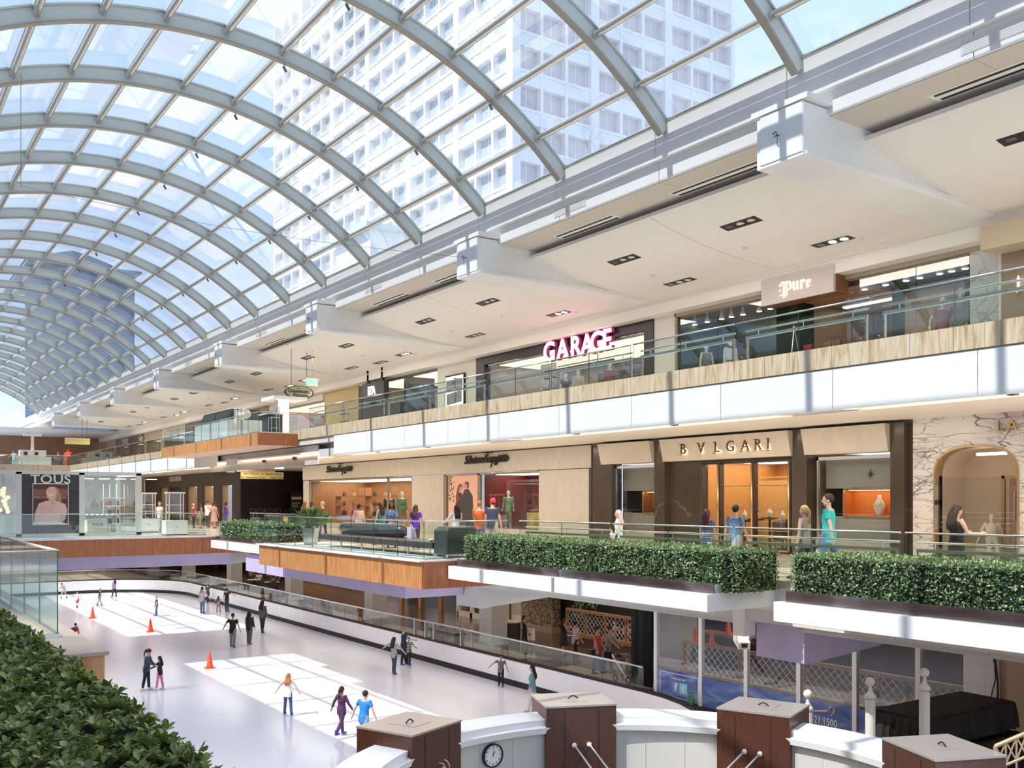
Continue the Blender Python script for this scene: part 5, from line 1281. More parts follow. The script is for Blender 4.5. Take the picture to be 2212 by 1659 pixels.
part(ribbon(.03, .13, -3.99, -3.93) if False else MB().grid([[(x, y, z) for x, y in (rink_path(o)[10:])] for o, z in ((.04, -3.98), (.13, -3.98), (.13, -3.93), (.04, -3.93), (.04, -3.98))]), 'handrail', M['steel'], rb)
b = MB()
for (u0, u1) in ((897, 920), (938, 997)):
    for u in (u0, u1): b.box(22.14, 22.26, YX(u, 22.2)-.05, YX(u, 22.2)+.05, -4.76, -3.9)
part(b, 'gate_post', M['steel'], rb)
# ================================================================ rink level shops behind
XL = 30.5
def YL(u): return YX(u, XL)
def zL1(u, v): return zX(u, v, XL)
struct(MB().box(XL+.2, XL+.4, YL(1400), YL(1200), -5.2, -1.09), 'wall_right.007', mat('black_restaurant', (.022, .016, .012), .7))
M['stonew'] = veins('dry_stone_wall', (.36, .27, .18), (.08, .055, .035), (1, 1, 1.7), 2.4, .05, .8, .06, .2, (.27, .20, .13), 1, .1)
sw = thing('stone_wall', 'rough brown stone wall with hanging ivy beyond the rink walkway', 'stone wall', (XL-.4, YL(1180), -5.2))
part(MB().box(XL-.5, XL, YL(1211), YL(1142), -5.2, -1.09), 'masonry', M['stonew'], sw)
part(MB().box(XL-.58, XL, YL(1212), YL(1140), -3.15, -3.02).box(XL-.62, XL, YL(1212), YL(1141), -5.2, -4.9), 'ledge', mat('stone_cap', (.40, .31, .21), .7), sw)
def ivy(label, x, y0, y1, z0, z1, n, size, seed, red=.0):
    t = thing('ivy', label, 'plant', (x, (y0+y1)/2, z1)); rg = np.random.default_rng(seed)
    yy = rg.uniform(y0, y1, n); drop = (z1-z0)*(.35+.65*np.abs(np.sin((yy-y0)*2.1+seed)))
    zz = z1-rg.random(n)**1.4*drop
    P = np.c_[x+rg.normal(0, .12, n), yy, zz]-np.array(t.location); D = rg.normal(0, .6, (n, 3))+np.array([-.5, 0, -.5]); Nn = rg.normal(0, .5, (n, 3))+np.array([-1, 0, .3])
    leaf_mesh('leaves', P, D, Nn, size*rg.uniform(.7, 1.3, n), size*.6*rg.uniform(.7, 1.2, n), M['leaf'], t, True)
    part(MB().tube([(x, y0+(y1-y0)*k/8, z1-.15*math.sin(k*2.0)) for k in range(9)], .03, 5), 'stems', M['dkbronze'], t)
ivy('ivy hanging over the brown stone wall', XL-1.0, YL(1212), YL(1140), -3.4, -1.35, 700, .17, 1)
ivy('reddish bush against the dark restaurant beyond the rink walkway', XL-.6, YL(1310), YL(1262), -4.1, -2.2, 500, .16, 2)
ivy('dark creeper along the restaurant ceiling edge', XL-.6, YL(1380), YL(1215), -1.9, -1.3, 500, .16, 3)
wp = thing('wall_poster', 'poster of a dark haired woman beside the stone wall on the rink level', 'poster', (XL, YL(1122), -5))
a, c = YL(1140), YL(1106)
part(MB().box(XL-.05, XL, a, c, -5.0, -1.3), 'frame', M['porcelain'], wp)
part(MB().box(XL-.06, XL-.05, a+.1, c-.15, -4.6, -1.4), 'sheet', mat('poster_sheet', (.52, .47, .36), .6), wp)
def disc(b, yc, zc, ry, rz, x0, x1, n=16): b.prism([(yc+ry*math.cos(2*math.pi*k/n), zc+rz*math.sin(2*math.pi*k/n)) for k in range(n)], 'x', x0, x1)
b = MB(); disc(b, (a+c)/2, -2.2, .55, .62, XL-.065, XL-.06); part(b, 'printed_hair', M['dkbronze'], wp)
b = MB(); disc(b, (a+c)/2+.05, -2.35, .26, .42, XL-.07, XL-.065); part(b, 'printed_face', mat('print_skin2', (.42, .24, .16), .6), wp)
xpart('lettering', 'TE', .6, M['wine'], (XL-.07, a+.45, -3.6), wp, depth=.004)
# lattice fence of the terrace restaurant
def lattice(label, x, y0, y1, z0, z1):
    t = thing('lattice_fence', label, 'fence', (x, (y0+y1)/2, z0))
    b = MB(); s = .28; y = y0-(z1-z0)
    while y < y1:
        for sg_ in (1, -1):
            p0 = (y, z0 if sg_ > 0 else z1); p1 = (y+(z1-z0), z1 if sg_ > 0 else z0)
            f0 = max(0, (y0-p0[0])/(z1-z0)); f1 = min(1, (y1-p0[0])/(z1-z0))
            if f1 > f0: b.tube([(x, p0[0]+(p1[0]-p0[0])*f0, p0[1]+(p1[1]-p0[1])*f0), (x, p0[0]+(p1[0]-p0[0])*f1, p0[1]+(p1[1]-p0[1])*f1)], .012, 4)
        y += s
    part(b, 'mesh', M['lens'], t)
    part(MB().box(x-.08, x+.08, y0, y1, z1, z1+.12), 'top_rail', M['tanw'], t); part(MB().box(x-.2, x+.2, y0, y1, z0-.16, z0), 'bottom_rail', M['tanw'], t)
    for k in range(5): part(MB().box(x-.05, x+.05, y0+(y1-y0)*k/4-.05, y0+(y1-y0)*k/4+.05, z0, z1), 'post', M['tanw'], t)
    part(MB().box(x-.12, x+.12, y0, y1, -5.2, z0-.16), 'plinth', M['floor1'], t)
lattice('wire lattice fence of the dark restaurant seen under the hedge planters', 28.6, YX(1400, 28.6), YX(1225, 28.6), -4.6, -3.6)
lattice('wire lattice fence seen through the big rink side windows', 24.6, YX(2085, 24.6), YX(1478, 24.6), -4.35, -3.4)
# shops further left on the rink level
for k, (u0, u1, c, nm) in enumerate(((1000, 830, (.06, .05, .05), 'dark glass shop with orange posts behind the rink walkway'), (826, 640, (.34, .13, .06), 'red wood panelled counter shop at the far side of the walkway'), (636, 420, (.035, .025, .022), 'dark food court bay beyond the white tiled columns'))):
    a, c_ = YL(u0), YL(u1)
    t = thing('walkway_shop', nm, 'shop front', (XL, (a+c_)/2, -5.2))
    part(MB().box(XL+1.8, XL+1.9, a, c_, -5.2, -1.09), 'back_wall', mat('walkway_wall_%d' % k, c, .5, var=.3, vscale=1), t)
    part(MB().box(XL-.1, XL+.3, a, c_, -1.75, -1.09), 'bulkhead', mat('walkway_bulkhead_%d' % k, [x*1.2 for x in c], .5), t)
    n = 4
    for j in range(n+1):
        yy = a+(c_-a)*j/n; part(MB().box(XL-.1, XL+.2, yy-.16, yy+.16, -5.2, -1.75), 'post', [M['woodo'], M['woodr'], M['dkbronze']][k], t)
    if k == 0:
        for j in range(n): pane(t, a+(c_-a)*j/n+.18, a+(c_-a)*(j+1)/n-.18, -5.2, -1.75, XL)
        part(MB().box(XL+.5, XL+1.2, a+1, c_-1, -5.2, -4.3), 'counter', M['armani'], t)
    if k == 1: part(MB().box(XL-.8, XL-.2, a+1, c_-2, -5.2, -4.6).box(XL-.9, XL-.1, a+1, c_-2, -4.6, -4.5), 'bench', M['tanw'], t)
wf = thing('white_window', 'white framed shop window between the dark shop and tiled column', 'shop front', (XL-.3, YL(1040), -5.2))
a, c = YL(1104), YL(1000)
b = MB().box(XL-.4, XL-.2, a, c, -1.6, -1.09).box(XL-.4, XL-.2, a, c, -5.2, -4.9)
for u in (1104, 1060, 1030, 1000): b.box(XL-.4, XL-.2, YL(u)-.12, YL(u)+.12, -5.2, -1.6)
part(b, 'frame', M['porcelain'], wf); part(MB().box(XL+1.0, XL+1.1, a, c, -5.2, -1.09), 'interior', mat('dim_brown', (.16, .09, .05), .6), wf)
for k in range(3): pane(wf, [YL(1104), YL(1060), YL(1030)][k]+.12, [YL(1060), YL(1030), YL(1000)][k]-.12, -4.9, -1.6, XL-.3)
cu = thing('curtain', 'long black hanging curtain strips at the end of the rink walkway', 'curtain', (24.2, YX(1385, 24.2), -5.2))
for k, u in enumerate((1374, 1390, 1400)):
    y = YX(u, 24.2); b = MB()
    b.grid([[(24.2+.05*math.sin(j*2.2), y-.22+.055*j, z) for j in range(9)] for z in (-5.15, -3, -1.09)])
    b.grid([[(24.23+.05*math.sin(j*2.2), y-.22+.055*j, z) for j in range(9)] for z in (-5.15, -3, -1.09)])
    part(b, 'strip', M['black'], cu)
# ================================================================ big window wall beside the rink
XW = 22.45
def YW(u): return YX(u, XW)
ww = thing('window_wall', 'tall glass window wall beside the rink with a blue printed band', 'window wall', (XW, YW(1750), -5.2))
wu = [1418, 1515, 1613, 1727, 1848, 1985, 2090]
b = MB()
for u in wu: b.box(XW-.06, XW+.08, YW(u)-.07, YW(u)+.07, -5.2, -1.09)
part(b, 'mullion', M['lens'], ww)
part(MB().box(XW-.1, XW+.1, YW(2090), YW(1418), -5.2, -4.86), 'sill', M['rubber'], ww)
for i in range(len(wu)-1): pane(ww, YW(wu[i+1])+.07, YW(wu[i])-.07, -4.86, -1.1, XW)
blue = streak('blue_printed_band', [(.03, .05, .20), (.10, .16, .38), (.35, .42, .60)], (1, .3, 1.2), 2.2, 6, .4, 1.0, (.3, .75))
for i in range(len(wu)-1):
    part(MB().box(XW-.03, XW-.01, YW(wu[i+1])+.07, YW(wu[i])-.07, -4.86, -3.92), 'blue_band', blue, ww)
xpart('lettering', '713.621.1500', .30, M['porcelain'], (XW-.05, YW(1768), -4.46), ww, depth=.004, sx=.82)
xpart('lettering', 'Follow us on:', .13, M['porcelain'], (XW-.05, YW(1467), -4.15), ww, depth=.003)
for k, (u, ch, c) in enumerate(((1462, 'f', (.16, .26, .55)), (1478, 't', (.25, .60, .75)))):
    b = MB().box(XW-.04, XW-.032, YW(u)-.17, YW(u)+.17, -4.62, -4.27); part(b, 'badge', mat('badge_%d' % k, c, .4), ww)
    xpart('lettering', ch, .36, M['porcelain'], (XW-.05, YW(u), -4.45), ww, depth=.003, bold=.012)
b = MB(); q = [(YW(1428), -4.78), (YW(1428), -4.0), (YW(1510), -4.0), (YW(1510), -4.78)]
for i in range(4): b.tube([(XW-.04, *q[i]), (XW-.04, *q[(i+1) % 4])], .012, 4)
part(b, 'white_outline', M['porcelain'], ww)
struct(MB().box(XW-.15, XW+.3, YW(2165), YW(2092), -5.2, -1.09), 'wall_right.008', M['tile'])
struct(MB().box(XW-.1, XW+.3, 4, YW(2165), -5.2, -1.09).box(XW-.3, XW-.1, 4, YW(2190), -5.2, -1.09), 'wall_right.009', mat('tan_wall', (.50, .36, .22), .6))
cb = thing('wall_cable', 'loose dark cables running down beside the white tiled pier', 'cable', (XW-.2, YW(2160), -5))
part(MB().tube([(XW-.18, YW(2160)+.05*math.sin(k), -1.1-.35*k) for k in range(12)], .02, 5).tube([(XW-.2, YW(2154)+.08*math.sin(k*1.3), -1.1-.35*k) for k in range(12)], .015, 5), 'cable', M['black'], cb)
# projector hung under the edge
pj = at_X(1602, 1385, 18.5); px, py, pz = pj
pr = thing('hung_projector', 'white projector in a hanging bracket under the gallery edge beside the lilac panel', 'projector', (px, py, pz))
R_ = Euler((.25, .0, math.radians(-35))).to_matrix()
part(MB().obox((px, py, pz), (.30, .62, .20), R_), 'casing', M['porcelain'], pr, bevel=.02)
part(MB().obox(Vector((px, py, pz))+R_@Vector((0, -.32, .02)), (.14, .05, .10), R_), 'lens', M['black'], pr)
part(MB().obox(Vector((px, py, pz))+R_@Vector((-.16, 0, .28)), (.03, .36, .5), R_).obox(Vector((px, py, pz))+R_@Vector((.16, 0, .28)), (.03, .1, .5), R_).obox(Vector((px, py, pz))+R_@Vector((0, 0, .53)), (.35, .36, .03), R_), 'bracket', M['porcelain'], pr)
part(MB().tube([(px, py, pz+.5), (px, py, -1.09)], .02, 6), 'rod', M['dsteel'], pr)

# ================================================================ ring structure in the foreground
RX, RY = 8.8, 9.4
def pol(r, deg, z): a = math.radians(deg); return (RX+r*math.cos(a), RY+r*math.sin(a), z)
rw = thing('ring_parapet', 'round white parapet wall with stepped cornice between the brown boxes', 'parapet', (RX, RY, -5.2))
for s, (d0, d1) in enumerate(((-65, -30), (-15, 15), (30, 60), (75, 105), (120, 150))):
    n = 16
    def arc(prof):
        return MB().grid([[pol(r, d0+(d1-d0)*k/n, z) for k in range(n+1)] for r, z in prof+[prof[0]]]).add([pol(r, d0, z) for r, z in prof], [tuple(range(len(prof)))]).add([pol(r, d1, z) for r, z in prof], [tuple(range(len(prof)))[::-1]])
    part(arc([(3.83, -5.2), (3.83, -2.21), (4.3, -2.21), (4.3, -5.2)]), 'wall_panel', mat('pale_grey_panel%d' % s, (.60, .585, .55), .5), rw)
    part(arc([(3.72, -2.21), (3.70, -2.11), (3.80, -2.09), (3.78, -1.99), (4.42, -1.99), (4.42, -2.21)]), 'cornice', M['white'], rw)
    b = MB()
    for d in (d0+(d1-d0)*.35, d0+(d1-d0)*.68): b.obox(pol(3.826, d, -3.7), (.008, .012, 2.9), Matrix.Rotation(math.radians(d), 3, 'Z'))
    b.grid([[pol(3.822, d0+(d1-d0)*k/n, z) for k in range(n+1)] for z in (-2.90, -2.88)])
    part(b, 'panel_joint', M['grey'], rw)
names = ['brown wood box post of the ring at the bottom right picture corner', 'brown wood box post right of centre, with two white tie rods', 'dark brown wood box post near bottom centre, with a black chain', 'dark brown wood box post left of the wall clock']
topm = mat('taupe_metal_top', (.40, .35, .32), .3, .2)
for k, d in enumerate((-22.5, 22.5, 67.5, 112.5)):
    c = pol(4.2, d, 0); R_ = Matrix.Rotation(math.radians(d), 3, 'Z')
    t = thing('box_post', names[k], 'post', (c[0], c[1], -5.2), 0, None)
    part(MB().obox((c[0], c[1], -3.49), (1.08, 1.22, 3.42), R_), 'casing', M['woodb'], t)
    tp_ = part(MB().obox((c[0], c[1], -1.77), (1.10, 1.24, .03), R_), 'lid', topm, t)
    h = MB().obox((c[0], c[1], -1.752), (.5, .42, .006), R_)
    o = part(h, 'hatch', topm, tp_)
    hh = MB(); v0 = Vector(c)
    pts = [v0+R_@Vector((0, -.09+.18*j/6, 0))+Vector((0, 0, -1.75+.05*math.sin(math.pi*j/6))) for j in range(7)]
    part(hh.tube(pts, .012, 5), 'handle', M['black'], tp_)
    for sgn in (-1, 1):
        kp = Vector((c[0], c[1], -2.42))+R_@Vector((-.56, sgn*.13, 0))
        part(MB().ball(kp, .045, 10, 6), 'knob', M['lens'], t, True)
    b = MB()
    for dy in (-.3, .3): b.obox(Vector((c[0], c[1], -3.49))+R_@Vector((-.545, dy, 0)), (.004, .006, 3.3), R_)
    part(b, 'seam', M['black'], t)
hub = Vector((RX, RY, -2.75))
for k, (d, nm) in enumerate(((-22.5, 'bottom right'), (22.5, 'right of centre'), (67.5, 'bottom centre'), (112.5, 'left'))):
    R_ = Matrix.Rotation(math.radians(d), 3, 'Z'); c = Vector(pol(4.2, d, -2.42))
    for sgn in (-1, 1):
        p = c+R_@Vector((-.6, sgn*.13, 0)); q = hub+R_@Vector((.3, sgn*.13, -.1))
        t = thing('tie_rod', 'thin white tie rod from the %s brown box, %s of its pair' % (nm, ('near', 'far')[0 if sgn < 0 else 1]), 'rod', tuple(p), 0, 'tie rods of the ring')
        part(MB().tube([p, q], .016, 6), 'rod', M['lens'], t, True)
        part(MB().tube([p.lerp(q, .45), p.lerp(q, .45)-Vector((0, 0, .9))], .006, 5), 'drop_wire', M['lens'], t)
hbt = thing('ring_hub', 'round metal hub hanging at the centre of the ring below the picture', 'hub', tuple(hub))
part(MB().lathe((hub.x, hub.y), [(.1, hub.z-.35), (.34, hub.z-.25), (.34, hub.z-.02), (.1, hub.z+.1)], 20), 'drum', M['steel'], hbt); part(MB().lathe((hub.x, hub.y), [(.02, -5.2), (.05, -5.15), (.05, hub.z-.35)], 10), 'stem', M['steel'], hbt)
ch = thing('chain', 'heavy black chain slanting down from the bottom centre brown box', 'chain', pol(3.6, 66, -2.5))
p = Vector(pol(3.56, 66, -2.46)); q = Vector(pol(3.2, 86, -3.2)); b = MB()
for k in range(26):
    m_ = p.lerp(q, (k+.5)/26)-Vector((0, 0, .12*math.sin(math.pi*(k+.5)/26))); dr = (q-p).normalized(); n1 = dr.cross(Vector((0, 0, 1))).normalized(); n2 = dr.cross(n1)
    sd = n1 if k % 2 else n2
    b.tube([m_+dr*.030*math.cos(a)+sd*.016*math.sin(a) for a in [2*math.pi*j/8 for j in range(9)]], .0075, 5, cap=False)
part(b, 'links', M['black'], ch)
lw_ = thing('loose_wires', 'two loose white wires curling from the left brown box', 'wire', pol(3.62, 112, -2.3))
b = MB()
for s in (0, 1):
    b.tube([Vector(pol(3.60-.06*math.sin(k*.9), 113-2.0*s-.45*k, -2.28-.035*k+.03*math.sin(k*1.1+s))) for k in range(12)], .008, 5)
part(b, 'wire', M['porcelain'], lw_)
# wall clock
ca = 92; cp = Vector(pol(3.80, ca, -2.46)); Rz = Matrix.Rotation(math.radians(ca), 3, 'Z')
def CK(x, z, d): return cp+Rz@Vector((-d, x, 0))+Vector((0, 0, z))       # x: to the viewer's left when positive
ck = thing('wall_clock', 'round black-rimmed white wall clock on the ring parapet showing one o clock', 'clock', tuple(cp))
def cdisc(r0, d0, d1, n=36): return MB().grid([[CK(r*math.cos(2*math.pi*k/n), r*math.sin(2*math.pi*k/n), d) for k in range(n)] for r, d in ((r0, d0), (r0, d1), (.001, d1))], closed=True)
part(MB().grid([[CK(r*math.cos(2*math.pi*k/36), r*math.sin(2*math.pi*k/36), d) for k in range(36)] for r, d in ((.195, 0), (.195, .05), (.185, .055), (.172, .05), (.172, .03))], closed=True), 'rim', M['black'], ck, True)
part(cdisc(.175, .0, .03), 'dial', mat('clock_dial', (.82, .82, .80), .4), ck)
b = MB()
for (ang, L_, w_) in ((30, .085, .007), (6, .13, .0045)):
    a = math.radians(ang); dx, dz = -math.sin(a), math.cos(a); nx, nz = dz, -dx
    b.add([CK(-dx*.02+nx*w_, -dz*.02+nz*w_, .036), CK(-dx*.02-nx*w_, -dz*.02-nz*w_, .036), CK(dx*L_-nx*w_*.5, dz*L_-nz*w_*.5, .036), CK(dx*L_+nx*w_*.5, dz*L_+nz*w_*.5, .036)], [(0, 1, 2, 3)])
part(b, 'hands', M['black'], ck)
Rc = (Rz@Matrix(((0, 0, -1), (-1, 0, 0), (0, 1, 0)))).to_4x4()
for h in range(1, 13):
    a = math.radians(30*h); o = text_mesh('numeral', str(h), .052, M['black'], depth=.001); o.parent = ck
    o.matrix_basis = Matrix.Translation(CK(-math.sin(a)*.138, math.cos(a)*.138, .033)-cp)@Rc
sp = thing('alarm_bell', 'small round white bell fitting at the top of the parapet right of centre', 'fitting', pol(3.75, -2, -2.55))
part(MB().ball(pol(3.74, -2, -2.6), .10, 12, 8), 'dome', M['porcelain'], sp, True); part(MB().tube([pol(3.84, -2, -2.6), pol(3.74, -2, -2.6)], .04, 8), 'base', M['dsteel'], sp)
# white posts with ball finials
for k, (u, vt, dp) in enumerate(((1745, 1490, 18.2), (1880, 1463, 17.6), (1997, 1443, 17.0))):
    x, y = ray(u); x, y = x*dp, y*dp; zt = CAM_Z+(HOR-vt)/F_PX*dp
    t = thing('finial_post', 'slim white post with a ball finial beyond the ring, %s of three' % ['leftmost', 'middle', 'rightmost'][k], 'post', (x, y, -5.2), 0, 'white finial posts')
    part(MB().lathe((x, y), [(.09, -5.2), (.09, zt-.42), (.055, zt-.40)], 12), 'shaft', M['porcelain'], t)
    part(MB().lathe((x, y), [(.05, zt-.40), (.105, zt-.38), (.105, zt-.33), (.05, zt-.27), (.03, zt-.22), (.03, zt-.16)], 12), 'capital', M['porcelain'], t, True)
    part(MB().ball((x, y, zt-.08), .085, 12, 8), 'finial', M['porcelain'], t, True)
    if k == 0: part(MB().tube([(x, y, zt-.40), (x+.32, y-.2, zt-.40)], .02, 6).tube([(x+.38+.08*math.cos(a), y-.24, zt-.4+.08*math.sin(a)) for a in [j*.52-1.6 for j in range(9)]], .016, 6), 'hook', M['gold'], t)
# black covered stall
bk = thing('covered_stall', 'big stall wrapped in black cloth covers at lower right beyond the ring', 'covered stall', (19.3, 11.8, -5.2))
cloth = streak('black_cover_cloth', [(.009, .008, .008), (.018, .016, .015)], (1, 1, .25), 5, 6, .75, bump=.7)
def wrap(x0, x1, y0, y1, z0, z1, fl):
    b = MB(); n = 26
    def ringp(z, o): 
        pts = []
        for (p, q) in (((x0-o, y0-o), (x1+o, y0-o)), ((x1+o, y0-o), (x1+o, y1+o)), ((x1+o, y1+o), (x0-o, y1+o)), ((x0-o, y1+o), (x0-o, y0-o))):
            for k in range(n): pts.append((p[0]+(q[0]-p[0])*k/n+fl*math.sin(k*1.7)*o*4, p[1]+(q[1]-p[1])*k/n+fl*math.sin(k*2.3)*o*4, z))
        return pts
    b.grid([ringp(z0, .07), ringp((z0+z1)/2, .05), ringp(z1-.03, .01), ringp(z1, -.03)], 0, True)
    b.add([(x0+.03, y0+.03, z1), (x1-.03, y0+.03, z1), (x1-.03, y1-.03, z1+.02), (x0+.03, y1-.03, z1+.02)], [(0, 1, 2, 3)]); return b
part(wrap(17.65, 21.0, 11.2, 12.45, -3.25, -2.68, .25), 'top_cover', cloth, bk)
part(wrap(17.75, 21.1, 11.1, 12.4, -5.15, -3.35, .35), 'lower_cover', cloth, bk)
part(MB().box(17.8, 20.95, 11.3, 12.3, -5.2, -2.75), 'frame', M['black'], bk)
# stair rail at the corner
srl = thing('stair_rail', 'tan metal stair railing at the bottom right corner', 'railing', (13.6, 6.5, -5))
p0, p1 = Vector((ray(2150)[0]*13.4, ray(2150)[1]*13.4, CAM_Z+(HOR-1612)/F_PX*13.4)), Vector((ray(2290)[0]*13.0, ray(2290)[1]*13.0, CAM_Z+(HOR-1552)/F_PX*13.0))
m_ = mat('tan_metal', (.52, .40, .26), .4, .4)
part(MB().tube([p0, p1], .03, 8).tube([p0-Vector((0, 0, .32)), p1-Vector((0, 0, .32))], .02, 8), 'handrail', m_, srl)
b = MB()
for k in range(6):
    a = p0.lerp(p1, k/6); c = p0.lerp(p1, (k+1)/6); b.tube([a, a-Vector((0, 0, 1.1))], .015, 5).tube([a, c-Vector((0, 0, .32))], .012, 5).tube([a-Vector((0, 0, .32)), c], .012, 5)
part(b, 'baluster', m_, srl)
part(MB().tube([p0, p0-Vector((0, 0, 3.2))], .03, 6).tube([p1, p1-Vector((0, 0, 3.6))], .03, 6), 'newel', m_, srl)

# ================================================================ bridge: poster shop, cases, bench
YT = 49.5
def XT(u): x, y = ray(u); return YT*x/y
to = thing('poster_shop', 'glass-walled jewellery shop on the bridge with pale frames and dark sign wall', 'shop', (XT(170), YT, 0))
m_fr = mat('pale_frame', (.66, .66, .60), .4)
b = MB()
for u in (-20, 40, 176, 299): b.box(XT(u)-.12, XT(u)+.12, YT-.1, YT+.1, 0, 3.0)
b.box(XT(-20), XT(299)+.12, YT-.1, YT+.1, 2.9, 3.05).box(XT(-20), XT(299)+.12, YT-.1, YT+.1, 0.02, .14)
b.box(XT(299)-.06, XT(299)+.12, YT, YT+4.5, 2.9, 3.05).box(XT(299)-.06, XT(299)+.12, YT+4.3, YT+4.5, 0, 3)
part(b, 'frame', m_fr, to)
part(MB().box(XT(44), XT(172), YT-.06, YT+.1, .14, 2.9), 'sign_wall', streak('dark_grain_panel', [(.035, .028, .028), (.06, .05, .048)], (.4, 1, 4), 4, 5, .5), to)
for u0, u1 in ((-18, 38), (178, 297)): part(MB().box(XT(u0), XT(u1), YT-.01, YT+.005, .14, 2.9), 'glass_pane', M['sglass'], to)
part(MB().box(XT(299), XT(299)+.012, YT+.1, YT+4.3, .1, 2.9), 'glass_pane', M['sglass'], to)
part(MB().box(XT(-20), XT(299), YT+4.4, YT+4.5, 0, 3).box(XT(44), XT(172), YT+.1, YT+.2, .1, 2.9), 'back_screen', mat('dim_green_grey', (.30, .32, .28), .5, var=.3, vscale=1.5), to)
for k in range(5): 
    x = XT(180)+.75*k; part(MB().add([(x, YT+.3, 2.75), (x+.5, YT+.3, 2.75), (x+.9, YT+2.2, 2.75), (x+.4, YT+2.2, 2.75)], [(0, 1, 2, 3)]), 'ceiling_light', M['wlamp'], to)
xpart('lettering', 'TOUS', .56, M['porcelain'], (XT(109), YT-.08, 2.66), to, R=RBACK, spacing=1.05, sx=1.15, bold=.008)
tpst = thing('wall_poster', 'poster of a smiling fair haired woman in pale pink, arms folded, on the dark wall', 'poster', (XT(109), YT-.1, .6))
x0_, x1_, z0_, z1_ = XT(71), XT(146), at_Y(109, 1132, YT)[2], at_Y(109, 1046, YT)[2]
def q2(pts): return [(x0_+(x1_-x0_)*p, z0_+(z1_-z0_)*q) for p, q in pts]
def flat(name, col, polys, d):
    b = MB()
    for i_, pl in enumerate(polys): b.prism(q2(pl), 'y', YT-.09-d-.0005*i_, YT-.085)
    part(b, name, mat('print_'+name, col, .6), tpst)
def el(cx, cy, rx, ry, n=20): return [(cx+rx*math.cos(2*math.pi*k/n), cy+ry*math.sin(2*math.pi*k/n)) for k in range(n)]
flat('frame', (.78, .74, .68), [[(-.02, -.02), (1.02, -.02), (1.02, 1.02), (-.02, 1.02)]], 0)
flat('backdrop', (.10, .035, .03), [[(0, 0), (1, 0), (1, 1), (0, 1)]], .002)
flat('bench_back', (.26, .10, .06), [[(0, .72), (1, .72), (1, .88), (0, .88)]], .004)
flat('spindles', (.45, .25, .15), [[(.02+.045*k, .64), (.045+.045*k, .64), (.045+.045*k, .71), (.02+.045*k, .71)] for k in range(21)], .004)
flat('hair', (.42, .26, .13), [el(.56, .79, .20, .155), [(.70, .85), (.80, .72), (.82, .56), (.70, .56), (.66, .66)]], .006)
flat('sweater', (.72, .48, .42), [[(.02, .02), (.06, .30), (.16, .52), (.38, .585), (.70, .575), (.92, .50), (.98, .36), (.92, .12), (.80, .02)]], .008)
flat('neck', (.70, .40, .29), [[(.44, .72), (.66, .70), (.66, .57), (.58, .42), (.44, .57)]], .010)
flat('face', (.76, .46, .35), [el(.52, .79, .155, .145), [(.37, .76), (.40, .66), (.50, .625), (.62, .66), (.66, .74)]], .012)
flat('hands', (.72, .42, .31), [[(.16, .42), (.22, .34), (.40, .36), (.52, .28), (.62, .20), (.66, .27), (.54, .38), (.40, .46), (.24, .47)]], .012)
flat('smile', (.88, .84, .80), [[(.42, .735), (.47, .712), (.55, .716), (.61, .742), (.54, .738), (.47, .735)]], .014)
flat('eyes', (.30, .17, .14), [el(.44, .825, .022, .006, 10), el(.585, .82, .022, .006, 10)], .016)
flat('table', (.82, .78, .74), [[(.0, .0), (.98, .0), (.80, .05), (.12, .06), (.0, .03)]], .014)
ctr = thing('shop_counter', 'white shop counter lettered TOUS inside the glass shop on the bridge', 'counter', (XT(215), YT+1, .02))
part(MB().box(XT(193), XT(237), YT+.5, YT+1.2, .14, .82), 'front', M['porcelain'], ctr); part(MB().box(XT(190), XT(240), YT+.45, YT+1.3, .82, .98), 'glass_case', mat('grey_case', (.45, .46, .46), .3), ctr)
xpart('lettering', 'TOUS', .2, M['dkbronze'], ((XT(193)+XT(237))/2, YT+.49, .5), ctr, R=RBACK, depth=.004)
for k in range(6): part(MB().lathe((XT(195)+.42*k*.55, YT+.8), [(.035, .98), (.035, 1.03)], 8), 'spot_lamp', M['lamp'], ctr)
ctr2 = thing('shop_counter', 'white shop counter at the left picture edge inside the bridge shop', 'counter', (XT(5), YT+1, .02))
part(MB().box(XT(-18), XT(12), YT+.5, YT+1.1, .14, .75), 'front', M['porcelain'], ctr2); part(MB().box(XT(-18), XT(14), YT+.45, YT+1.2, .75, 1.05), 'glass_case', M['lens'], ctr2)
lt = thing('cluster_lamp', 'glowing amber globe lamp cluster inside the shop at the left edge', 'lamp', (XT(22), YT+2.2, 1.3)); rnd = random.Random(2)
b = MB()
for k in range(14): b.ball((XT(20)+rnd.uniform(-.18, .22), YT+2+rnd.uniform(-.15, .15), 1.15+.085*k), .09, 8, 5)
part(b, 'globes', mat('amber_globe', (1, .6, .25), .3, emit=(1, .45, .12), es=2.2), lt, True); part(MB().tube([(XT(20), YT+2, 1.0), (XT(20), YT+2, 2.9)], .015, 5), 'cord', M['black'], lt)
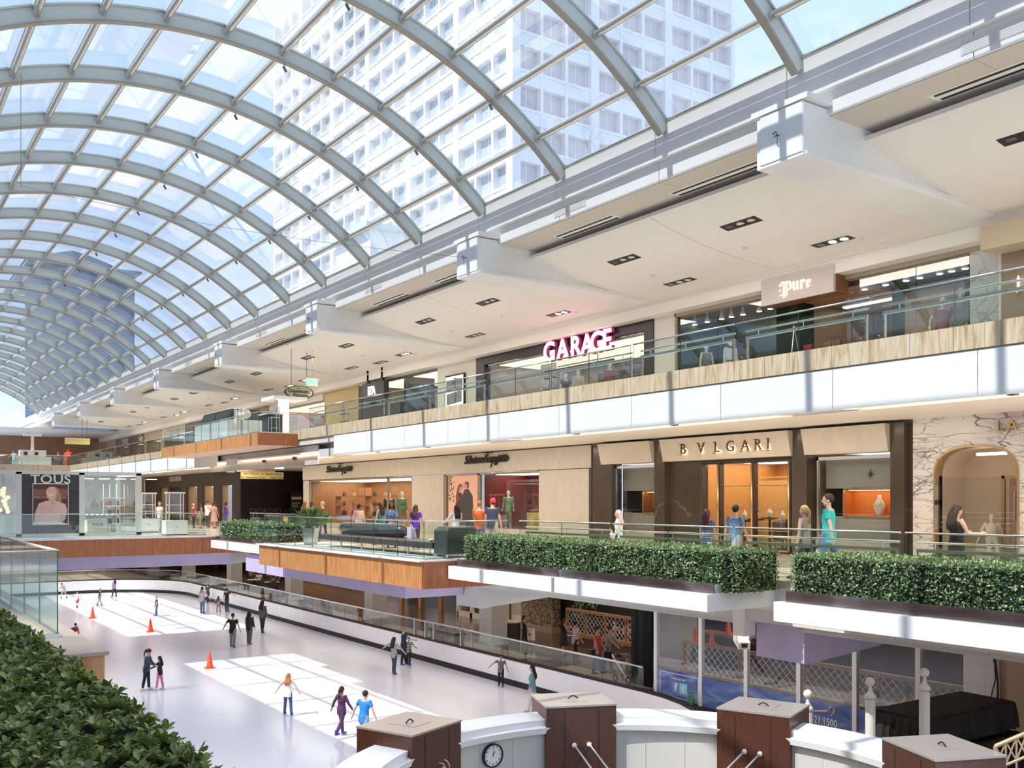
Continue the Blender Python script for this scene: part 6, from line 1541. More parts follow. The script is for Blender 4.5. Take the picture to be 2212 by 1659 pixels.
for k, (u0, u1) in enumerate(((238, 268), (262, 296))):
    xa, xb = XT(u0), XT(u1); t = thing('glass_shelves', 'glass shelf rack with dark handbags in the bridge shop, %s one' % ('left', 'right')[k], 'shelf', ((xa+xb)/2, YT+1.5+k, .1), 0, 'shelf racks in the bridge shop')
    for z in (.5, .95, 1.4, 1.8): part(MB().box(xa, xb, YT+1.4+k, YT+1.8+k, z, z+.025), 'shelf_board', M['porcelain'], t)
    for x in (xa, xb-.03): part(MB().box(x, x+.03, YT+1.58+k, YT+1.62+k, .05, 2.5), 'upright', M['porcelain'], t)
    for j, z in enumerate((.525, .975, 1.425)):
        handbag((xa+xb)/2, YT+1.6+k, z, 1.1, [(.02, .03, .04), (.05, .06, .09), (.30, .04, .06)][(j+k) % 3], 'handbag on the %s shelf of the %s glass rack in the bridge shop' % (['lowest', 'second', 'third'][j], ('left', 'right')[k]), 'handbags in the bridge shop')
for k, (u, v) in enumerate(((322, 1150), (382, 1156))):
    x, y, _ = at_z(u, v, 0); y += .35; t = thing('showcase', 'white showcase tower with lit shelves on the bridge, %s one' % ('left', 'right')[k], 'showcase', (x, y, 0), 0, 'showcases on the bridge')
    part(MB().box(x-.52, x+.52, y-.4, y+.4, 0.04, .72), 'cabinet', M['porcelain'], t, bevel=.01)
    part(MB().box(x-.44, x+.44, y-.415, y-.4, .1, .66), 'door', M['white'], t)
    part(MB().box(x-.5, x+.5, y-.38, y+.38, 0, .04), 'toe_kick', M['black'], t)
    for dx in (-.36, .32):
        for dy in (-.28, .24): part(MB().box(x+dx, x+dx+.04, y+dy, y+dy+.04, .72, 2.02), 'upright', M['porcelain'], t)
    for z in (1.1, 1.45): part(MB().box(x-.36, x+.36, y-.28, y+.28, z, z+.025), 'shelf_board', M['porcelain'], t)
    part(MB().box(x-.42, x+.42, y-.32, y+.32, 2.02, 2.1), 'cap', M['porcelain'], t)
    part(MB().box(x-.35, x+.35, y-.27, y-.262, .8, 2.0).box(x-.35, x+.35, y+.262, y+.27, .8, 2.0), 'glass_pane', M['sglass'], t)
    part(MB().ball((x, y-.42, .4), .025, 8, 5), 'knob', M['dkbronze'], t)
# leather bench
bn = thing('leather_bench', 'long dark grey leather bench with rolled back behind the balcony glass', 'bench', (14.8, 29.5, 0))
lea = mat('dark_leather', (.045, .05, .053), .33, coat=.2); 
xs_, ya_, yb_ = 14.35, 25.0, 33.6
nseg = 5
for k in range(nseg):
    p, q = ya_+.15+(yb_-ya_-.3)*k/nseg, ya_+.15+(yb_-ya_-.3)*(k+1)/nseg
    part(MB().box(xs_, xs_+1.1, p+.015, q-.015, .24, .46), 'seat', lea, bn, bevel=.05)
    lg = MB().box(xs_+.1, xs_+.14, p-.03, p+.03, 0, .26).box(xs_+.9, xs_+.94, p-.03, p+.03, 0, .26); part(lg, 'leg', M['steel'], bn)
part(MB().tube([(xs_+.95, 28.6, .66), (xs_+.95, 28.9, .66), (xs_+.95, 33.2, .66), (xs_+.95, 33.5, .66)], [.16, .24, .24, .16], 14), 'bolster', lea, bn, True)
b = MB().prism([(xs_+.05, .1), (xs_+.05, .80), (xs_+.20, .92), (xs_+1.1, .92), (xs_+1.1, .1)], 'y', 24.35, 25.1)
part(b, 'end_block', lea, bn, bevel=.04)
part(MB().box(xs_+.1, xs_+.14, 24.4, 24.46, 0, .12).box(xs_+.1, xs_+.14, 25.0, 25.06, 0, .12).box(xs_+1.0, xs_+1.04, 24.4, 24.46, 0, .12).box(xs_+1.0, xs_+1.04, 25.0, 25.06, 0, .12), 'leg', M['steel'], bn)
gp = thing('grass_planter', 'spiky green grass in a tapered pale metal pot at the far end of the bench', 'potted plant', (14.5, 34.6, 0))
part(MB().lathe((14.5, 34.6), [(.27, 0), (.36, .7), (.38, .72), (.33, .72)], 4), 'pot', M['steel'], gp)
rg = np.random.default_rng(12); n = 420; th = rg.uniform(0, 2*math.pi, n); tl = rg.uniform(.1, 1.0, n)
P = np.c_[rg.normal(0, .12, n), rg.normal(0, .12, n), np.full(n, .70)]; D = np.c_[np.cos(th)*tl, np.sin(th)*tl, rg.uniform(.3, 1.1, n)]
leaf_mesh('grass_blades', P, D, np.c_[-np.cos(th)*.7, -np.sin(th)*.7, np.full(n, 1.)], rg.uniform(.45, .85, n), np.full(n, .035), leaf_mat('grass_blade', (.10, .20, .04), (.25, .36, .10), (.5, .52, .25)), gp, True)
part(MB().lathe((14.5, 34.6), [(.30, .66), (.30, .69)], 12), 'soil', M['hcore'], gp)
sb = thing('shopping_bag', 'white and violet patterned shopping bag standing on the leather bench', 'bag', (15.25, 28.0, .46))
part(MB().box(15.15, 15.3, 27.85, 28.15, .46, .80), 'body', tiles('bag_print', (.75, .75, .82), (.55, .35, .75), (.9, .9, .95), 9, .5, .5, .5, .08), sb); part(MB().tube([(15.22, 27.9+.2*k/8, .80+.10*math.sin(math.pi*k/8)) for k in range(9)], .010, 5), 'handle', M['porcelain'], sb)
wt = thing('tissue', 'crumpled white tissue on the leather bench seat near its end block', 'tissue', (14.5, 25.4, .46))
part(MB().ball((14.5, 25.42, .50), .07, 8, 5, sq=(1.2, 1.4, .6)).ball((14.56, 25.52, .49), .05, 8, 5, sq=(1.3, 1, .6)), 'paper', M['porcelain'], wt, True)
# white kiosk at the far upper end
xk, yk, zk = at_Y(70, 1005, 99); kk_ = thing('goods_kiosk', 'far white goods kiosk with a T-shaped sign on the upper level', 'kiosk', (xk, 99, L3))
part(MB().box(xk-1.6, xk+1.5, 98.4, 99.6, L3, L3+1.0).box(xk-1.1, xk+1.1, 98.5, 99.5, L3+1.0, L3+1.6), 'counter', M['porcelain'], kk_)
part(MB().box(xk-.12, xk+.12, 98.9, 99.1, L3+1.6, L3+2.9).box(xk-.75, xk+.75, 98.8, 99.2, L3+2.9, L3+3.15), 'sign_mast', M['porcelain'], kk_)
part(MB().box(xk-.8, xk-.5, 98.38, 98.4, L3+1.1, L3+1.4).box(xk+.1, xk+.4, 98.38, 98.4, L3+1.1, L3+1.4), 'screen', M['black'], kk_)
# traffic cones on the ice
def cone(x, y, z, s, label, group):
    t = thing('traffic_cone', label, 'traffic cone', (x, y, z), 0, group)
    part(MB().lathe((x, y), [(.155*s, z+.03*s), (.14*s, z+.06*s), (.035*s, z+.68*s), (.02*s, z+.70*s)], 16), 'cone_body', M['orange'], t, True)
    part(MB().box(x-.21*s, x+.21*s, y-.21*s, y+.21*s, z, z+.035*s), 'base_plate', M['orange'], t, bevel=.01)
for u, v, l in ((200, 1335, 'orange cone on the ice, farthest of the three in the sun patches'), (325, 1365, 'orange cone on the ice between the two sun patches'), (453, 1443, 'orange cone on the ice, nearest of the three')):
    x, y, _ = at_z(u, v, -5.8); cone(x, y, -5.8, 1.05, l, 'orange cones on the ice')
for u, l in ((1502, 'left cone standing on the fence rail behind the rink window'), (1538, 'right cone standing on the fence rail behind the rink window')):
    cone(24.6, YX(u, 24.6), -3.28, .75, l, 'cones behind the rink window')
cone(26.5, YX(1573, 26.5), zX(1573, 1369, 26.5), .85, 'cone set higher and farther behind the rink window', 'cones behind the rink window')
t = thing('terrace_shelf', 'dark ledge behind the rink window carrying the higher cone', 'ledge', (26.5, YX(1573, 26.5), -5.2))
zc_ = zX(1573, 1369, 26.5); part(MB().box(26.2, 26.8, YX(1620, 26.5), YX(1520, 26.5), zc_-.08, zc_), 'board', M['tanw'], t); part(MB().box(26.3, 26.7, YX(1610, 26.5), YX(1530, 26.5), -5.2, zc_-.08), 'base', M['armani'], t)
# two bottles on the window sill
for k, u in enumerate((1497, 1502)):
    y = YW(u); t = thing('bottle', 'small green plastic bottle on the rink window sill, %s one' % ('left', 'right')[k], 'bottle', (XW-.16, y, -4.86), 0, 'green bottles on the sill')
    part(MB().lathe((XW-.16, y), [(.05, -4.86), (.055, -4.82), (.055, -4.62), (.02, -4.54), (.02, -4.50)], 10), 'body', mat('green_pet%d' % k, (.06, .30, .14), .2), t, True); part(MB().lathe((XW-.16, y), [(.024, -4.5), (.024, -4.47)], 8), 'cap', M['black'], t)
ledge_b = struct(MB().box(XW-.30, XW-.1, YW(1720), YW(1420), -5.2, -4.862), 'trim_60', M['rubber'])
bar = thing('litter_bin', 'round pale-rimmed litter bin on the rink walkway beside the tiled column', 'bin', (*at_z(1105, 1385, -5.2)[:2], -5.2))
bxx, byy = bar.location.x, bar.location.y
part(MB().lathe((bxx, byy), [(.42, -5.2), (.45, -4.3), (.47, -4.28)], 18), 'drum', M['dkbronze'], bar); part(MB().lathe((bxx, byy), [(.48, -4.28), (.5, -4.2), (.3, -4.18), (.28, -4.24)], 18), 'rim', M['porcelain'], bar, True)
for i in range(1, 7):                      # added fill brightening the rink level walkway, no lamps built
    ld = bpy.data.lights.new('walkway_fill_light', 'AREA'); ld.shape = 'RECTANGLE'; ld.size = 3.0; ld.size_y = 9; ld.energy = 110; ld.color = (1, .84, .66)
    lo = bpy.data.objects.new('walkway_fill_light', ld); COL.objects.link(lo); lo.location = (28, GRID[i]+6.3, -1.15)
# hanging speaker over the ice
hs_ = thing('round_fitting', 'dark round loudspeaker under the far planter by the lilac beam', 'loudspeaker', at_X(557, 1209, 14.6))
q = hs_.location; part(MB().ball(q, .30, 12, 8, sq=(.7, 1, 1)), 'dome', M['dsteel'], hs_, True); part(MB().tube([(q.x, q.y, q.z), (q.x, q.y, -.6)], .03, 6), 'stem', M['dsteel'], hs_)

# thin wire across the hall, waste box and wet floor sign
hw_ = thing('hanging_wire', 'thin dark wire strung across the glass vault to a roof bracket', 'wire', (16.2, 26.35, 9.45))
pa_, pb_ = Vector(at_Y(45, 402, 30)), Vector((16.2, 26.35, 9.45))
part(MB().tube([pa_.lerp(pb_, k/16)-Vector((0, 0, .25*math.sin(math.pi*k/16))) for k in range(17)], .006, 5), 'wire', M['dsteel'], hw_)
part(MB().tube([pa_, Vector((pa_.x, pa_.y, vp(math.asin((pa_.x-VC)/VR), VR-.4)[1]))], .008, 5), 'hanger', M['dsteel'], hw_)
wx, wy, _ = at_X(1012, 1165, 17.3)
wbx = thing('litter_bin', 'square dark brown litter bin behind the rail left of the boy in orange', 'bin', (wx, wy, 0))
part(MB().box(wx-.3, wx+.3, wy-.35, wy+.35, .04, .92), 'cabinet', mat('olive_brown_bin', (.12, .105, .07), .5), wbx, bevel=.01)
part(MB().box(wx-.32, wx+.32, wy-.37, wy+.37, .92, .97), 'lid', M['dkbronze'], wbx); part(MB().box(wx-.27, wx+.27, wy-.32, wy+.32, 0, .04), 'plinth', M['black'], wbx)
fx, fy, _ = at_z(616, 1139, 0)
wf_ = thing('wet_floor_sign', 'small yellow wet floor sign behind the far low hedge', 'floor sign', (fx, fy, 0))
for sgn in (-1, 1): part(MB().prism([(fx-.17, 0), (fx+.17, 0), (fx+.12, .66), (fx-.12, .66)], 'y', fy+sgn*.10-.012, fy+sgn*.10+.012), 'panel', mat('safety_yellow', (.75, .50, .04), .5), wf_)
part(MB().box(fx-.1, fx+.1, fy-.12, fy+.12, .64, .68), 'hinge', M['dkbronze'], wf_)
# ================================================================ people
SKIN = {'l': mat('skin_light', (.62, .38, .28), .55), 'm': mat('skin_tan', (.46, .26, .17), .55), 'd': mat('skin_dark', (.17, .085, .05), .5), 'w': M['porcelain']}
CLOTH = {}
def cl_mat(c):
    k = tuple(round(x, 3) for x in c)
    if k not in CLOTH: CLOTH[k] = mat('cloth_%d' % len(CLOTH), c, .75, var=.10, vscale=14)
    return CLOTH[k]
HAIRC = {'black': (.012, .010, .009), 'brown': (.07, .035, .018), 'red': (.32, .10, .03), 'blonde': (.50, .34, .16), 'grey': (.25, .24, .23), 'plum': (.07, .02, .02), 'ginger': (.42, .15, .04), 'dark': (.03, .018, .012)}
PENDING = []
def rem(mb, name, material, parent, voxel, smooth=2):
    o = mb.build(name, material, None); o.parent = parent
    r = o.modifiers.new('r', 'REMESH'); r.mode = 'VOXEL'; r.voxel_size = voxel; r.use_smooth_shade = True
    if smooth:
        s = o.modifiers.new('s', 'SMOOTH'); s.iterations = smooth; s.factor = .5
    PENDING.append(o); return o
def rings(b, prof, n=14):
    """prof: (cx, cy, z, rx, ry) closed elliptical loft"""
    rows = [[(cx+rx*math.cos(2*math.pi*k/n), cy+ry*math.sin(2*math.pi*k/n), z) for k in range(n)] for cx, cy, z, rx, ry in prof]
    a = len(b.v); b.grid(rows, 0, True)
    b.f.append(tuple(a+k for k in range(n))[::-1]); b.m.append(0)
    e = a+(len(prof)-1)*n; b.f.append(tuple(e+k for k in range(n))); b.m.append(0)
FACE_OUT = {}
def person(label, loc, h, face, skin='l', hair=('short', 'brown'), top=None, sleeve='short', bottom=('trousers', (.05, .06, .10)), shoes=(.05, .05, .05), skates=None,
           legs=(8, -8, 0, 0), spread=3, arms=((5, 8, 12), (5, 8, 12)), lean=0, turn=0, nod=0, female=False, seat=None, voxel=.013, group=None, cat='person', name='person', faceparts=False, topm=None, botm=None, extra=None):
    """face: degrees clockwise from straight away from the viewer; arms: (forward, outward, elbow) left then right; legs: hip swing left, right, knee bend left, right"""
    s = h/1.75
    rz = -(YAW+math.radians(face))
    t = thing(name, label, cat, loc, rz, group)
    fe = 1 if female else 0
    d2 = math.radians
    # ---- skeleton in its own frame, forward +y, up +z
    hipw, shw = (.085, .165) if fe else (.085, .19)
    legsP = []
    for sd, sw, kb in ((-1, legs[0], legs[2]), (1, legs[1], legs[3])):
        a = d2(sw); sp = d2(spread)
        hp = Vector((sd*hipw, 0, 0)); kn = hp+Vector((sd*math.sin(sp)*.43, math.sin(a)*.43, -math.cos(a)*.43))
        a2 = a-d2(kb); an = kn+Vector((sd*math.sin(sp)*.42, math.sin(a2)*.42, -math.cos(a2)*.42))
        legsP.append((hp, kn, an))
    zmin = min(L[2].z for L in legsP); z0 = -zmin+.085
    if skates: z0 += .05
    for i, L in enumerate(legsP): legsP[i] = [p+Vector((0, 0, z0)) for p in L]
    ln = Matrix.Rotation(-d2(lean), 3, 'X'); pv = Vector((0, 0, z0))
    def T(x, y, z): return pv+ln@Vector((x, y, z))
    def armchain(sd, A):
        f, o, e = d2(A[0]), d2(A[1]), d2(A[2])
        shd = T(sd*shw, 0, .47)
        def dr(ff, oo): return (ln@Vector((sd*math.sin(oo), math.sin(ff)*math.cos(oo), -math.cos(ff)*math.cos(oo)))).normalized()
        el = shd+dr(f, o)*.285; d_ = dr(f+e, o*.8); wr = el+d_*.25
        return shd, el, wr, d_
    AR = [armchain(-1, arms[0]), armchain(1, arms[1])]
    S_ = lambda p: tuple(q*s for q in p)
    def tub(b, pts, rr, n=10): b.tube([S_(p) for p in pts], [r*s for r in rr], n)
    # ---- body: torso, limbs, hands, head as one skin
    b = MB()
    def torso(b, g, zlo, zhi):
        pr = [(0, -.02, .165-g, .12-g), (.06, 0, .155, .115), (.16, 0, .135 if fe else .145, .10), (.30, .005, .15 if fe else .168, .112+.014*fe), (.42, 0, .165 if fe else .185, .105), (.48, -.005, .12, .08), (.53, -.005, .062, .06)]
        pr = [(-.175, -.005, .172, .128), (-.08, -.005, .166, .122), (.0, -.008, .163+.008*fe, .122), (.08, 0, .150, .110), (.17, .0, .128 if fe else .145, .098), (.28, .008, .148 if fe else .165, .112+.012*fe), (.40, .0, .158 if fe else .182, .102), (.465, -.008, .12, .078), (.50, -.008, .07, .062)]
        pts = []
        for z, cy, rx, ry in pr:
            if zlo <= z <= zhi:
                c = T(0, cy, z); pts.append((c.x*s, c.y*s, c.z*s, (rx+g)*s, (ry+g)*s))
        rings(b, pts, 16)
    torso(b, 0, -.1, 1)
    nk = T(0, .005, .56); hc = T(0, .02, .665)
    tr = Matrix.Rotation(-d2(turn), 3, 'Z')@Matrix.Rotation(-d2(nod), 3, 'X')
    tub(b, [T(0, -.01, .47), nk, T(0, .01, .62)], [.062, .052, .055])
    def H(x, y, z): return (hc+tr@Vector((x, y, z)))
    def hball(b, c, r, sq, n=12, k=8):
        m0 = len(b.v); b.ball((0, 0, 0), r, n, k, 0, sq)
        for i in range(m0, len(b.v)):
            v = H(c[0]+b.v[i][0], c[1]+b.v[i][1], c[2]+b.v[i][2]); b.v[i] = (v.x*s, v.y*s, v.z*s)
    hball(b, (0, -.005, .025), .098, (.80, 1.0, 1.02)); hball(b, (0, .022, -.055), .070, (.80, .92, .98))
    hball(b, (0, .098, -.02), .017, (.9, 1.2, 1.5)); hball(b, (0, .080, -.012), .014, (1, 1, 2.2))
    hball(b, (.078, -.005, -.012), .02, (.5, 1, 1.6)); hball(b, (-.078, -.005, -.012), .02, (.5, 1, 1.6))
    for L in legsP:
        tub(b, [L[0]+Vector((0, 0, .04)), L[0].lerp(L[1], .35), L[1], L[1].lerp(L[2], .3), L[2]], [.092, .082, .056, .056, .036])
        ft = Vector((0, .12, -.045)); tub(b, [L[2]+Vector((0, -.04, -.035)), L[2]+Vector((0, .05, -.045)), L[2]+ft+Vector((0, .03, -.01))], [.036, .036, .026])
    for k, (shd, el, wr, d_) in enumerate(AR):
        sd = -1 if k == 0 else 1
        tub(b, [shd-(el-shd)*.08+Vector((-sd*.03, 0, 0)), shd.lerp(el, .3), el, el.lerp(wr, .35), wr], [.052, .046, .036, .037, .025])
        sidev = Vector((sd, 0, 0)); fw = d_.cross(sidev).normalized()
        if fw.y < 0: fw = -fw
        sv = d_.cross(fw).normalized()
        pm = wr+d_*.085
        tub(b, [wr, wr+d_*.045, pm], [.026, .033, .030], 8)
        for j, (o_, L_) in enumerate(((-.026, .075), (-.009, .085), (.009, .080), (.026, .062))):
            q = pm+fw*o_; tub(b, [q-d_*.02, q+d_*L_*.5-sv*.004, q+d_*L_*.9-sv*.014*sd], [.0105, .010, .008], 6)
        tub(b, [wr+d_*.03+fw*.024, wr+d_*.065+fw*.048, wr+d_*.10+fw*.052], [.013, .011, .009], 6)
    rem(b, 'body', SKIN[skin] if isinstance(skin, str) else skin, t, voxel*s)
    # ---- clothes
    if top is not None:
        b = MB(); torso(b, .016, -.20 if bottom[0] != 'dress' else -.1, .47)
        if sleeve != 'none':
            for shd, el, wr, d_ in AR:
                if sleeve == 'short': tub(b, [shd-(el-shd)*.12, shd, shd.lerp(el, .62)], [.055, .064, .060])
                else: tub(b, [shd-(el-shd)*.12, shd, el, wr], [.055, .062, .052, .038])
        rem(b, 'shirt' if bottom[0] != 'dress' else 'bodice', topm or cl_mat(top), t, .016*s)
    kind, bc = bottom[0], bottom[1]
    b = MB()
    if kind in ('trousers', 'shorts'):
        rings(b, [(T(0, -.005, -.10).x*s, T(0, -.005, -.10).y*s, T(0, 0, -.10).z*s, .150*s, .125*s), (T(0, -.006, 0).x*s, T(0, -.006, 0).y*s, T(0, 0, 0).z*s, .172*s, .130*s), (T(0, 0, .09).x*s, T(0, 0, .09).y*s, T(0, 0, .09).z*s, .158*s, .118*s)])
        for L in legsP:
            if kind == 'trousers': tub(b, [L[0]+Vector((0, 0, .03)), L[0].lerp(L[1], .4), L[1], L[1].lerp(L[2], .5), L[2]+Vector((0, 0, -.01))], [.100, .093, .070, .066, .058])
            else: tub(b, [L[0]+Vector((0, 0, .03)), L[0].lerp(L[1], .5), L[0].lerp(L[1], .92)], [.105, .102, .098])
        rem(b, kind, botm or cl_mat(bc), t, .016*s)
    elif kind in ('skirt', 'dress'):
        ln_ = bottom[2] if len(bottom) > 2 else .5
        c0 = T(0, 0, .12); zb = pv.z-ln_
        mid = (legsP[0][1]+legsP[1][1])/2
        rings(b, [(mid.x*.5*s, mid.y*.6*s, zb*s, (.20+.10*ln_)*s, (.17+.10*ln_)*s), (0, 0, (pv.z-.1)*s, .19*s, .145*s), (0, 0, pv.z*s, .182*s, .138*s), (c0.x*s, c0.y*s, c0.z*s, .142*s, .112*s)], 18)
        rem(b, 'skirt', botm or cl_mat(bc), t, .018*s)
    if shoes is not None:
        for L in legsP:
            b = MB(); a = L[2]
            tub(b, [a+Vector((0, -.045, -.045)), a+Vector((0, .05, -.05)), a+Vector((0, .17, -.055))], [.043, .045, .034])
            if skates: tub(b, [a+Vector((0, -.005, -.04)), a+Vector((0, 0, .10))], [.052, .052])
            sh = rem(b, 'skate' if skates else 'shoe', cl_mat(skates or shoes), t, .014*s, 1)
            if skates:
                k = MB().box((a.x-.006)*s, (a.x+.006)*s, (a.y-.10)*s, (a.y+.20)*s, (a.z-.135)*s, (a.z-.08)*s)
                o = k.build('blade', M['steel'], None); o.parent = sh
    # ---- hair or hat
    hk, hcn = hair; hm = cl_mat(HAIRC[hcn] if hcn in HAIRC else hcn)
    if hk not in ('bald',):
        b = MB()
        hball(b, (0, -.022, .040), .106, (.84, 1.0, .98))
        if hk in ('long', 'pony', 'bun', 'afro'):
            hball(b, (0, -.05, .0), .085, (.98, .75, 1.15))
        if hk == 'long':
            for dx in (-.055, 0, .055):
                p = [H(dx, -.055, .03), H(dx*1.3, -.085, -.09), T(dx*1.5, -.13, .40), T(dx*1.3, -.135, .28)]; tub(b, p, [.055, .052, .045, .025], 8)
        if hk == 'pony':
            tub(b, [H(0, -.09, .06), H(0, -.145, .0), H(0, -.14, -.12), T(0, -.15, .36)], [.03, .038, .034, .012], 8)
        if hk == 'bun': hball(b, (0, -.115, .06), .045, (1, 1, 1))
        if hk == 'afro': hball(b, (0, -.02, .05), .125, (1, 1, .95))
        if hk == 'dreads':
            for k in range(11):
                a = math.pi*(.95+1.1*k/10)-.0; dx, dy = .085*math.cos(a), .085*math.sin(a)
                tub(b, [H(dx*.8, dy*.8-.01, .06), H(dx*1.15, dy*1.15-.01, -.02), H(dx*1.2, dy*1.2, -.14)], [.03, .024, .016], 6)
        rem(b, 'hair' if hk != 'cap' else 'cap', hm, t, .013*s, 1)
        if hk == 'cap':
            c = MB(); hball(c, (0, .085, .055), .07, (.95, 1.1, .22)); rem(c, 'cap_peak', hm, t, .010*s, 1)
            c = MB(); hball(c, (0, -.035, -.02), .088, (.93, .9, .8)); rem(c, 'hair', cl_mat((.05, .03, .02)), t, .013*s, 1)
    if faceparts:
        for sx in (-.03, .03):
            c = MB(); hball(c, (sx, .083, .012), .009, (1.3, .6, .8), 8, 5); o = c.build('eye', M['black'], None, True); o.parent = t
        c = MB(); hball(c, (0, .082, -.065), .012, (1.9, .5, .5), 8, 5); o = c.build('mouth', cl_mat((.35, .10, .09)), None, True); o.parent = t
    FACE_OUT[label] = (t, [A[2]*s for A in AR], s)
    return t
def feet(u, v, z): return at_z(u, v, z)[:2]+(z,)
def height(u, vf, vh, z, extra=0):
    d = (CAM_Z-z)*F_PX/(vf-HOR); return max(.7, (vf-vh)*d/F_PX+extra)
ICE = -5.8
BL = (.05, .07, .32); WS = (.75, .73, .70)
def skater(label, u, vf, vh, face, **k):
    k.setdefault('skates', BL); h = height(u, vf, vh, ICE)
    k.setdefault('voxel', .016)
    return person(label, feet(u, vf, ICE), h, face, **k)
OUT = ((0, 62, 5), (0, 62, 5)); OUT2 = ((10, 40, 12), (10, 40, 12)); WALK = (20, -18, 4, 26)
g_ice = None
skater('skater in pale grey bending forward at the far left rink barrier', 138, 1293, 1258, 285, hair=('short', 'brown'), top=(.42, .40, .40), sleeve='long', bottom=('trousers', (.48, .46, .48)), legs=(25, -15, 20, 10), lean=25, arms=((30, 30, 10), (20, 40, 5)))
skater('small child skater in white top and red shorts, arms spread', 167, 1313, 1278, 185, hair=('short', 'dark'), top=(.78, .74, .74), bottom=('shorts', (.60, .03, .05)), arms=OUT)
skater('child skater with orange helmet and black vest on the far sun patch', 215, 1309, 1271, 60, hair=('cap', (.75, .15, .04)), top=(.03, .035, .04), bottom=('trousers', (.30, .31, .35)), arms=OUT2, legs=(12, -12, 0, 10), lean=8)
skater('girl skater in lilac top and black leggings by the far barrier', 247, 1290, 1250, 290, hair=('long', 'dark'), top=(.42, .25, .52), sleeve='long', bottom=('trousers', (.02, .02, .03)), female=True)
skater('boy skater with ginger hair and black top at the edge of the far sun patch', 338, 1331, 1288, 240, hair=('short', 'ginger'), top=(.06, .08, .08), bottom=('trousers', (.10, .14, .22)), legs=(6, -4, 0, 0))
skater('woman skater in grey tee and jeans holding the small girl by the hand', 437, 1326, 1268, 15, hair=('pony', 'brown'), top=(.38, .36, .36), bottom=('trousers', (.10, .14, .22)), female=True, arms=((0, 12, 5), (10, 38, 5)), spread=6)
skater('child skater in dark clothes behind the woman in grey tee', 449, 1302, 1262, 200, hair=('short', 'black'), top=(.05, .05, .06), bottom=('trousers', (.02, .025, .05)), arms=((30, 10, 60), (30, 10, 60)))
skater('small girl skater with long hair and pink trousers between two adults', 472, 1323, 1288, 5, hair=('long', 'brown'), top=(.35, .33, .33), bottom=('trousers', (.55, .10, .20)), female=True, arms=((10, 50, 5), (10, 50, 5)), spread=10)
skater('man skater in black tee with arm stretched out to the right, holding the small girl', 490, 1322, 1271, 25, hair=('cap', (.06, .05, .05)), top=(.015, .015, .018), bottom=('trousers', (.035, .05, .10)), arms=((10, 28, 5), (10, 75, 5)), spread=8)
skater('girl skater in mint green top by the right barrier, arm out', 540, 1320, 1285, 30, hair=('bun', 'blonde'), top=(.38, .58, .55), sleeve='long', bottom=('trousers', (.14, .20, .26)), female=True, arms=((10, 15, 10), (10, 70, 5)))
skater('woman skater in grey-brown cardigan with long dark hair near the right barrier', 567, 1369, 1297, 20, hair=('long', 'dark'), top=(.13, .115, .11), sleeve='long', bottom=('trousers', (.03, .03, .035)), female=True, legs=(10, -10, 0, 8))
skater('man skater in black tee, left of the dark pair in mid rink', 503, 1401, 1324, 10, skin='m', hair=('short', 'dark'), top=(.012, .012, .013), bottom=('trousers', (.20, .19, .20)), legs=(18, -18, 0, 12), spread=9, arms=((0, 40, 10), (0, 20, 10)), skates=(.12, .11, .14))
skater('woman skater in black jacket, right of the dark pair in mid rink', 539, 1394, 1321, 15, hair=('long', 'black'), top=(.022, .022, .026), sleeve='long', bottom=('trousers', (.10, .10, .12)), female=True, legs=(10, -12, 0, 10), spread=6, skates=(.12, .11, .14))
skater('woman skater in dark teal jacket and black leggings bent towards a girl', 317, 1492, 1403, 90, hair=('pony', 'dark'), top=(.035, .065, .09), sleeve='long', bottom=('trousers', (.012, .012, .014)), female=True, legs=(4, -6, 2, 6), lean=6, nod=38, arms=((25, 6, 30), (35, 6, 40)), skates=WS, voxel=.012)
skater('girl skater in black jacket and pink leggings facing the woman in teal', 345, 1491, 1418, 275, hair=('long', 'black'), top=(.015, .014, .016), sleeve='long', bottom=('trousers', (.75, .22, .30)), female=True, arms=((45, 5, 20), (45, 5, 20)), skates=WS, voxel=.012)
skater('red-haired girl skater in white top and jeans, arms out, back turned', 622, 1546, 1456, 10, hair=('long', 'ginger'), top=(.82, .80, .76), sleeve='none', bottom=('trousers', (.06, .09, .20)), female=True, arms=((-8, 42, 8), (-8, 42, 8)), spread=7, legs=(6, -4, 0, 4), voxel=.012, lean=6)
zeb = tiles('zebra_magenta', (.42, .07, .30), (.05, .02, .06), (.04, .015, .05), 14, .9, .35, .7, .12, .5, 'xz')
skater('girl skater in magenta striped suit with dark ponytail', 738, 1592, 1483, 35, skin='m', hair=('pony', 'dark'), top=(.45, .06, .32), sleeve='long', topm=zeb, bottom=('trousers', (.3, .05, .2)), botm=zeb, female=True, arms=((-10, 32, 10), (15, 20, 15)), legs=(14, -16, 4, 24), voxel=.012)
skater('boy skater in bright blue polo shirt and grey trousers by the left brown box', 786, 1616, 1493, 30, hair=('short', 'dark'), top=(.02, .22, .62), bottom=('trousers', (.42, .43, .44)), arms=((-5, 30, 10), (0, 28, 12)), legs=(10, -14, 2, 14), voxel=.012, lean=6)
skater('girl skater in grey top and dark jeans with arms spread, beside the man in navy', 851, 1458, 1377, 35, hair=('long', 'dark'), top=(.32, .32, .34), sleeve='long', bottom=('trousers', (.04, .055, .09)), female=True, arms=((5, 72, 5), (15, 50, 5)), legs=(14, -6, 16, 4), voxel=.013)
skater('grey-haired man skater in navy polo steadying a boy', 872, 1438, 1355, 75, hair=('short', 'grey'), top=(.02, .025, .06), bottom=('trousers', (.02, .022, .035)), arms=((30, 10, 45), (40, 8, 40)), voxel=.013)
strp = tiles('green_white_stripe', (.02, .06, .035), (.02, .06, .035), (.65, .72, .66), 7, 2, .5, .7, .08, 0, 'xz')
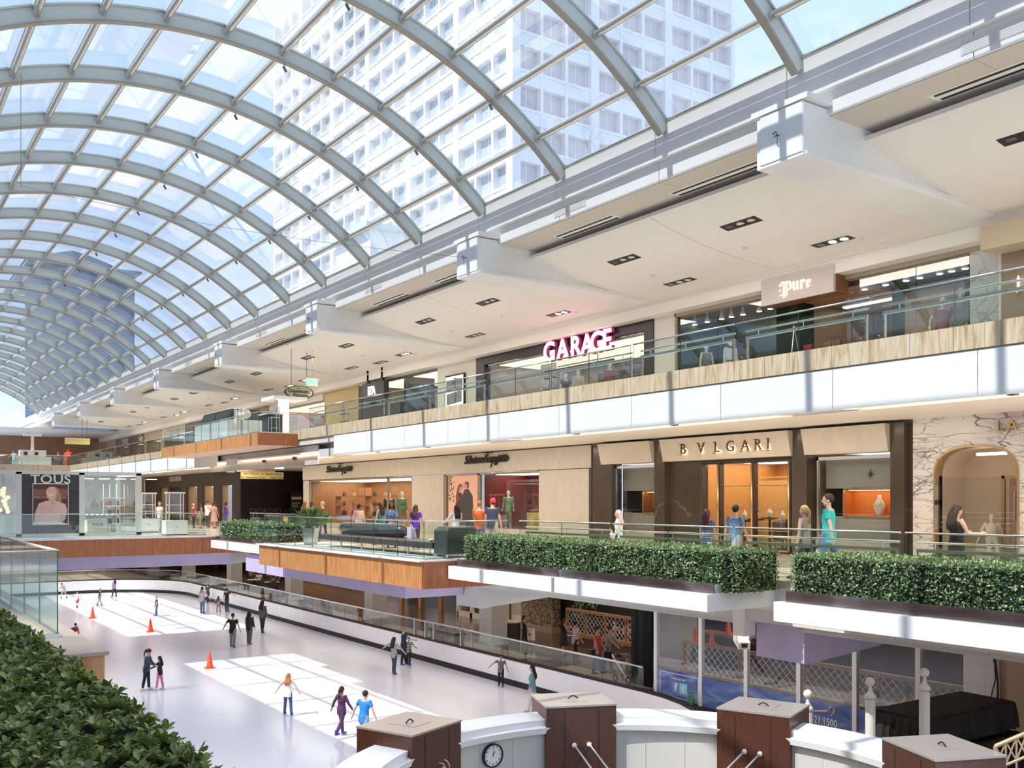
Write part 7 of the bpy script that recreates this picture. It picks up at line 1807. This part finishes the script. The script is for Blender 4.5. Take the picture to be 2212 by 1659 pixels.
skater('boy skater in dark green striped tee held by the man in navy', 883, 1438, 1377, 20, skin='m', hair=('short', 'black'), top=(.03, .08, .05), topm=strp, bottom=('trousers', (.015, .016, .02)), arms=((15, 20, 20), (30, 15, 30)))
skater('boy skater in grey tee with round print by the right barrier, arm out', 1082, 1484, 1416, 190, skin='m', hair=('short', 'black'), top=(.14, .145, .15), bottom=('trousers', (.012, .012, .014)), arms=((5, 25, 10), (10, 58, 5)), faceparts=True, voxel=.013)
skater('teen skater in teal jacket and white trousers half hidden by a brown box', 1150, 1540, 1438, 280, hair=('long', 'black'), top=(.16, .30, .32), sleeve='long', bottom=('trousers', (.62, .60, .60)), female=True, skates=(.5, .48, .5))
skater('child skater in red top leaning with an arm out at far left', 160, 1400, 1346, 110, hair=('short', 'dark'), top=(.55, .03, .06), sleeve='long', bottom=('trousers', (.05, .05, .08)), arms=((10, 20, 5), (10, 68, 4)), lean=12)
# ---- people of the middle level
def stroller_on_two(label, u, vh, X, face, zf_=0.0, **k):
    x, y, zt = at_X(u, vh, X); k.setdefault('voxel', .013)
    return person(label, (x, y, zf_), max(1.0, zt-zf_), face, **k)
W_ = stroller_on_two
W_('man in turquoise polo shirt and jeans walking left before the brown marble shop', 1790, 1062, 16.95, 305, hair=('short', 'dark'), top=(.03, .52, .46), bottom=('trousers', (.10, .20, .40)), legs=(14, -14, 2, 16), arms=((-20, 6, 10), (18, 8, 14)), turn=-25, voxel=.011, faceparts=True)
W_('blonde woman in strappy top with tan waist bag beside the man in turquoise', 1738, 1087, 17.0, 320, hair=('pony', 'blonde'), top=(.40, .33, .26), sleeve='none', bottom=('shorts', (.10, .10, .11)), female=True, legs=(16, -14, 2, 18), arms=((-6, 16, 10), (20, 10, 40)), voxel=.011)
W_('man in faded blue tee and grey shorts walking past the brass doors', 1588, 1084, 17.0, 55, hair=('short', 'black'), top=(.14, .24, .38), bottom=('shorts', (.36, .37, .36)), legs=(22, -22, 4, 26), arms=((-14, 8, 12), (14, 8, 12)), voxel=.011, turn=-30)
stq = tiles('navy_white_stripe', (.62, .62, .66), (.62, .62, .66), (.05, .06, .12), 9, 2, .5, .7, .22, 0, 'xz')
W_('woman in striped tee with long dark red hair and pale jeans before the marble wall', 1527, 1096, 17.1, 40, hair=('long', 'plum'), top=(.4, .4, .45), topm=stq, bottom=('trousers', (.46, .56, .60)), female=True, legs=(16, -14, 2, 14), voxel=.011)
W_('woman with long pale hair, white long sleeved top and jeans passing the stone wall', 1336, 1099, 17.6, 285, hair=('long', (.55, .46, .38)), top=(.70, .70, .72), sleeve='long', bottom=('trousers', (.07, .12, .22)), female=True, legs=(14, -12, 2, 14))
W_('small child in white beside the woman with long pale hair', 1322, 1140, 17.1, 290, hair=('short', 'dark'), top=(.72, .70, .70), bottom=('trousers', (.6, .58, .58)), legs=(14, -12, 2, 14))
W_('man in red cap, navy tee and khaki shorts looking at the shop window', 1064, 1074, 17.4, 20, hair=('cap', (.62, .06, .10)), top=(.035, .055, .10), bottom=('shorts', (.46, .43, .35)), turn=-50, arms=((0, 8, 14), (4, 8, 10)), voxel=.011)
W_('fair-haired boy in orange tee and denim shorts beside the man in red cap', 1036, 1080, 17.3, 5, hair=('short', 'ginger'), top=(.72, .16, .03), bottom=('shorts', (.14, .22, .32)), arms=((30, 8, 50), (4, 8, 10)), voxel=.011)
W_('woman with black hair and grey-white cardigan carrying a brown bag near the hedge', 986, 1088, 16.9, 335, hair=('long', 'black'), top=(.55, .55, .57), sleeve='long', bottom=('trousers', (.03, .03, .04)), female=True, legs=(18, -16, 2, 18), arms=((35, 25, 25), (5, 8, 10)), voxel=.011)
W_('woman in bright purple top seen from behind by the limestone pier', 898, 1089, 16.6, 10, hair=('long', 'brown'), top=(.17, .03, .50), bottom=('trousers', (.03, .03, .05)), female=True, arms=((5, 14, 10), (5, 18, 8)))
cor = tiles('coral_print', (.72, .18, .12), (.80, .55, .45), (.65, .25, .2), 11, .5, .35, .7, .03, .5, 'xz')
W_('woman with dreadlocks in denim jacket and coral patterned dress facing out', 846, 1082, 16.0, 170, skin='d', hair=('dreads', 'dark'), top=(.10, .17, .27), sleeve='long', bottom=('skirt', (.7, .3, .2), .82), botm=cor, female=True, arms=((25, 10, 70), (10, 12, 20)), faceparts=True, voxel=.011)
W_('woman in green sleeveless dress with black hair before the shelves window', 820, 1085, 16.7, 290, skin='m', hair=('long', 'black'), top=(.03, .20, .17), sleeve='none', bottom=('dress', (.03, .20, .17), .45), female=True)
W_('woman in pale peach top and white skirt before the shelves window', 775, 1087, 17.2, 10, skin='d', hair=('bun', 'black'), top=(.62, .42, .34), sleeve='long', bottom=('skirt', (.70, .66, .64), .5), female=True, arms=((10, 22, 15), (5, 10, 10)))
W_('red-haired woman in white tee at the left end of the limestone shop', 659, 1082, 17.6, 20, hair=('long', 'ginger'), top=(.66, .64, .62), bottom=('trousers', (.05, .05, .06)), female=True)
W_('woman in white tee and bright turquoise trousers at the left end of the limestone shop', 673, 1083, 16.7, 15, hair=('pony', 'brown'), top=(.78, .77, .76), bottom=('trousers', (.03, .48, .62)), female=True, legs=(8, -10, 0, 8), voxel=.013)
W_('short-haired woman in maroon tee beside the woman in turquoise trousers', 697, 1082, 17.2, 300, hair=('short', 'blonde'), top=(.24, .025, .035), bottom=('trousers', (.03, .03, .04)), female=True)
W_('woman in black top and black skirt with long dark hair passing the arched niche', 2066, 1084, 17.3, 80, hair=('long', 'dark'), top=(.012, .012, .014), sleeve='none', bottom=('skirt', (.014, .014, .017), .75), female=True, arms=((20, 6, 75), (25, 6, 65)), legs=(16, -14, 2, 16), nod=12, voxel=.011)
def farp(label, u, vf, vh, face, **k):
    k.setdefault('voxel', .020); return person(label, feet(u, vf, 0), height(u, vf, vh, 0), face, **k)
farp('far shopper in maroon top with a beige bag before the dark panelled shop', 418, 1140, 1087, 30, top=(.32, .03, .08), hair=('bun', 'blonde'), bottom=('trousers', (.03, .03, .04)), female=True)
farp('far woman in short olive dress before the dark panelled shop', 432, 1141, 1086, 30, skin='m', hair=('long', 'black'), top=(.22, .24, .17), sleeve='none', bottom=('dress', (.22, .24, .17), .3), female=True)
farp('far man in white tee with dark red hair before the dark panelled shop', 449, 1139, 1080, 20, hair=('short', (.22, .03, .03)), top=(.75, .74, .74), bottom=('trousers', (.05, .05, .06)))
flw = tiles('floral_print', (.02, .02, .025), (.55, .15, .18), (.70, .55, .40), 16, .3, .3, .7, .03, .5, 'xz')
farp('far woman in black floral dress with dark hair before the dark panelled shop', 463, 1141, 1084, 20, skin='m', hair=('afro', 'dark'), top=(.1, .05, .05), sleeve='none', topm=flw, bottom=('dress', (.1, .05, .05), .5), botm=flw, female=True)
farp('far woman in purple sleeveless top before the rightmost panelled window', 488, 1138, 1084, 10, skin='m', hair=('pony', 'black'), top=(.10, .04, .30), sleeve='none', bottom=('trousers', (.10, .14, .28)), female=True)
farp('far woman in white top and pale jeans between the two white showcases', 345, 1146, 1083, 200, hair=('short', 'blonde'), top=(.75, .72, .70), bottom=('trousers', (.28, .36, .42)), female=True)
farp('far person in red cap and dark shirt left of the white showcases', 308, 1143, 1086, 190, hair=('cap', (.55, .04, .05)), top=(.05, .05, .09), bottom=('trousers', (.05, .05, .07)))
farp('person in white shirt standing inside the glass shop on the bridge', 203, 1146, 1083, 10, hair=('short', 'dark'), top=(.72, .72, .72), bottom=('trousers', (.05, .05, .07)))
# ---- far people on the upper level
for u, vh, c, bt, f_, l in ((30, 985, (.50, .64, .72), (.36, .48, .60), 185, 'far person in pale blue with hands on hips on the upper level at left'), (140, 987, (.80, .16, .05), (.75, .15, .05), 170, 'far person in orange on the upper level'), (126, 988, (.10, .12, .12), (.06, .06, .08), 190, 'far person in dark clothes beside the person in orange')):
    x, y, zt = at_Y(u, vh, 98.2); person(l, (x, 98.2, L3), max(1.5, zt-L3), f_, top=c, bottom=('trousers', bt), arms=((-10, 40, 60), (-10, 40, 60)) if u == 30 else ((5, 8, 12), (5, 8, 12)), voxel=.028)
# ---- people on the rink level walkway
FL1 = -5.2
def low(label, u, vh, X, face, **k):
    x, y, zt = at_X(u, vh, X); k.setdefault('voxel', .014); return person(label, (x, y, FL1), min(1.9, max(1.35, zt-FL1)), face, **k)
low('woman in black strapless top with a white starred bag on the rink walkway', 1133, 1328, 26.5, 95, skin='m', hair=('pony', 'dark'), top=(.012, .012, .015), sleeve='none', bottom=('trousers', (.015, .015, .018)), female=True, arms=((30, 8, 60), (30, 8, 60)))
low('woman in sleeveless black dress looking at her phone on the rink walkway', 1218, 1334, 26.2, 70, skin='m', hair=('long', 'black'), top=(.012, .012, .014), sleeve='none', bottom=('dress', (.012, .012, .014), .45), female=True, arms=((30, 6, 85), (20, 8, 60)))
low('man in pale pink shirt and black trousers on the rink walkway', 1243, 1340, 25.6, 75, skin='m', hair=('short', 'black'), top=(.55, .42, .48), bottom=('trousers', (.015, .015, .018)), arms=((15, 14, 14), (10, 35, 10)))
low('man in orange-red polo and jeans with a crossbody strap on the rink walkway', 1290, 1349, 24.6, 115, hair=('short', 'dark'), top=(.66, .10, .05), bottom=('trousers', (.05, .11, .30)), arms=((10, 10, 25), (5, 12, 12)), faceparts=True)
low('woman in grey top pushing a stroller on the rink walkway', 1313, 1341, 25.2, 110, hair=('short', 'brown'), top=(.36, .32, .29), sleeve='long', bottom=('trousers', (.02, .02, .025)), female=True, arms=((40, 10, 20), (40, 10, 20)), lean=8)
def strap_bag():
    x, y, z = FACE_OUT['man in orange-red polo and jeans with a crossbody strap on the rink walkway'][0].location
    t = thing('shoulder_bag', 'dark shoulder bag at the hip of the man in orange-red polo', 'bag', (x-.28, y+.1, FL1+.72))
    part(MB().box(x-.36, x-.20, y-.08, y+.24, FL1+.72, FL1+.98), 'body', M['armani'], t, bevel=.02); part(MB().tube([(x-.28, y-.06, FL1+.96), (x-.28, y+.08, FL1+1.08), (x-.28, y+.22, FL1+.96)], .012, 5), 'strap', M['black'], t)
strap_bag()
def tote(label, who, hand, col, sz=(.36, .14, .42), extra=None, drop=.12, nm='tote_bag'):
    t0, wr, s = FACE_OUT[who]; p = t0.matrix_basis@wr[hand]
    t = thing(nm, label, 'bag', (p.x, p.y, p.z-drop-sz[2]))
    z1 = p.z-drop; z0 = z1-sz[2]
    part(MB().prism([(p.x-sz[1]/2, z0), (p.x+sz[1]/2, z0), (p.x+sz[1]*.4, z1), (p.x-sz[1]*.4, z1)], 'y', p.y-sz[0]/2, p.y+sz[0]/2), 'body', col, t)
    part(MB().tube([(p.x, p.y-.1, z1), (p.x, p.y-.05, p.z-.02), (p.x, p.y+.05, p.z-.02), (p.x, p.y+.1, z1)], .010, 5), 'handle', M['dkbronze'], t)
    return t, p, z0, z1
t_, p_, z0_, z1_ = tote('white paper bag with a dark red star hanging from the woman in black strapless top', 'woman in black strapless top with a white starred bag on the rink walkway', 1, M['porcelain'], (.42, .16, .55))
b = MB()
for k in range(5):
    a = math.pi/2+2*math.pi*k/5; yy, zz = p_.y, (z0_+z1_)/2
    b.prism([(yy+.09*math.cos(a), zz+.09*math.sin(a)), (yy+.035*math.cos(a+.63), zz+.035*math.sin(a+.63)), (yy, zz), (yy+.035*math.cos(a-.63), zz+.035*math.sin(a-.63))], 'x', p_.x-.085, p_.x-.07)
part(b, 'star', M['wine'], t_)
tote('brown leather shoulder bag on the woman in grey-white cardigan', 'woman with black hair and grey-white cardigan carrying a brown bag near the hedge', 1, mat('tan_bag', (.36, .17, .08), .45), (.42, .18, .28), drop=.02)
tote('cream canvas bag beside the woman in turquoise trousers', 'woman in white tee and bright turquoise trousers at the left end of the limestone shop', 1, mat('cream_canvas', (.72, .58, .42), .7), (.34, .12, .4), drop=.05)
tote('small beige bag held by the far shopper in maroon', 'far shopper in maroon top with a beige bag before the dark panelled shop', 0, mat('beige_bag', (.62, .48, .34), .6), (.3, .12, .28), drop=.02)
tote('black and white striped carrier bag of the woman in black dress', 'woman in sleeveless black dress looking at her phone on the rink walkway', 0, tiles('bag_stripes', (.02, .02, .02), (.02, .02, .02), (.75, .75, .75), 6, 3, .5, .5, .1, 0, 'yz'), (.40, .16, .34), drop=.35)
tote('tan waist bag of the blonde woman', 'blonde woman in strappy top with tan waist bag beside the man in turquoise', 1, mat('camel_bag', (.50, .24, .10), .5), (.34, .14, .2), drop=.0)
# stroller
sx, sy, _ = at_X(1352, 1410, 24.3); st = thing('stroller', 'dark baby stroller with a folding hood on the rink walkway', 'stroller', (sx, sy, FL1))
for dx in (-.22, .22):
    for dy in (-.4, .35):
        part(MB().grid([[(sx+dx+o, sy+dy+r*math.cos(2*math.pi*k/14), FL1+.14+r*math.sin(2*math.pi*k/14)) for k in range(15)] for r, o in ((.14, -.02), (.14, .02), (.09, .02), (.09, -.02), (.14, -.02))]), 'wheel', M['black'], st, True)
part(MB().tube([(sx-.22, sy-.4, FL1+.14), (sx-.22, sy+.55, FL1+1.0), (sx+.22, sy+.55, FL1+1.0), (sx+.22, sy-.4, FL1+.14)], .015, 6).tube([(sx-.22, sy+.35, FL1+.14), (sx-.22, sy-.25, FL1+.65)], .015, 6).tube([(sx+.22, sy+.35, FL1+.14), (sx+.22, sy-.25, FL1+.65)], .015, 6), 'frame', M['steel'], st)
part(MB().prism([(sy-.35, FL1+.40), (sy+.10, FL1+.42), (sy+.30, FL1+.85), (sy+.22, FL1+.88), (sy+.02, FL1+.52), (sy-.38, FL1+.50)], 'x', sx-.2, sx+.2), 'seat', mat('grey_canvas', (.16, .14, .13), .8), st)
part(MB().grid([[(sx+x_, sy+.12+.32*math.cos(a), FL1+.78+.30*math.sin(a)) for a in [math.radians(20+14*k) for k in range(9)]] for x_ in (-.22, .22)]).grid([[(sx+x_, sy+.12+.30*math.cos(a), FL1+.78+.28*math.sin(a)) for a in [math.radians(20+14*k) for k in range(9)]] for x_ in (-.22, .22)]), 'hood', mat('brown_canvas', (.20, .16, .14), .8), st)
person('baby sitting in the dark stroller', (sx, sy-.02, FL1+.30), .82, 170, hair=('bald', 'brown'), top=(.45, .30, .26), bottom=('trousers', (.35, .25, .22)), shoes=None, legs=(70, 70, 40, 40), voxel=.02)
# ---- seated people, chairs and tables
def chair_proto():
    t = thing('cafe_chair', 'dark cafe chair', 'chair', (0, 0, 0), 0, 'cafe chairs of the rink level', True)
    part(MB().box(-.2, .2, -.2, .2, .42, .46), 'seat', M['dkbronze'], t, local=True); part(MB().box(-.2, .2, -.22, -.19, .46, .85), 'backrest', M['dkbronze'], t, local=True)
    for dx in (-.18, .18):
        for dy in (-.18, .18): part(MB().box(dx-.015, dx+.015, dy-.015, dy+.015, 0, .43), 'leg', M['dkbronze'], t, local=True)
    return t
CH = [None]
def seated(label, x, y, z, face, clabel, **k):
    rz = -(YAW+math.radians(face))
    if CH[0] is None: CH[0] = chair_proto(); c = CH[0]; c.location = (x, y, z); c.rotation_euler = (0, 0, rz); c['label'] = clabel
    else: c = dup(CH[0], (x, y, z), rz, clabel)
    k.setdefault('voxel', .018)
    h = k.pop('h', 1.68)
    return person(label, (x, y, z-.085*0), h, face, legs=(82, 82, 82, 82), arms=k.pop('arms', ((35, 8, 50), (35, 8, 50))), **k)
def table(x, y, z, label, m=None):
    t = thing('cafe_table', label, 'table', (x, y, z), 0, None)
    part(MB().lathe((x, y), [(.55, z+.72), (.56, z+.75), (.55, z+.76)], 20), 'top', m or mat('pale_green_top', (.40, .46, .42), .4), t)
    part(MB().lathe((x, y), [(.28, z), (.26, z+.03), (.04, z+.05), (.04, z+.72)], 12), 'pedestal', M['dkbronze'], t, True)
for k, (u, v, l) in enumerate(((549, 1252, 'round pale green cafe table behind the rink glass at far left'), (587, 1257, 'round pale cafe table left of the tiled column beyond the rink glass'))):
    x, y, _ = at_z(u, v, FL1+.75); table(x, y, FL1, l)
seats = [(560, 1235, 185, (.70, .62, .52), 'm', 'seated man in pale lettered tee beyond the rink glass', 'black'), (541, 1228, 120, (.55, .25, .20), 'l', 'seated woman in salmon top at the back of the food court', 'blonde'), (586, 1230, 190, (.45, .03, .06), 'm', 'seated woman in dark red top in the food court', 'black'), (603, 1233, 200, (.03, .03, .03), 'l', 'seated woman in black top with dark hair beside the tiled column', 'dark'), (590, 1244, 20, (.12, .13, .16), 'm', 'seated person in grey seen from behind at the nearer cafe table', 'dark')]
for u, vh, f_, c, sk, l, hcn in seats:
    d = (CAM_Z-(FL1+1.27))*F_PX/(vh-HOR); x, y = ray(u); seated(l, x*d, y*d, FL1, f_, 'dark cafe chair under the '+l.replace('beyond the rink glass', '').replace('seated ', '').strip()[:60], skin=sk, hair=('short', hcn), top=c, bottom=('trousers', (.04, .05, .08)))
for u, vh, f_, c, sk, l, hcn in ((1893, 1496, 30, (.02, .38, .50), 'm', 'person in bright teal shirt seated behind the rink window', 'black'), (1962, 1486, 310, (.70, .52, .02), 'd', 'person in yellow top seated behind the rink window', 'dark'), (1846, 1482, 60, (.28, .10, .09), 'm', 'person in brown-red top seated behind the rink window', 'black'), (1328, 1342, 190, (.30, .16, .16), 'l', 'diner in dusky pink behind the lattice fence, left one', 'dark'), (1356, 1346, 190, (.34, .20, .18), 'l', 'diner in dusky pink behind the lattice fence, right one', 'dark')):
    X = 23.6 if u > 1500 else 29.6
    x, y, z = at_X(u, vh, X); seated(l, x, y, z-1.27, f_, 'cafe chair under the '+l.replace('seated behind the rink window', 'by the window')[:58], skin=sk, hair=('short', hcn), top=c, bottom=('trousers', (.04, .04, .06)))
    if z-1.27 > FL1+.05:
        t = thing('seat_platform', 'dark raised platform under the '+l[:56], 'platform', (x, y, FL1)); part(MB().box(x-.4, x+.4, y-.5, y+.5, FL1, z-1.30), 'block', M['armani'], t); part(MB().box(x-.42, x+.42, y-.52, y+.52, z-1.30, z-1.27), 'top', M['floor1'], t)
for u, vh, c, hcn, l in ((708, 1303, (.20, .11, .05), (.16, .09, .04), 'person in brown coat and flat cap seated behind the rink glass'), (598, 1298, (.06, .055, .05), (.03, .02, .02), 'person with dark hair seated low behind the rink glass'), (657, 1299, (.14, .14, .15), (.25, .22, .2), 'person in grey seated behind the rink glass between two others')):
    X = 23.0; x, y, z = at_X(u, vh, X); seated(l, x, y, FL1, 20, 'cafe chair under the '+l.replace('seated behind the rink glass', '').replace('seated low behind the rink glass', '')[:56], h=max(1.2, (z-FL1)/1.27*1.68), hair=('short', hcn), top=c, bottom=('trousers', (.03, .03, .04)))
# bench on the walkway
x, y, _ = at_X(965, 1365, 24.2); wb = thing('walkway_bench', 'backless bench with dark seat behind the rink gate', 'bench', (x, y, FL1))
part(MB().box(x-.3, x+.3, y-1.3, y+1.3, FL1+.42, FL1+.52), 'seat', M['armani'], wb)
for dy in (-1.1, 1.1): part(MB().box(x-.28, x+.28, y+dy-.03, y+dy+.03, FL1, FL1+.42), 'leg', M['steel'], wb)
# ---- shop mannequins
def manq(label, x, y, z, h, face, **k):
    k.setdefault('voxel', .014)
    t = person(label, (x, y, z), h, face, skin='w', hair=('bald', 'brown'), shoes=None, cat='mannequin', name='mannequin', **k)
    return t
flg = tiles('green_floral', (.02, .05, .03), (.12, .34, .18), (.40, .60, .42), 18, .3, .28, .6, .02, .5, 'yz')
zig = tiles('zigzag_print', (.03, .03, .03), (.65, .62, .58), (.03, .03, .03), 16, .5, .3, .6, .06, .5, 'yz')
xm = X2+.75
manq('mannequin in green floral top and zigzag trousers in the red-walled window', xm, YX(1098, xm), .42, zX(1098, 1058, xm)-.42, 190, top=(.1, .2, .1), topm=flg, sleeve='long', bottom=('trousers', (.1, .1, .1)), botm=zig)
manq('mannequin in patterned dress behind the narrow right pane of the shelves window', xm, YX(868, xm), .02, zX(868, 1060, xm)-.02, 180, top=(.18, .16, .12), topm=flg, sleeve='long', bottom=('dress', (.2, .2, .1), .4), female=True)
manq('mannequin in black behind the shelves window glass, left of the narrow pane', xm, YX(841, xm), .02, zX(841, 1063, xm)-.02, 180, top=(.03, .03, .04), sleeve='long', bottom=('trousers', (.03, .03, .04)))
sx_ = X2+.55; sy_ = YX(2142, sx_)
stl = thing('display_block', 'pale block seat under the white lingerie mannequin', 'pedestal', (sx_, sy_, .12)); part(MB().box(sx_-.2, sx_+.25, sy_-.3, sy_+.3, .12, .40), 'block', M['trav'], stl); part(MB().box(sx_-.22, sx_+.27, sy_-.32, sy_+.32, .40, .43), 'top', M['porcelain'], stl)
tm = manq('white mannequin in a pale bra seated in the gold arch', sx_, sy_, .12, 1.50, 200, legs=(70, 62, 60, 30), arms=((-10, 22, 4), (-10, 22, 4)), bottom=('trousers', (.72, .69, .65)), voxel=.011)
z3 = L3+.65
seqm = mat('silver_sequins', (.45, .40, .34), .3, .5, bump=1, bscale=220)
manq('sequinned mannequin at the left end of the leafy boutique window', X2+.6, YX(1526, X2+.6), z3, 1.85, 175, top=(.5, .45, .4), topm=seqm, sleeve='none', bottom=('dress', (.5, .45, .4), .6), botm=seqm, female=True)
manq('mannequin in loose white robe in the left boutique window', X2+.6, YX(1578, X2+.6), z3, 1.85, 175, top=(.72, .70, .68), sleeve='long', bottom=('skirt', (.72, .70, .68), .8), female=True)
manq('mannequin in dusty pink tee in the right boutique window', X2+.6, YX(2036, X2+.6), z3, 1.95, 180, top=(.45, .16, .18), bottom=('trousers', (.08, .12, .18)), arms=((10, 25, 30), (10, 25, 30)))
manq('tall mannequin in champagne sequins in the right boutique window', X2+.6, YX(2079, X2+.6), z3, 2.10, 250, top=(.5, .42, .34), topm=seqm, sleeve='long', bottom=('dress', (.5, .42, .34), .7), botm=seqm, female=True)
manq('mannequin in dark top behind the neon letters, left one', X2+.7, YX(1222, X2+.7), z3, 1.7, 180, top=(.06, .07, .08), bottom=('skirt', (.3, .04, .05), .4), female=True)
manq('mannequin in cream knit top below the neon letters', X2+.7, YX(1249, X2+.7), z3, 1.78, 180, top=(.62, .52, .40), bottom=('trousers', (.05, .06, .08)), female=True)
manq('mannequin in red-brown jacket right of the cream knit mannequin', X2+.7, YX(1317, X2+.7), z3, 1.85, 180, top=(.32, .08, .07), sleeve='long', bottom=('trousers', (.32, .08, .07)), female=True)
# ---- turn the wrapped figures into plain meshes
dg = bpy.context.evaluated_depsgraph_get(); dg.update()
new = [(o, bpy.data.meshes.new_from_object(o.evaluated_get(dg))) for o in PENDING]
for o, me in new:
    o.modifiers.clear(); me.name = o.name; o.data = me
    me.polygons.foreach_set('use_smooth', [True]*len(me.polygons))
